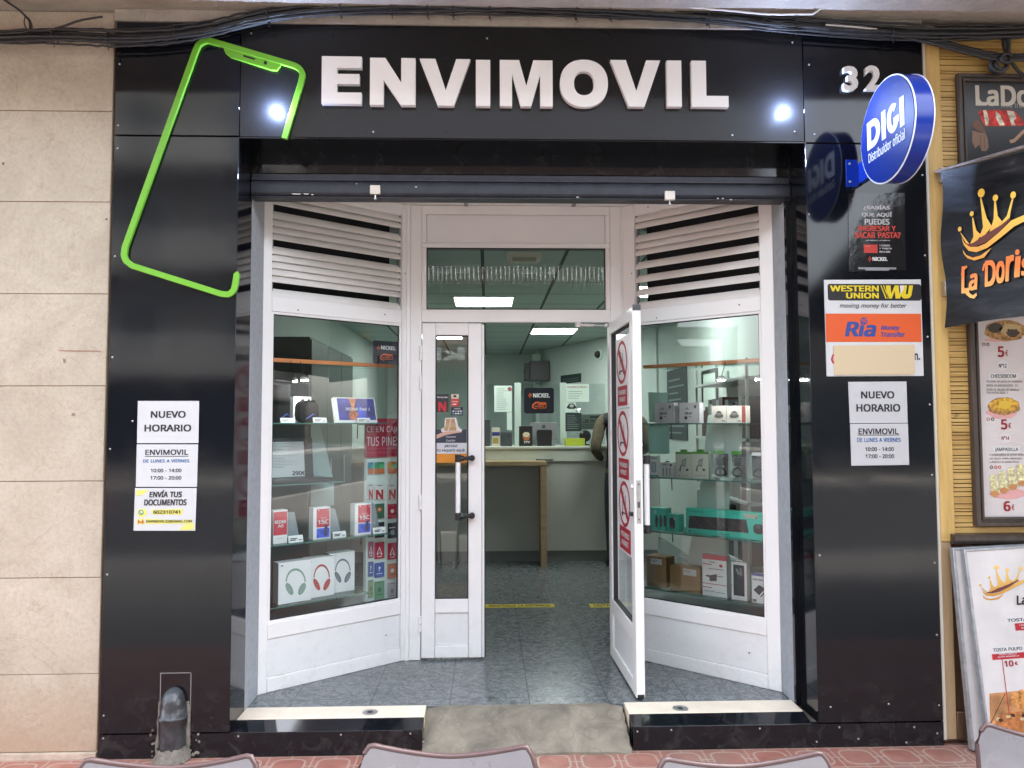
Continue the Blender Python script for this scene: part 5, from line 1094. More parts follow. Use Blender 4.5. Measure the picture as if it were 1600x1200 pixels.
# yellow floor lettering
FLF = Fr((0,0,FL+.0015), (1,0,0), (0,1,0))
a = MB()
for t_, x0, x1, yy in (('MANTENGA LA DISTANCIA', 758, 865, 946.5), ('DISTANCIA', 923, 980, 946)):
    q0, q1 = GZ(x0, yy+3.2, FL+.0015), GZ(x1, yy-3.2, FL+.0015)
    a2 = MB(); YT = mat('yellow_floor_tape', S(196,176,40), .5, var=.2, vscale=20); a2.poly(FLF, [(q0.x,q0.y),(q1.x,q0.y),(q1.x,q1.y),(q0.x,q1.y)], 0, YT)
    a2.text(FLF, t_, q0.x+.03, q1.x-.03, q0.y+.02, q1.y-.02, .0008, flat(40,40,30), .03)
    one(a2, 'floor_sticker', 'yellow lettered floor tape in the doorway, ' + ('longer one at the left' if x0 == 758 else 'shorter one beside the open leaf'), 'floor tape', 'distance tapes on the shop floor', smooth=0)

# ------------------------------------------------------------------ the customer at the counter
def person():
    ft = GZ(935, 887, FL); bx, by = 1.33, 3.93
    r = thing('person', 'customer in a dark vest and tan sleeves leaning at the counter, seen from behind', 'person', (bx, by, FL))
    V = []; E = []; R = []
    def jt(p, rad, par=None):
        V.append(Vector((bx, by, FL)) + Vector(p)); R.append(rad if isinstance(rad, tuple) else (rad, rad)); i = len(V)-1
        if par is not None: E.append((par, i))
        return i
    pel = jt((0,0,.95), (.165,.12)); wa = jt((0,.01,1.12), (.155,.115), pel); ch = jt((0,.03,1.33), (.19,.13), wa); sh_ = jt((0,.03,1.46), (.15,.10), ch)
    nk = jt((0,.04,1.54), .058, sh_); hb = jt((0,.06,1.60), (.062,.07), nk); hm = jt((0,.075,1.68), (.078,.095), hb); jt((0,.07,1.765), (.060,.075), hm)
    for s in (-1, 1):
        hip = jt((s*.095,0,.88), .098, pel); kn = jt((s*.11,.015,.50), .068, hip); an = jt((s*.115,-.01,.10), .048, kn); hl = jt((s*.118,.0,.05), .046, an); to = jt((s*.13,.15,.035), .040, hl); jt((s*.135,.20,.03), .03, to)
        if s < 0:
            so_ = jt((-.20,.03,1.43), .072, sh_); el2 = jt((-.275,-.03,1.15), .056, so_); wr = jt((-.19,.20,1.06), .040, el2); hd = jt((-.17,.27,1.055), (.042,.022), wr)
        else:
            so_ = jt((.20,.03,1.43), .072, sh_); el2 = jt((.28,.05,1.17), .055, so_); wr = jt((.20,.28,1.09), .038, el2); hd = jt((.17,.34,1.09), (.042,.022), wr)
        for kf in range(5):
            an_ = (-.04+.02*kf); a1 = jt((V[hd].x-bx+an_*.7+.0, V[hd].y-by+.045-(kf in (0,4))*.012, V[hd].z-FL+.002), .0105, hd); jt((V[hd].x-bx+an_, V[hd].y-by+.085-(kf == 0)*.03-(kf == 4)*.014, V[hd].z-FL-.012), .0085, a1)
    me = bpy.data.meshes.new('p'); me.from_pydata(V, E, []); o = bpy.data.objects.new('p', me); C.objects.link(o)
    sk = o.modifiers.new('skin', 'SKIN'); sk.use_smooth_shade = True
    for i, d in enumerate(me.skin_vertices[0].data): d.radius = R[i]
    me.skin_vertices[0].data[0].use_root = True
    ss = o.modifiers.new('sub', 'SUBSURF'); ss.levels = 2; ss.render_levels = 2
    dg = bpy.context.evaluated_depsgraph_get(); dg.update(); em = bpy.data.meshes.new_from_object(o.evaluated_get(dg))
    bpy.data.objects.remove(o); a = MB(); b0 = Vector((bx, by, FL))
    TR = mat('dark_trousers', (.018,.022,.03), .8, var=.3, vscale=20); VE = mat('dark_vest', (.015,.02,.024), .7, var=.3, vscale=14); TAN = mat('tan_sleeve', S(98,90,70), .8, var=.15, vscale=25); SHOE = mat('dark_shoe', (.012,.012,.012), .5)
    verts = [v.co.copy() for v in em.vertices]; by_m = {}
    for p in em.polygons:
        c = p.center - b0
        if c.z < .085: m_ = SHOE
        elif c.z < .93 and abs(c.x) < .21: m_ = TR
        elif c.z > 1.52: m_ = SKIN
        elif c.y > .235 and abs(c.x) > .08 and c.z < 1.2: m_ = SKIN
        elif abs(c.x) > .185: m_ = TAN
        elif c.z < .965: m_ = TAN
        else: m_ = VE
        a.add([], [], m_); k = a.mi(m_); a.f.append(list(p.vertices)); a.m.append(k)
    a.v = verts
    body = a.build('body', r, smooth=180)
    h = MB(); HAIR = mat('dark_hair', (.02,.016,.013), .6, bump=.6, bscale=60)
    vs_ = []; c0 = b0+Vector((0,.065,1.705)); SG = 20
    for i in range(9):
        th = i/8*radians(118)
        for j in range(SG):
            ph_ = 2*pi*j/SG; fr = max(0, sin(ph_)); t2 = th*(1-.42*fr)
            wob = 1+.03*sin(5*ph_+3*i); vs_.append(c0+Vector((.090*sin(t2)*cos(ph_)*wob, .108*sin(t2)*sin(ph_)*wob-.004, .102*cos(t2))))
    h.add(vs_, [(i*SG+j, i*SG+(j+1) % SG, (i+1)*SG+(j+1) % SG, (i+1)*SG+j) for i in range(8) for j in range(SG)], HAIR); h.build('hair', r, smooth=180)
    for s in (-1, 1):
        f = MB(); f.lathe(Fr(c0+Vector((s*.036,.098,-.005)), (1,0,0), (0,0,1), (0,1,0)), (0,0), [(.012,-.01),(.010,.004),(.003,.007)], mat('eye_white', (.7,.7,.68), .3), 10); f.build('eye', r)
        f = MB(); f.lathe(Fr(c0+Vector((s*.088,.0,-.015)), (0,1,0)), (0,0), [(.02,-.012),(.028,.0),(.02,.012)], SKIN, 10); f.build('ear', r)
    f = MB(); f.tube([c0+Vector((0,.10,.0)), c0+Vector((0,.118,-.03)), c0+Vector((0,.124,-.042))], [.007,.011,.012], SKIN, 8); f.build('nose', r)
    f = MB(); f.tube([c0+Vector((-.024,.098,-.072)), c0+Vector((0,.104,-.07)), c0+Vector((.024,.098,-.072))], .006, mat('lip', S(160,96,86), .4), 8); f.build('mouth', r)
person()

# ================================================================== GOODS IN THE WINDOWS
PLAT = mat('display_floor_grey', S(92,98,104), .35, var=.15, vscale=9)
def platform(label, pts, zt):
    a = MB(); UPF = Fr((0,0,0), (1,0,0), (0,1,0)); a.prism(UPF, pts, .2, zt, PLAT); return one(a, 'display_platform', label, 'platform', smooth=0)
pL = [LW.at(.0, 0, -.055)[:2], LW.at(LWL-.02, 0, -.055)[:2], (-.52, 1.5), (-1.2, 1.5), (-1.235, .5)]
platform('dark grey display floor behind the left angled window', pL, .468)
pR = [RW.at(.03, 0, -.055)[:2], RW.at(RWL, 0, -.055)[:2], (1.60, .47), (1.60, 1.5), (.90, 1.5)]
platform('dark grey display floor behind the right angled window', pR, .468)
ORW = mat('orange_rail_wood', S(222,140,84), .5, var=.1, vscale=6)
def toprail(label, F, g0, g1, b_):
    r = thing('display_canopy', label, 'shelf', F.at((g0+g1)/2, F.on((b_[0]+b_[2])/2, (b_[1]+b_[3])/2, -.12)[1], -.2)); v = F.on((b_[0]+b_[2])/2, (b_[1]+b_[3])/2, -.12)[1]
    a = MB(); a.fbox(F, g0-.02, g1+.02, v-.011, v+.011, -.138, -.12, ORW); a.build('front_rail', r, bevel=.002)
    a = MB(); a.fbox(F, g0-.02, g1+.02, v-.004, v+.006, -.40, -.1385, SHELFG); a.build('shelf_board', r, smooth=0)
    return r, v
r1, vL = toprail('glass top shelf with an orange wooden rail in the left window', LW, .057, .876, (424,556.5,615,577.5))
r2, vR = toprail('glass top shelf with an orange wooden rail in the right window', RW, .105, .893, (1000,559.5,1192,576.5))
for F, r, pxs in ((LW, r1, ((476,595),(461,597))), (RW, r2, ((1127,594.5),(1186,594)))):
    for x, y in pxs:
        nn = -.06; u, v = F.on(x, y, nn); h = MB(); sz = .019 if x != 461 else .010
        h.lathe(Fr(F.at(u, v, nn), (1,0,0), (0,1,0)), (0,0), [(sz*1.25,.004),(sz*1.25,.018),(sz*.6,.026)], STEEL, 20); hb = h.build('puck_lamp', r)
        h = MB(); h.lathe(Fr(F.at(u, v, nn), (1,0,0), (0,1,0)), (0,0), [(sz*1.05,.0),(sz*1.05,.004)], mat('puck_glow', (1,1,.96), .4, emit=30.), 20); h.build('lamp_disc', hb)
        h = MB(); h.tube([F.at(u, v+.02, nn), F.at(u, (vL if F is LW else vR)+.0, -.118)], .002, BLK, 6); h.build('lamp_wire', hb)
def shelf(label, F, u0, u1, v, n0=-.06, n1=-.34, m=None):
    r = thing('glass_shelf', label, 'shelf', F.at((u0+u1)/2, v, (n0+n1)/2)); a = MB(); a.fbox(F, u0, u1, v-.008, v-.0005, n1, n0, m or SHELFG); a.build('glass_plate', r, smooth=0)
    a = MB(); a.fbox(F, u0, u1, v-.0075, v-.001, n0+.0004, n0+.0016, mat('shelf_edge_green', S(60,110,100), .2)); a.build('polished_edge', r, smooth=0)
    for u in (u0+.05, u1-.05):
        a = MB(); a.tube([F.at(u, v-.012, n0-.03), F.at(u, v-.012, n1+.01)], .0035, BLK, 6); a.tube([F.at(u, v-.012, n1+.01), F.at(u, v-.10, n1+.005)], .0035, BLK, 6); a.build('bracket', r)
    return v
def carton(name, label, cat, F, b_, n, dep, m, draw=None, bottom=None, side=None, group=None, lean_=0):
    u0, u1, v0, v1 = F.rect(b_, n)
    if bottom is not None: v0 = bottom
    a = MB(); a.fbox(F, u0, u1, v0, v1, n-dep, n, m)
    if side: a.fbox(F, u0-.0006 if side[0] == 'l' else u1, u0 if side[0] == 'l' else u1+.0006, v0, v1, n-dep, n-.001, side[1])
    if draw: draw(a, F, n+.0008, u0, u1, v0, v1)
    return one(a, name, label, cat, group, smooth=0)
def pdraw(fn): return lambda a, F, n, u0, u1, v0, v1: fn(a, F, n)
def ptag(label, F, b_, n, bottom):
    u0, u1, v0, v1 = F.rect(b_, n); a = MB(); h = v1-v0; a.prism(Fr(F.at(u0,0,n), -F.n, (0,0,1)), [(0,bottom),(.006,bottom),(.012,bottom+h),(.009,bottom+h)], -(u1-u0) if Fr(F.at(0,0,0), -F.n, (0,0,1)).n.dot(F.u) < 0 else 0, 0 if Fr(F.at(0,0,0), -F.n, (0,0,1)).n.dot(F.u) < 0 else u1-u0, WBOX)
    for k, (fu, fv, fw) in enumerate(((.08,.55,.5),(.08,.3,.4),(.68,.3,.2))): a.poly(F, [(u0+(u1-u0)*fu, bottom+h*fv), (u0+(u1-u0)*(fu+fw), bottom+h*fv), (u0+(u1-u0)*(fu+fw), bottom+h*(fv+.12)), (u0+(u1-u0)*fu, bottom+h*(fv+.12))], n+.0012, INK)
    return one(a, 'price_tag', label, 'price tag', 'price tags in the left window', smooth=0)
# ---- left window
LG0, LG1 = .057, .876
s1v = shelf('upper glass shelf with speakers and a tablet box in the left window', LW, LG0, LW.on(600, 660, -.1)[0], LW.on(505, 660.5, -.07)[1])
def speaker(label, b_, n, tall):
    u0, u1, v0, v1 = LW.rect(b_, n); cu, w_ = (u0+u1)/2, (u1-u0); r = thing('speaker', label, 'speaker', LW.at(cu, s1v, n-.05))
    a = MB(); G_ = mat('speaker_mesh_cloth', (.008,.009,.010), .9, spec=.1, bump=.6, bscale=400)
    if tall: a.prism(Fr(LW.at(0,s1v,0), LW.u, -LW.n), rrect(cu-w_/2, cu+w_/2, -n, -n+w_*.9, w_*.3), 0, v1-s1v, G_)
    else: a.prism(LW, rrect(cu-w_/2, cu+w_/2, s1v, v1, w_*.36), n-.08, n, G_)
    a.build('cabinet', r, bevel=.006)
    a = MB(); a.tube([LW.at(cu-w_*.2, s1v+.02, n+.004), LW.at(cu+w_*.2, s1v+.05, n+.006), LW.at(cu+w_*.42, s1v+.03, n+.002), LW.at(cu+w_*.3, s1v+.006, n+.004)], .003, mat('blue_strap', S(30,70,150), .6), 6); a.build('wrist_strap', r)
    return r
speaker('tall black fabric speaker on the upper shelf of the left window', (429,601,456.5,659.5), -.11, True)
def dd(a, F, n): a.pell(F, (470,623,476,630), n, INK); a.pell(F, (480,623,485,629), n, INK)
carton('speaker_box', 'white speaker carton standing between the two black speakers', 'box', LW, (458.5,620,486,659.5), -.17, .06, WBOX, pdraw(dd), s1v)
speaker('short rounded black speaker on the upper shelf of the left window', (469,626,498,659.5), -.10, False)
# tablet carton, tilted back
zz2 = lambda x, y: (390+x/5, 480+y/5)
TBu0, TBu1, _, _ = LW.rect((531,617,590,657), -.10); TBF = Fr(LW.at(TBu0, s1v, -.10), LW.u, (Vector((0,0,1)) - LW.n*.28)); TBF.n = TBF.u.cross(TBF.v).normalized()
TW, TH = TBu1-TBu0, .155
a = MB(); a.fbox(TBF, -.02, TW, .0, TH, -.03, 0, WBOX); a.fbox(TBF, .0, TW-.006, .016, TH-.006, 0, .0008, mat('tablet_print', S(64,64,150), .3, var=.6, vscale=14))
PUR = mat('tablet_print_warm', S(226,120,80), .3, var=.7, vscale=20)
a.poly(TBF, [(TW*.28,.016),(TW*.42,.016),(TW*.52,.05),(TW*.42,.09),(TW*.5,TH-.006),(TW*.3,TH-.006),(TW*.36,.09),(TW*.26,.05)], .0014, PUR); a.poly(TBF, [(TW*.42,.016),(TW*.8,.016),(TW*.7,.08),(TW*.52,.12),(TW*.5,.06)], .0012, mat('tablet_print_blue', S(70,90,210), .3, var=.5, vscale=16))
a.text(TBF, 'REDMI Pad 2', TW*.2, TW*.84, TH*.48, TH*.60, .002, WHT, .02); one(a, 'tablet_box', 'tilted white tablet carton with a purple picture', 'box', smooth=0)
for lab, b_ in (('price tag in front of the tall black speaker', (439,652.5,461,660)), ('price tag in front of the short rounded speaker', (490,653,511,661)), ('price tag in front of the tablet carton', (559,653.5,579,661))): ptag(lab, LW, b_, -.075, s1v)
# laptop
s2v = shelf('middle glass shelf carrying the laptop in the left window', LW, LG0, LW.on(530, 750, -.1)[0], LW.on(470, 755, -.07)[1])
lp = thing('laptop', 'open black laptop with a white price sheet 290€ on its screen', 'laptop', LW.at(.2, s2v, -.15))
u0, u1, v0, v1 = LW.rect((424,684,490,745), -.22); bu0, bu1, _, _ = LW.rect((423,743,520,753), -.12)
a = MB(); a.fbox(LW, u0-.05, bu1-.02, s2v+.001, s2v+.022, -.27, -.07, BLK); a.build('keyboard_base', lp, bevel=.003)
LPF = Fr(LW.at(u0, s2v+.018, -.235), LW.u, Vector((0,0,1))-LW.n*.12); LPF.n = LPF.u.cross(LPF.v).normalized(); LH = v1-s2v-.018; LWd_ = u1-u0
a = MB(); a.fbox(LPF, -.05, LWd_+.01, 0, LH, -.012, 0, BLK); a.build('screen', lp, bevel=.003)
a = MB(); a.fbox(LPF, -.04, LWd_-.045, .008, LH-.022, .0, .0012, PAPER)
for i in range(17): a.poly(LPF, [(.004, LH*.86-i*LH*.037), (.004+LWd_*random.uniform(.3,.82), LH*.86-i*LH*.037), (.004+LWd_*.3, LH*.86-i*LH*.037+.0028), (.004, LH*.86-i*LH*.037+.0028)], .0018, flat(150,156,170))
a.text(LPF, '290€', LWd_*.52, LWd_*.83, LH*.07, LH*.17, .0018, INK, .03); a.build('price_sheet', lp, smooth=0)
a = MB(); a.ppoly(LW, [(486,664),(500,664),(522,752),(522,790),(486,790)], -.30, mat('pale_card_stand', S(150,170,166), .6), .004); one(a, 'card_stand', 'pale slanted card stand behind the open laptop', 'card', smooth=0)
# phone boxes
s3v = shelf('lower glass shelf with red phone cartons in the left window', LW, LG0, LW.on(606, 830, -.1)[0], LW.on(510, 842.5, -.075)[1])
PHR = flat(214,26,62,.35)
def dA(a, F, n): a.prect(F, (427.5,799.5,448.6,836), n, PHR); a.ptext(F, 'REDMI', (429.5,813,446.5,818), n+.0006, WHT, .03); a.ptext(F, 'A5', (434,819.5,443,824), n+.0006, WHT, .03); a.ptext(F, '5000mAh 6,88"', (432,840,445,842), n, MGREY, .0)
carton('phone_box', 'plain red and white phone carton nearest the street', 'box', LW, (427,797,449,849), -.10, .055, WBOX, pdraw(dA), s3v, group=None)
DKB = mat('phone_picture_blue', S(50,80,190), .35, var=.7, vscale=40)
def d15(x0, y0, x1, y1):
    def d(a, F, n):
        w_, h = x1-x0, y1-y0; a.prect(F, (x0+w_*.2, y0+h*.05, x1-w_*.04, y0+h*.62), n, PHR); a.prect(F, (x0+w_*.2, y0+h*.65, x1-w_*.04, y0+h*.95), n, DKB); a.prect(F, (x0+w_*.66, y0+h*.56, x1-w_*.16, y0+h*.9), n+.0006, flat(40,50,110)); a.ptext(F, 'REDMI', (x0+w_*.44, y0+h*.31, x0+w_*.78, y0+h*.36), n+.0006, flat(240,160,170), .02); a.ptext(F, '15C', (x0+w_*.28, y0+h*.39, x0+w_*.9, y0+h*.52), n+.0012, WHT, .05)
        for fx in (.3, .86): a.prect(F, (x0+w_*fx, y0+h*.08, x0+w_*(fx+.06), y0+h*.11), n+.0006, WHT)
    return pdraw(d)
for lab, b_ in (('red and blue phone carton in the middle of its shelf', (489.5,792.5,516,842.5)), ('red and blue phone carton next to the gift cards', (554.5,786.5,580,834.5))): carton('phone_box', lab, 'box', LW, b_, -.10, .055, WBOX, d15(*b_), s3v)
GLS = mat('grey_spec_sheet', S(126,138,142), .4)
for lab, pts in (('grey specification sheet behind the plain red phone carton', [(449,800),(460,800),(467,836),(449,840)]), ('grey specification sheet behind the middle phone carton', [(516,794),(523.5,795),(532,829),(516,833)]), ('grey specification sheet behind the phone carton by the gift cards', [(580,788),(586,789),(592,822),(580,826)])):
    a = MB(); a.ppoly(LW, pts, -.13, GLS, .002)
    x0, y0 = pts[0]
    for i in range(7): a.prect(LW, (x0+2, y0+8+i*3.2, x0+9+i*.5, y0+8.7+i*3.2), -.1292, flat(170,180,184))
    one(a, 'spec_sheet', lab, 'sheet', smooth=0)
for lab, b_ in (('price tag beside the plain red phone carton', (451.5,837.5,474,848)), ('price tag beside the middle phone carton', (521,830.5,541,840)), ('price tag beside the phone carton near the gift cards', (583.5,823.5,603,832.5))): ptag(lab, LW, b_, -.08, s3v)
# headphone cartons on a clear riser
rz = LW.on(480, 938, -.10)[1]; rz = max(rz, .476)
if rz > .49: shelf('clear low riser under the headphone cartons', LW, LG0+.03, LW.on(570, 920, -.1)[0], rz, -.06, -.36)
def dhead(x0, y0, x1, y1, c_, band, cut=0):
    def d(a, F, n):
        w_, h = x1-x0, y1-y0; M1 = mat('headphone_print_%d' % c_[0], S(*c_), .4, var=.12, vscale=60); M2 = flat(*band)
        cx, cy, A, B = x0+w_*(.53-cut*.25), y0+h*.50, w_*.31, h*.33; po, pi_ = [], []
        for i in range(25):
            t = pi*i/24; po.append(F.on(cx+A*cos(t), cy-B*sin(t), n)); pi_.append(F.on(cx+A*.86*cos(t), cy-B*.84*sin(t), n))
        for i in range(24): a.poly(F, [po[i], po[i+1], pi_[i+1], pi_[i]], n, M2 if 0 else M1 if i in range(5, 19) else M2)
        for s_ in (-1, 1):
            ex, ey = cx+s_*A*.62, cy+h*.17; q_ = []
            for i in range(16): t = 2*pi*i/16; X, Y_ = w_*.10*cos(t), h*.155*sin(t); q_.append((ex+X*.9-s_*Y_*.42, ey+Y_*.95+s_*X*.25))
            a.ppoly(F, q_, n+.0006, M1); a.ppoly(F, [(ex+(p[0]-ex)*.62+s_*.7, ey+(p[1]-ey)*.72) for p in q_], n+.0012, M2)
        a.prect(F, (x0+w_*.08, y0+h*.10, x0+w_*.15, y0+h*.125), n, INK)
    return pdraw(d)
for lab, b_, n_, c_, bd_, gp in (('white carton with pale green headphones pictured, nearest the street', (435,877,486,941.5), -.10, (124,156,142), (160,182,172), 0), ('white carton with red headphones pictured, between the other two', (481,871,522,934), -.135, (178,66,62), (206,100,94), 0), ('white carton with grey blue headphones pictured, nearest the gift cards', (515,863,554,921), -.17, (92,112,124), (140,152,160), 0)):
    carton('headphone_box', lab, 'box', LW, b_, n_, .07, WBOX, dhead(*b_, c_, bd_), rz, ('l', MGREY))
# gift card rack
rk = thing('gift_card_rack', 'tall white gift card rack with a red header in the left window', 'rack', LW.at(.84, .47, -.2))
RN = -.17
a = MB(); u0, u1, v0, v1 = LW.rect((572,716,632,932), RN); a.fbox(LW, u0, u1, .469, v1, RN-.03, RN, mat('rack_panel', S(196,208,202), .5)); a.build('back_panel', rk, smooth=0)
a = MB(); u0, u1, v0, v1 = LW.rect((572,654,634,714), RN); a.fbox(LW, u0, u1, v0, v1, RN-.02, RN+.004, flat(176,36,66)); n = RN+.005
a.ptext(LW, 'CE EN CAJA', (573,666,624,677.5), n, WHT, .0); a.ptext(LW, 'TUS PINES', (573,682.5,624,696.5), n, WHT, .0); a.ptext(LW, 'EN EFECTIVO O CON TARJETA', (575,699.5,615,702.5), n, flat(220,130,150), .0); a.ptext(LW, 'RECARGA EN CASA Y YA ESTÁ', (573,705,622,708), n, flat(220,130,150), .0); a.build('header', rk, smooth=0)
cols = ((575.5,583.5),(585.5,600.5),(606,620)); rows = ((722,740),(757,780),(787,810),(816,840),(847,873),(879,902),(908,936))
CC = [[(70,150,190),(70,160,120),(220,160,60)], [(226,226,222),(226,226,222),(226,226,222)], [(70,120,90),(60,110,80),(190,36,60)], [(60,80,70),(40,44,48),(34,36,40)], [(160,50,80),(196,44,76),(206,44,72)], [(70,96,160),(50,86,170),(216,110,60)], [(150,170,130),(110,160,120),(190,186,184)]]
CN = [['blue','green','orange'], ['white red-N','white red-N','white red-N'], ['green','green','red'], ['dark green','black','black'], ['plum','red','red'], ['slate blue','blue','orange'], ['olive','green','grey']]
ON = ['top row', 'second row', 'third row', 'fourth row', 'fifth row', 'sixth row', 'bottom row']; OC = ['left', 'middle', 'right']
for i, (y0, y1) in enumerate(rows):
    for j, (x0, x1) in enumerate(cols):
        dy = (j-1)*1.2 - (y0-659)*.012*(j-1); b_ = (x0, y0-dy, x1, y1-dy); c_ = CC[i][j]; w_, h = x1-x0, y1-y0; a = MB(); n = RN+.010
        a.prect(LW, b_, n, flat(*c_, 35), .0015); n += .0007
        a.prect(LW, (x0+w_*.25, b_[1]+h*.05, x1-w_*.25, b_[1]+h*.09), n, flat(90,90,90))
        if i == 1: a.ptext(LW, 'N', (x0+w_*.12, b_[1]+h*.35, x1-w_*.12, b_[3]), n, flat(190,24,40), .09)
        elif i == 0: a.prect(LW, (x0, b_[1]+h*.55, x1, b_[3]), n, flat(216,120,70)); a.prect(LW, (x0+w_*.5, b_[1]+h*.2, x1, b_[1]+h*.55), n+.0004, flat(90,190,130))
        elif i == 4:
            cx, cy = (x0+x1)/2, b_[1]+h*.52; P = [(0,-.26),(.30,.2),(.2,.28),(0,.1),(-.2,.28),(-.30,.2)]; a.ppoly(LW, [(cx+p[0]*w_, cy+p[1]*h) for p in P], n, WHT); a.ppoly(LW, [(cx+p[0]*w_*.55, cy+(p[1]*.6+.0)*h) for p in P], n+.0005, flat(*c_)); a.prect(LW, (x0+w_*.25, b_[1]+h*.84, x1-w_*.25, b_[1]+h*.89), n, WHT)
        elif i == 5 and j < 2: a.ppoly(LW, [(x0+w_*.42, b_[1]+h*.25), (x0+w_*.6, b_[1]+h*.3), (x0+w_*.6, b_[1]+h*.45), (x0+w_*.5, b_[1]+h*.42), (x0+w_*.5, b_[1]+h*.62), (x0+w_*.42, b_[1]+h*.6)], n, WHT); a.prect(LW, (x0+w_*.2, b_[1]+h*.72, x1-w_*.2, b_[1]+h*.77), n, WHT)
        elif i == 2 and j < 2: a.pell(LW, (x0+w_*.2, b_[1]+h*.2, x1-w_*.2, b_[1]+h*.6), n, flat(180,90,60), jit=.4); a.pell(LW, (x0+w_*.35, b_[1]+h*.3, x1-w_*.35, b_[1]+h*.5), n+.0005, flat(220,200,160), jit=.4)
        elif i == 3: a.prect(LW, (x0+w_*.15, b_[1]+h*.28, x1-w_*.15, b_[1]+h*.36), n, flat(200,200,196)); a.ppoly(LW, [(x0+w_*.3, b_[1]+h*.5), (x1-w_*.3, b_[1]+h*.46), (x1-w_*.22, b_[1]+h*.78), (x0+w_*.36, b_[1]+h*.8)], n, flat(150,156,160))
        else: a.pell(LW, (x0+w_*.3, b_[1]+h*.35, x1-w_*.3, b_[1]+h*.62), n, flat(*[max(0, c-60) for c in c_]) if i == 6 else WHT); a.prect(LW, (x0+w_*.2, b_[1]+h*.72, x1-w_*.2, b_[1]+h*.77), n, flat(*[max(0, c-70) for c in c_]))
        one(a, 'gift_card', '%s gift card in the %s, %s column of the rack' % (CN[i][j], ON[i], OC[j]), 'gift card', 'gift cards on the rack', smooth=0)
# room for the eye behind the left window: a tall pale cupboard on the inner wall
cp = thing('display_cupboard', 'tall grey green storage cupboard inside, behind the left window', 'cupboard', (-1.5,2.6,FL))
a = MB(); a.box(-1.74, -1.35, 2.2, 4.0, FL, 2.2, mat('cupboard_grey', S(66,76,74), .5, var=.05)); a.build('body', cp, bevel=.004)
for i in range(3):
    a = MB(); a.box(-1.349, -1.335, 2.21+i*.595, 2.795+i*.595, FL+.06, 2.18, mat('cupboard_door', S(82,94,90), .45, var=.04)); d_ = a.build('door', cp, bevel=.003)
    a = MB(); a.tube([(-1.315, 2.27+i*.595, 1.0), (-1.315, 2.27+i*.595, 1.25)], .007, STEEL, 8); a.build('handle', d_)

# ---- right window
RG0, RG1 = .105, .893
t1v = shelf('upper glass shelf with earbud and ring stand cartons in the right window', RW, RW.on(1008, 660, -.1)[0], RW.on(1170, 661, -.1)[0], RW.on(1085, 661, -.07)[1])
def dbuds(x0, y0, x1, y1):
    def d(a, F, n):
        w_, h = x1-x0, y1-y0; a.ptext(F, '100.2H', (x0+w_*.26, y0+h*.48, x0+w_*.62, y0+h*.60), n, INK, .05); a.pell(F, (x0+w_*.25, y0+h*.68, x0+w_*.4, y0+h*.86), n, flat(60,60,64)); a.prect(F, (x0+w_*.45, y0+h*.7, x0+w_*.6, y0+h*.73), n, flat(150,60,60)); a.ppoly(F, [(x0+w_*.28, y0+h*.32), (x0+w_*.4, y0+h*.22), (x0+w_*.48, y0+h*.36)], n, flat(170,172,176)); a.pell(F, (x0+w_*.72, y0+h*.12, x0+w_*.84, y0+h*.3), n, flat(110,112,116)); a.prect(F, (x0+w_*.92, y0+h*.02, x0+w_*.935, y0+h*.98), n, flat(180,190,190))
        for i in range(5): a.prect(F, (x0+w_*.95, y0+h*(.1+.17*i), x0+w_*.98, y0+h*(.15+.17*i)), n, flat(120,170,160))
    return pdraw(d)
for lab, b_ in (('pale earbud carton nearer to the open door leaf', (1023.5,629.5,1053,660)), ('pale earbud carton nearer to the ring stand cartons', (1061.5,629,1093,660))): carton('earbud_box', lab, 'box', RW, b_, -.10, .05, mat('pale_pink_carton', S(214,208,212), .4), dbuds(*b_), t1v)
def dwatch(x0, y0, x1, y1):
    def d(a, F, n):
        w_, h = x1-x0, y1-y0; cx = (x0+x1)/2
        for yy, ww, hh, c_ in ((.55,.30,.16,(110,104,98)),(.42,.22,.16,(150,144,136)),(.62,.30,.10,(70,66,62)),(.35,.14,.07,(90,84,80))): a.pell(F, (cx-w_*ww, y0+h*(yy-hh/2), cx+w_*ww, y0+h*(yy+hh)), n+.0004*(1-yy)*4, flat(*c_))
        a.prect(F, (x1-w_*.3, y0+h*.88, x1-w_*.08, y0+h*.93), n, flat(110,112,116))
    return pdraw(d)
carton('ring_holder_box', 'white carton with a grey ring stand pictured, left one of the pair', 'box', RW, (1112,634,1134.6,660), -.10, .06, mat('ivory_carton', S(220,214,204), .45), dwatch(1112,634,1134.6,660), t1v)
carton('ring_holder_box', 'white carton with a grey ring stand pictured, red edged one of the pair', 'box', RW, (1135.2,634,1165,660), -.10, .06, MATS['ivory_carton'], pdraw(lambda a, F, n: (dwatch(1135.2,634,1159,660)(a, F, n, 0, 0, 0, 0), a.prect(F, (1159,634,1165,660), n, flat(176,70,66)))), t1v)
MINTP = mat('mint_sheet', S(170,224,208), .6)
a = MB(); a.ppoly(RW, [(1013,613),(1043,613),(1043,659.5),(1014,659.5)], -.16, mat('pale_sheet', S(176,214,202), .6), .002); one(a, 'paper_sheet', 'pale blank paper sheet standing behind the earbud cartons', 'sheet', smooth=0)
a = MB(); a.ppoly(RW, [(1013,662.5),(1044.5,662.5),(1046,709),(1014,709.5)], -.10, MINTP, .002); one(a, 'paper_sheet', 'mint blank paper sheet hanging below the upper right shelf', 'sheet', smooth=0)
t2v = shelf('middle glass shelf with green topped cable packs in the right window', RW, RG0+.0, RW.on(1198, 748, -.1)[0], RW.on(1085, 748, -.07)[1])
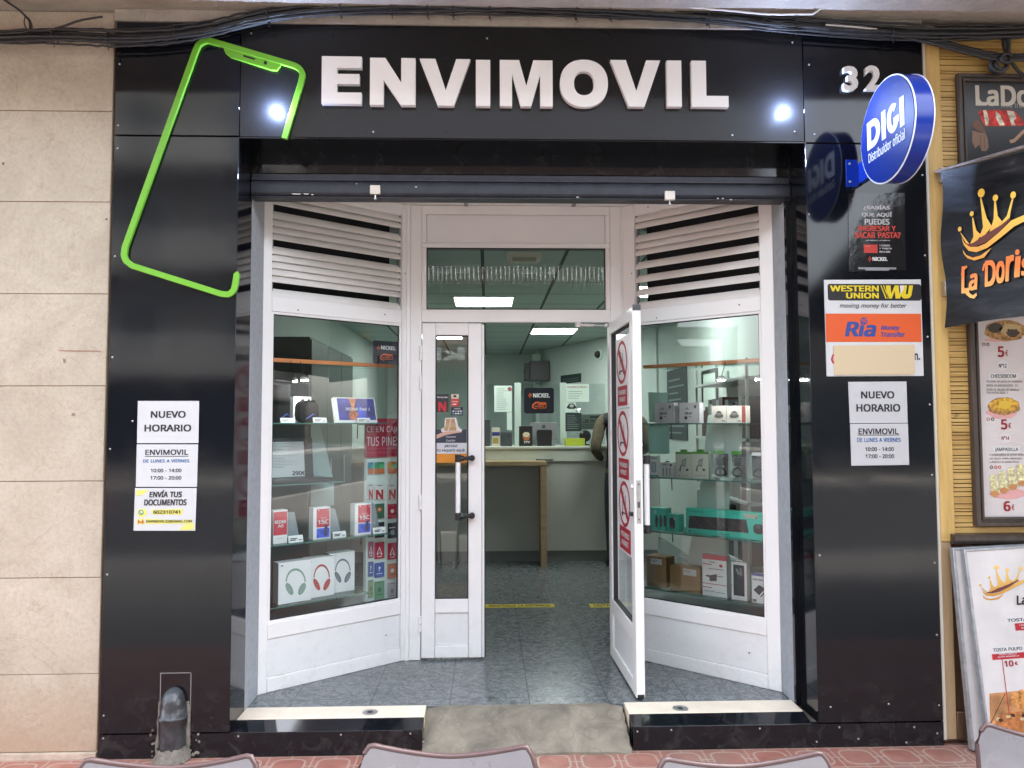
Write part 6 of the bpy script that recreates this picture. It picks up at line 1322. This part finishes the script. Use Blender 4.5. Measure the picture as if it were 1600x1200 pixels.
def dph(a, F, n): a.pround(F, (1018,722,1025,738), .006, n, flat(120,160,180)); a.pround(F, (1019,723,1024,737), .005, n+.0006, flat(214,222,226)); a.prect(F, (1015,742,1028,744.5), n, flat(60,170,180)); a.ptext(F, 'Nillkin', (1017,714.5,1026,717), n, INK, .02)
carton('phone_case_box', 'white phone case carton beside the door handle', 'box', RW, (1015,712.5,1028,747), -.10, .03, WBOX, pdraw(dph), t2v)
def dca(a, F, n):
    for i in range(3): a.prect(F, (1036+i*5,731,1037.4+i*5,744), n, flat(150,152,156))
    a.ptext(F, 'USB-C', (1035,724.5,1044,727), n, INK, .02); a.prect(F, (1040,720.3,1046,722), n, INK); a.pell(F, (1046,725,1050,728.5), n, flat(80,80,84))
carton('cable_box', 'narrow white cable carton with a hang tab on the middle shelf', 'box', RW, (1032,722.5,1054,747), -.10, .03, WBOX, pdraw(dca), t2v)
GRN = flat(92,180,60)
def dpack(x0, y0, x1, y1):
    def d(a, F, n):
        w_, h = x1-x0, y1-y0; a.prect(F, (x0, y0, x1, y0+h*.08), n, GRN); a.ppoly(F, [(x0+w_*.28, y0+.3), (x0+w_*.30, y0-h*.09), (x0+w_*.70, y0-h*.09), (x0+w_*.72, y0+.3)], n-.0004, GRN, .002); a.prect(F, (x0+w_*.4, y0-h*.06, x0+w_*.6, y0-h*.02), n+.0006, flat(40,90,30))
        a.ppoly(F, [(x0+w_*.40, y0+h*.30), (x0+w_*.66, y0+h*.24), (x0+w_*.60, y0+h*.56), (x0+w_*.36, y0+h*.52)], n, flat(150,150,156)); a.ppoly(F, [(x0+w_*.44, y0+h*.33), (x0+w_*.60, y0+h*.30), (x0+w_*.56, y0+h*.50), (x0+w_*.42, y0+h*.48)], n+.0006, flat(206,206,206)); a.ppoly(F, [(x0+w_*.3, y0+h*.5), (x0+w_*.36, y0+h*.5), (x0+w_*.3, y0+h*.74), (x0+w_*.22, y0+h*.7)], n, flat(90,90,94)); a.pell(F, (x0+w_*.62, y0+h*.62, x0+w_*.8, y0+h*.72), n, flat(90,96,90))
        for i in range(4): a.pell(F, (x0+w_*(.2+.17*i), y0+h*.86, x0+w_*(.27+.17*i), y0+h*.9), n, GRN)
    return pdraw(d)
for lab, b_ in (('white phone holder carton with a green top, nearer to the door', (1055.5,706,1081,748)), ('white phone holder carton with a green top, nearer to the clear packs', (1081.6,706,1107,748))): carton('phone_holder_box', lab, 'box', RW, b_, -.10, .04, mat('beige_white_carton', S(214,212,198), .45), dpack(*b_), t2v)
def clearpack(label, b_, green):
    x0, y0, x1, y1 = b_; r = thing('blister_pack', label, 'blister pack', RW.at(RW.on((x0+x1)/2, y1, -.1)[0], t2v, -.1))
    u0, u1, v0, v1 = RW.rect(b_, -.10); a = MB(); a.fbox(RW, u0, u1, t2v+.0005, v1, -.15, -.10, CLEAR); a.build('clear_shell', r, smooth=0)
    w_, h = x1-x0, y1-y0; a = MB(); a.tube([RW.at(u0+(u1-u0)*(.5+.3*cos(t)), t2v+(v1-t2v)*(.3+.16*sin(t)), -.125+.01*sin(2*t)) for t in [2*pi*i/14 for i in range(15)]], .006, BLK, 7); a.fbox(RW, u0+(u1-u0)*.3, u0+(u1-u0)*.7, t2v+(v1-t2v)*.52, t2v+(v1-t2v)*.84, -.14, -.115, DGREY); a.build('charger', r)
    a = MB(); a.prect(RW, (x0+w_*.2, y0-4, x1-w_*.15, y0+1), -.099, GRN if green else WBOX, .002); a.build('hang_tab', r, smooth=0)
clearpack('clear blister pack with a green tab and black cable, left one', (1110,708,1135,748.5), True); clearpack('clear blister pack with a green tab and black cable, right one', (1138,709,1161,748.5), True); clearpack('clear blister pack with a white label by the window post', (1169,711,1196,749), False)
sn = [RW.on(x, y, -.10) for x, y in ((1014,830),(1197,846.5))]
t3v = shelf('lower glass shelf carrying the teal cartons in the right window', RW, RG0, RG1, RW.on(1100, 837, -.07)[1])
def dmouse(x0, y0, x1, y1, k):
    def d(a, F, n):
        w_, h = x1-x0, y1-y0; a.prect(F, (x0+w_*.3, y0+h*.12, x0+w_*.45, y0+h*.22), n, WHT)
        for i in range(k): a.pell(F, (x0+w_*(.36+.26*i), y0+h*.3, x0+w_*(.54+.26*i), y0+h*.84), n, BLK)
    return pdraw(d)
carton('mouse_box', 'larger teal mouse carton beside the door handle', 'box', RW, (1014,793.5,1040,830), -.10, .07, TEAL, dmouse(1014,793.5,1040,830,3), t3v)
carton('mouse_box', 'smaller teal mouse carton between the larger one and the keyboard', 'box', RW, (1042,803.5,1061,833), -.10, .06, TEAL, pdraw(lambda a, F, n: (a.pround(F, (1046,809,1054.5,826), .012, n, BLK), a.prect(F, (1052.5,808,1056,813), n+.0006, WHT))), t3v)
def dkey(a, F, n):
    KB = flat(52,46,50); q_ = [(1077,805.5),(1166,812),(1170,833),(1075.5,825)]; a.ppoly(F, q_, n, KB)
    def bl(u, v): (x0,y0),(x1,y1),(x2,y2),(x3,y3) = q_; return (x0*(1-u)*(1-v)+x1*u*(1-v)+x2*u*v+x3*(1-u)*v, y0*(1-u)*(1-v)+y1*u*(1-v)+y2*u*v+y3*(1-u)*v)
    KK = flat(34,32,38)
    for i in range(21):
        for j in range(5):
            if i == 15: continue
            a.ppoly(F, [bl((i+.15+.4)/22,(j+.2)/5.6+.04), bl((i+.95+.4)/22,(j+.2)/5.6+.04), bl((i+.95+.4)/22,(j+.95)/5.6+.04), bl((i+.15+.4)/22,(j+.95)/5.6+.04)], n+.0006, KK if (i*7+j*3) % 5 else flat(120,60,70))
    a.pround(F, (1177,819,1193,834.5), .02, n, BLK); a.pround(F, (1181,820.5,1189,826), .01, n+.0006, DGREY); a.prect(F, (1163,803.5,1184,810), n+.0006, flat(212,220,196)); a.prect(F, (1181,808,1183,810), n+.0012, INK)
    a.ptext(F, 'logitech', (1126,834,1140,836.5), n, flat(20,90,90), .02); a.ptext(F, 'Wireless Combo', (1076,798,1100,800.5), n, flat(12,110,104), .01); a.prect(F, (1076,828,1079,831), n, flat(20,100,96))
carton('keyboard_box', 'long teal keyboard and mouse carton on the lower right shelf', 'box', RW, (1072,798,1196.5,840), -.10, .06, TEAL, pdraw(dkey), t3v)
rb = max(RW.on(1085, 927, -.10)[1], .476)
def dcb(x0, y0, x1, y1):
    def d(a, F, n): a.prect(F, (x0, y0, x1, y1), n, WHT); a.prect(F, (x0+1, y0+2, x0+(x1-x0)*.6, y0+2.6), n+.0006, INK); a.prect(F, (x0+1, y0+4, x0+(x1-x0)*.5, y0+4.6), n+.0006, INK)
    return pdraw(d)
carton('cardboard_box', 'taller brown cardboard box on the display floor by the door leaf', 'box', RW, (1010,869.5,1041,920), -.12, .10, CARD, dcb(1016.5,873,1034,882), rb)
carton('cardboard_box', 'wider brown cardboard box on the display floor beside the taller one', 'box', RW, (1047,886,1094,925), -.10, .10, CARD, dcb(1067.5,889.5,1088,899.5), rb)
def dch(a, F, n):
    a.prect(F, (1097.5,867,1135.5,875), n, flat(214,74,86)); a.ptext(F, 'Toocki', (1108,877,1117,879.5), n, INK, .02); a.ppoly(F, [(1108,899),(1120,897),(1120,908),(1109,908)], n, flat(70,66,76)); a.ppoly(F, [(1101,899),(1108,898),(1108,902)], n, flat(70,66,76)); a.prect(F, (1120,900.5,1130,901.5), n, INK); a.prect(F, (1107,889,1130,890), n, flat(90,90,96)); a.pell(F, (1123.5,882,1129,887), n, flat(206,70,80)); a.prect(F, (1098,880.5,1112,882), n, flat(206,70,80)); a.prect(F, (1097.5,912.5,1135.5,913.6), n, flat(206,70,80)); a.prect(F, (1098,916.5,1112,918), n, flat(206,70,80)); a.ptext(F, '67W GaN', (1100,922,1116,924.5), n, INK, .01); a.prect(F, (1118,926,1133,927), n, flat(150,150,150))
carton('charger_box', 'white and red charger carton on the right display floor', 'box', RW, (1097.5,868,1135.5,931), -.10, .05, WBOX, pdraw(dch), rb)
def dcab(a, F, n): a.prect(F, (1146,883,1163,931), n, flat(36,40,46)); a.ppoly(F, [(1149,889),(1152,888),(1158,900),(1155,903)], n+.0006, flat(170,176,180)); a.ppoly(F, [(1155,888),(1158,887),(1160,899),(1157,901)], n+.0006, flat(150,156,160)); a.prect(F, (1152,898,1157,928), n+.0012, flat(60,64,70)); a.ppoly(F, [(1149,879.3),(1150,875.5),(1159,875.5),(1160,879.3)], n-.0004, WBOX, .002); a.prect(F, (1151,877,1158,878.2), n+.0006, INK)
carton('cable_box', 'slim white carton with a dark cable in its window', 'box', RW, (1143,879,1167,937), -.10, .04, WBOX, pdraw(dcab), rb)
def dpb(a, F, n): a.prect(F, (1174.5,896.5,1198,900.5), n, flat(120,124,190)); a.ppoly(F, [(1178,921),(1186,914),(1196,920),(1187,929)], n, flat(74,78,84)); a.ppoly(F, [(1178,921),(1187,929),(1187,930.5),(1178,922.5)], n+.0006, flat(40,42,48)); a.ppoly(F, [(1188,932),(1197,922),(1198,923.5),(1189,933.5)], n, flat(60,62,66)); a.ptext(F, 'Power Bank', (1176,904,1192,907), n, INK, .02); a.prect(F, (1176,936,1182,940), n, flat(110,110,116))
carton('power_bank_box', 'white carton with a grey power bank pictured, next to the right post', 'box', RW, (1174.5,897,1198.4,942), -.10, .045, WBOX, pdraw(dpb), rb)
if rb > .49: shelf('clear low riser under the cartons in the right window', RW, RG0, RG1, rb, -.06, -.36)
# white folded card stand and notices on the inner right side
for lab, pts, nn in (('tall white folded card stand behind the ring stand cartons', [(1100,709),(1106,650),(1109,648),(1160,662),(1158,709)], -.22), ('tall white folded card stand behind the charger carton', [(1070,905),(1095,752),(1140,752),(1138,905)], -.24)):
    a = MB(); a.ppoly(RW, pts, nn, mat('card_stand_paper', S(196,212,206), .6), .003); one(a, 'card_stand', lab, 'card', smooth=0)
SR = Fr((2.144,0,0), (0,-1,0))                  # inner right wall
a = MB(); a.fbox(SR, -5.4, -4.5, 1.35, 2.15, .002, .01, flat(52,66,66)); 
for i in range(9): a.fbox(SR, -5.32, -5.32+random.uniform(.4,.72), 1.42+i*.075, 1.437+i*.075, .0101, .011, flat(150,170,164))
one(a, 'wall_notice', 'large dark price board on the inner right wall behind the window', 'notice', smooth=0)
fr_ = thing('wall_picture', 'black framed certificate on the inner right wall behind the window', 'picture', (2.14,3.6,1.6))
a = MB(); a.ring(SR, [(-3.9,1.4),(-3.4,1.4),(-3.4,2.05),(-3.9,2.05)], [(-3.87,1.43),(-3.43,1.43),(-3.43,2.02),(-3.87,2.02)], .002, .02, BLK); a.build('frame', fr_)
a = MB(); a.fbox(SR, -3.869, -3.431, 1.431, 2.019, .002, .01, PINT); a.build('certificate', fr_)
sw_ = thing('storage_shelf', 'white metal storage rack with folders on the inner right wall', 'rack', (2.0,2.6,FL))
a = MB()
for z_ in (.5, .95, 1.4, 1.85): a.box(1.84, 2.14, 1.75, 3.1, z_, z_+.02, mat('rack_white', (.6,.64,.62), .5))
for y_ in (1.75, 3.08): a.box(1.84, 1.86, y_, y_+.02, FL, 2.0, MATS['rack_white']); a.box(2.12, 2.14, y_, y_+.02, FL, 2.0, MATS['rack_white'])
a.build('rack_frame', sw_)
FB = [flat(60,70,80), flat(150,156,150), flat(180,180,176), flat(90,60,60), flat(40,60,70)]
for z_ in (.52, .97, 1.42):
    y_ = 1.8
    while y_ < 2.95:
        wd = random.uniform(.05,.11); h = random.uniform(.22,.33)
        a = MB(); a.box(1.87, 2.1, y_, y_+wd-.004, z_+.001, z_+h, random.choice(FB)); one(a, 'folder', 'upright office folder on the white storage rack inside', 'folder', 'folders on the storage rack', smooth=0); y_ += wd

# ================================================================== TERRACE CHAIRS
def chair(label, xc, yc, rz, ztop):
    r = thing('terrace_chair', label, 'chair', (xc, yc, 0), rz, 'brown terrace chairs in front of the shop')
    M_ = WM[r.name]; P = lambda x, y, z: M_ @ Vector((x, y, z))
    # local frame: the back stands at y = 0, the seat lies toward -y
    Wd = .197; NS, NZ = 36, 12; zb = .50; k = ztop
    def top(s): s_ = abs(s); return k - .040*(1-s_**1.7) - (.0 if s_ < .86 else .055*((s_-.86)/.14)**2.2)
    def px_(s): return s
    a = MB(); vs_ = []
    for side in (0, 1):
        for i in range(NS+1):
            s = -1+2*i/NS; s = math.copysign(abs(s)**.9, s)
            for j in range(NZ+1):
                t = j/NZ; z = zb+(top(s)-zb)*t; x = s*Wd*(1-.04*(1-t)) ; yb = .045*(s*s) - .0 - .06*(1-t) + .02*t
                vs_.append(P(x, -yb*.6 + .07*t + (.011 if side else 0), z))
    q_ = (NS+1)*(NZ+1); g_ = lambda o, i, j: o*q_+i*(NZ+1)+j
    fs = [(g_(o,i,j), g_(o,i+1,j), g_(o,i+1,j+1), g_(o,i,j+1)) for o in (0,1) for i in range(NS) for j in range(NZ)]
    a.add(vs_, fs, CHAIRM)
    ed = [(i, NZ) for i in range(NS+1)]
    a.add([vs_[g_(0,i,NZ)] for i in range(NS+1)] + [vs_[g_(1,i,NZ)] for i in range(NS+1)], [(i, i+1, NS+2+i, NS+1+i) for i in range(NS)], CHAIRR)
    a.build('backrest', r, smooth=60)
    rim = [(vs_[g_(0,i,NZ)] + vs_[g_(1,i,NZ)])/2 for i in range(NS+1)]
    lft = [(vs_[g_(0,0,j)] + vs_[g_(1,0,j)])/2 for j in range(NZ)]; rgt = [(vs_[g_(0,NS,j)] + vs_[g_(1,NS,j)])/2 for j in range(NZ-1, -1, -1)]
    a = MB(); a.tube(lft + rim + rgt, .0066, CHAIRR, 10); a.build('back_rim', r, smooth=80)
    a = MB(); vs_ = []
    for o in (0, .014):
        for i in range(13):
            for j in range(13):
                s, t = -1+2*i/12, j/12; vs_.append(P(s*.205*(1-.06*t*t), -.02-.40*t, .452 - o - .018*(1-s*s)*(1-(2*t-1)**2) + .012*s*s - .01*max(0, t-.8)*5*(t > .8)))
    q_ = 169; fs = [(o*q_+i*13+j, o*q_+(i+1)*13+j, o*q_+(i+1)*13+j+1, o*q_+i*13+j+1) for o in (0,1) for i in range(12) for j in range(12)]
    bd = [(i,0) for i in range(13)]+[(12,j) for j in range(1,13)]+[(i,12) for i in range(11,-1,-1)]+[(0,j) for j in range(11,0,-1)]
    L = len(bd); fs += [(bd[i][0]*13+bd[i][1], bd[(i+1)%L][0]*13+bd[(i+1)%L][1], q_+bd[(i+1)%L][0]*13+bd[(i+1)%L][1], q_+bd[i][0]*13+bd[i][1]) for i in range(L)]
    a.add(vs_, fs, CHAIRM); a.build('seat', r, smooth=50)
    AL = mat('chair_leg_aluminium', (.55,.55,.55), .3, metal=1)
    for sx in (-1, 1):
        a = MB(); a.tube([P(sx*.19,.035,.62), P(sx*.195,.0,.48), P(sx*.21,.05,.0)], .0125, AL, 10); a.build('leg', r, smooth=60)
        a = MB(); a.tube([P(sx*.195,-.39,.435), P(sx*.21,-.43,.0)], .0125, AL, 10); a.build('leg', r, smooth=60)
        a = MB(); a.tube([P(sx*.192,.0,.43), P(sx*.192,-.39,.43)], .010, AL, 8); a.build('seat_rail', r, smooth=60)
    return r
chair('brown terrace chair at the bottom left below the drain pipe', -.70, -1.95, .02, .808)
chair('brown terrace chair in front of the concrete ramp, second from the left', -.092, -1.93, -.06, .815)
chair('brown terrace chair showing only its top edge right of the ramp', .56, -2.0, .05, .812)
chair('brown terrace chair beside the leaning menu boards, farthest right', 1.38, -1.86, -.42, .790)

# ================================================================== THE STREET BEHIND THE CAMERA (seen in the reflections)
WIN = mat('far_window_glass', (.03,.04,.045), .06); SHU = mat('far_white_shutter', (.5,.5,.49), .6); RAIL = mat('white_railing', (.8,.8,.79), .5)
def block(label, x0, x1, ht_, m, floors, awn=None):
    r = thing('apartment_block', label, 'building', ((x0+x1)/2, -19, 0), group='apartment blocks across the street'); BFr = Fr((0,-19,0), (1,0,0), (0,0,1), (0,1,0))
    a = MB(); a.box(x0, x1, -29, -19, 0, ht_, m); a.build('wall', r)
    n_ = int((x1-x0)//2.6)
    for f_ in range(floors):
        z0 = 3.0+f_*3.0
        for i in range(n_):
            xc = x0+(i+.5)*(x1-x0)/n_; w_ = MB(); w_.box(xc-.6, xc+.6, -19.0, -18.93, z0+.4, z0+2.2, SHU); wf = w_.build('window', r)
            w_ = MB(); w_.box(xc-.52, xc-.03, -18.929, -18.91, z0+.48, z0+2.12, WIN); w_.box(xc+.03, xc+.52, -18.929, -18.91, z0+.48, z0+2.12, WIN); w_.build('pane', wf)
        bz = MB(); bx0, bx1 = x0+.8, x1-.8; bz.box(bx0, bx1, -19, -18.1, z0-.1, z0+.05, m)
        for i in range(int((bx1-bx0)/.14)): bz.box(bx0+i*.14, bx0+i*.14+.03, -18.14, -18.11, z0+.051, z0+.98, RAIL)
        bz.box(bx0, bx1, -18.16, -18.09, z0+.981, z0+1.03, RAIL); bz.build('balcony', r)
    g_ = MB(); g_.box(x0+.5, x1-.5, -19.0, -18.95, .4, 2.7, WIN); g_.box(x0+.3, x0+.499, -19, -18.9, 0, 2.9, SHU); g_.build('shop_window', r)
    return r
PK = mat('far_pale_render', S(96,90,82), .85, var=.06); PW = mat('far_white_render', S(140,138,133), .85, var=.05); PB = mat('far_brick_render', S(70,52,46), .85, var=.1); PG = mat('far_grey_render', S(84,82,80), .85, var=.08)
block('pale rendered apartment block across the street', -40, -18, 11, PK, 2); block('white apartment block with railed balconies across the street', -17.8, -5.5, 13, PW, 3); block('brick red apartment block with a striped shop awning across the street', -5.3, 8.4, 11, PB, 2); block('low grey block across the street', 8.6, 15, 5.6, PG, 0); block('cream apartment block across the street, past the gap', 19, 40, 11, PK, 2)
aw = thing('shop_awning', 'brown awning with white lettering on the shop across the street', 'awning', (-.7,-19,3.2))
AWN = mat('awning_fabric', S(96,66,56), .8); a = MB(); AP = Fr((-4.4,0,0), (0,1,0), (0,0,1)); a.prism(AP, [(-19,4.75),(-19,4.70),(-17.42,3.92),(-17.4,3.95)], 0, 7.0, AWN); a.build('canopy', aw)
VF = Fr((2.6,-17.39,0), (-1,0,0), (0,0,1)); a = MB(); wv = [(0,3.94)]+[(.0+i*.35, 3.18+(.09 if i % 2 else 0)) for i in range(21)]+[(7.0,3.94)]; a.prism(VF, wv, -.01, 0, AWN); a.text(VF, 'Viking', 2.0, 5.9, 3.34, 3.86, .004, WHT, .03); a.build('valance', aw)
# parked red car
def car():
    r = thing('parked_car', 'red hatchback parked at the kerb across the pavement', 'car', (-7.5,-6.6,-.13)); bz = -.13
    F = Fr((-9.5,-6.6,bz), (1,0,0), (0,0,1), (0,-1,0)); RC_ = mat('red_car_paint', S(170,28,32), .25, coat=.6)
    prof = [(.05,.30),(.0,.55),(.08,.80),(.95,.92),(1.55,1.36),(1.75,1.44),(3.1,1.45),(3.75,1.12),(4.0,.95),(4.06,.6),(4.0,.30)]
    a = MB(); secs = []
    for n_, inset in ((-.85,.10),(-.78,.03),(-.6,0),(.6,0),(.78,.03),(.85,.10)): secs.append([F.at(u+(2.03-u)*inset*.25, .3+(v-.3)*(1-inset*.6), n_) for u, v in prof])
    vs_ = [v for s_ in secs for v in s_]; k = len(prof); a.add(vs_, [(i*k+j, i*k+(j+1) % k, (i+1)*k+(j+1) % k, (i+1)*k+j) for i in range(5) for j in range(k)] + [tuple(range(k)), tuple(range(5*k, 6*k))], RC_); a.build('body', r, smooth=40, bevel=.03)
    for s_ in (-1, 1):
        a = MB(); a.prism(F, [(1.15,.95),(1.62,1.28),(2.3,1.30),(2.3,.95)], s_*.80, s_*.835, WIN); a.prism(F, [(2.38,.95),(2.38,1.30),(3.05,1.30),(3.5,1.0),(3.45,.95)], s_*.80, s_*.835, WIN); a.build('side_window', r)
        for u in (.78, 3.2):
            a = MB(); a.lathe(F, (u, .31), [(.31,s_*.66),(.31,s_*.84),(.22,s_*.85)], RUBBER, 24); w_ = a.build('wheel', r); a = MB(); a.lathe(F, (u, .31), [(.20,s_*.845),(.19,s_*.862),(.04,s_*.868)], STEEL, 20); a.build('rim', w_)
    for u, m_ in ((.04, mat('headlight_glass', (.7,.72,.75), .15)), (4.0, flat(130,20,20,.2))):
        for n_ in (-.62, .62): a = MB(); a.lathe(Fr(F.at(u,.66,n_), (0,1,0), (0,0,1)), (0,0), [(.10,-.05),(.12,0),(.10,.05)], m_, 14); a.build('lamp', r)
    return r
car()

ra = thing('added_dark_canopy', 'added dark canopy right of the frame, unseen, darkening the window reflections', 'awning', (5.4,-1.2,2.6))  # unseen canopy, added to darken what the left window reflects
a = MB(); AF = Fr((2.9,0,0), (0,1,0), (0,0,1)); a.prism(AF, [(-.96,3.42),(-.96,3.39),(-3.3,2.62),(-3.3,2.65)], 0, 5.2, mat('added_canopy_dark', (.03,.032,.034), .8)); a.build('canopy', ra)
a = MB(); a.box(2.9, 8.1, -3.32, -3.302, 2.38, 2.66, MATS['added_canopy_dark']); a.build('valance', ra)
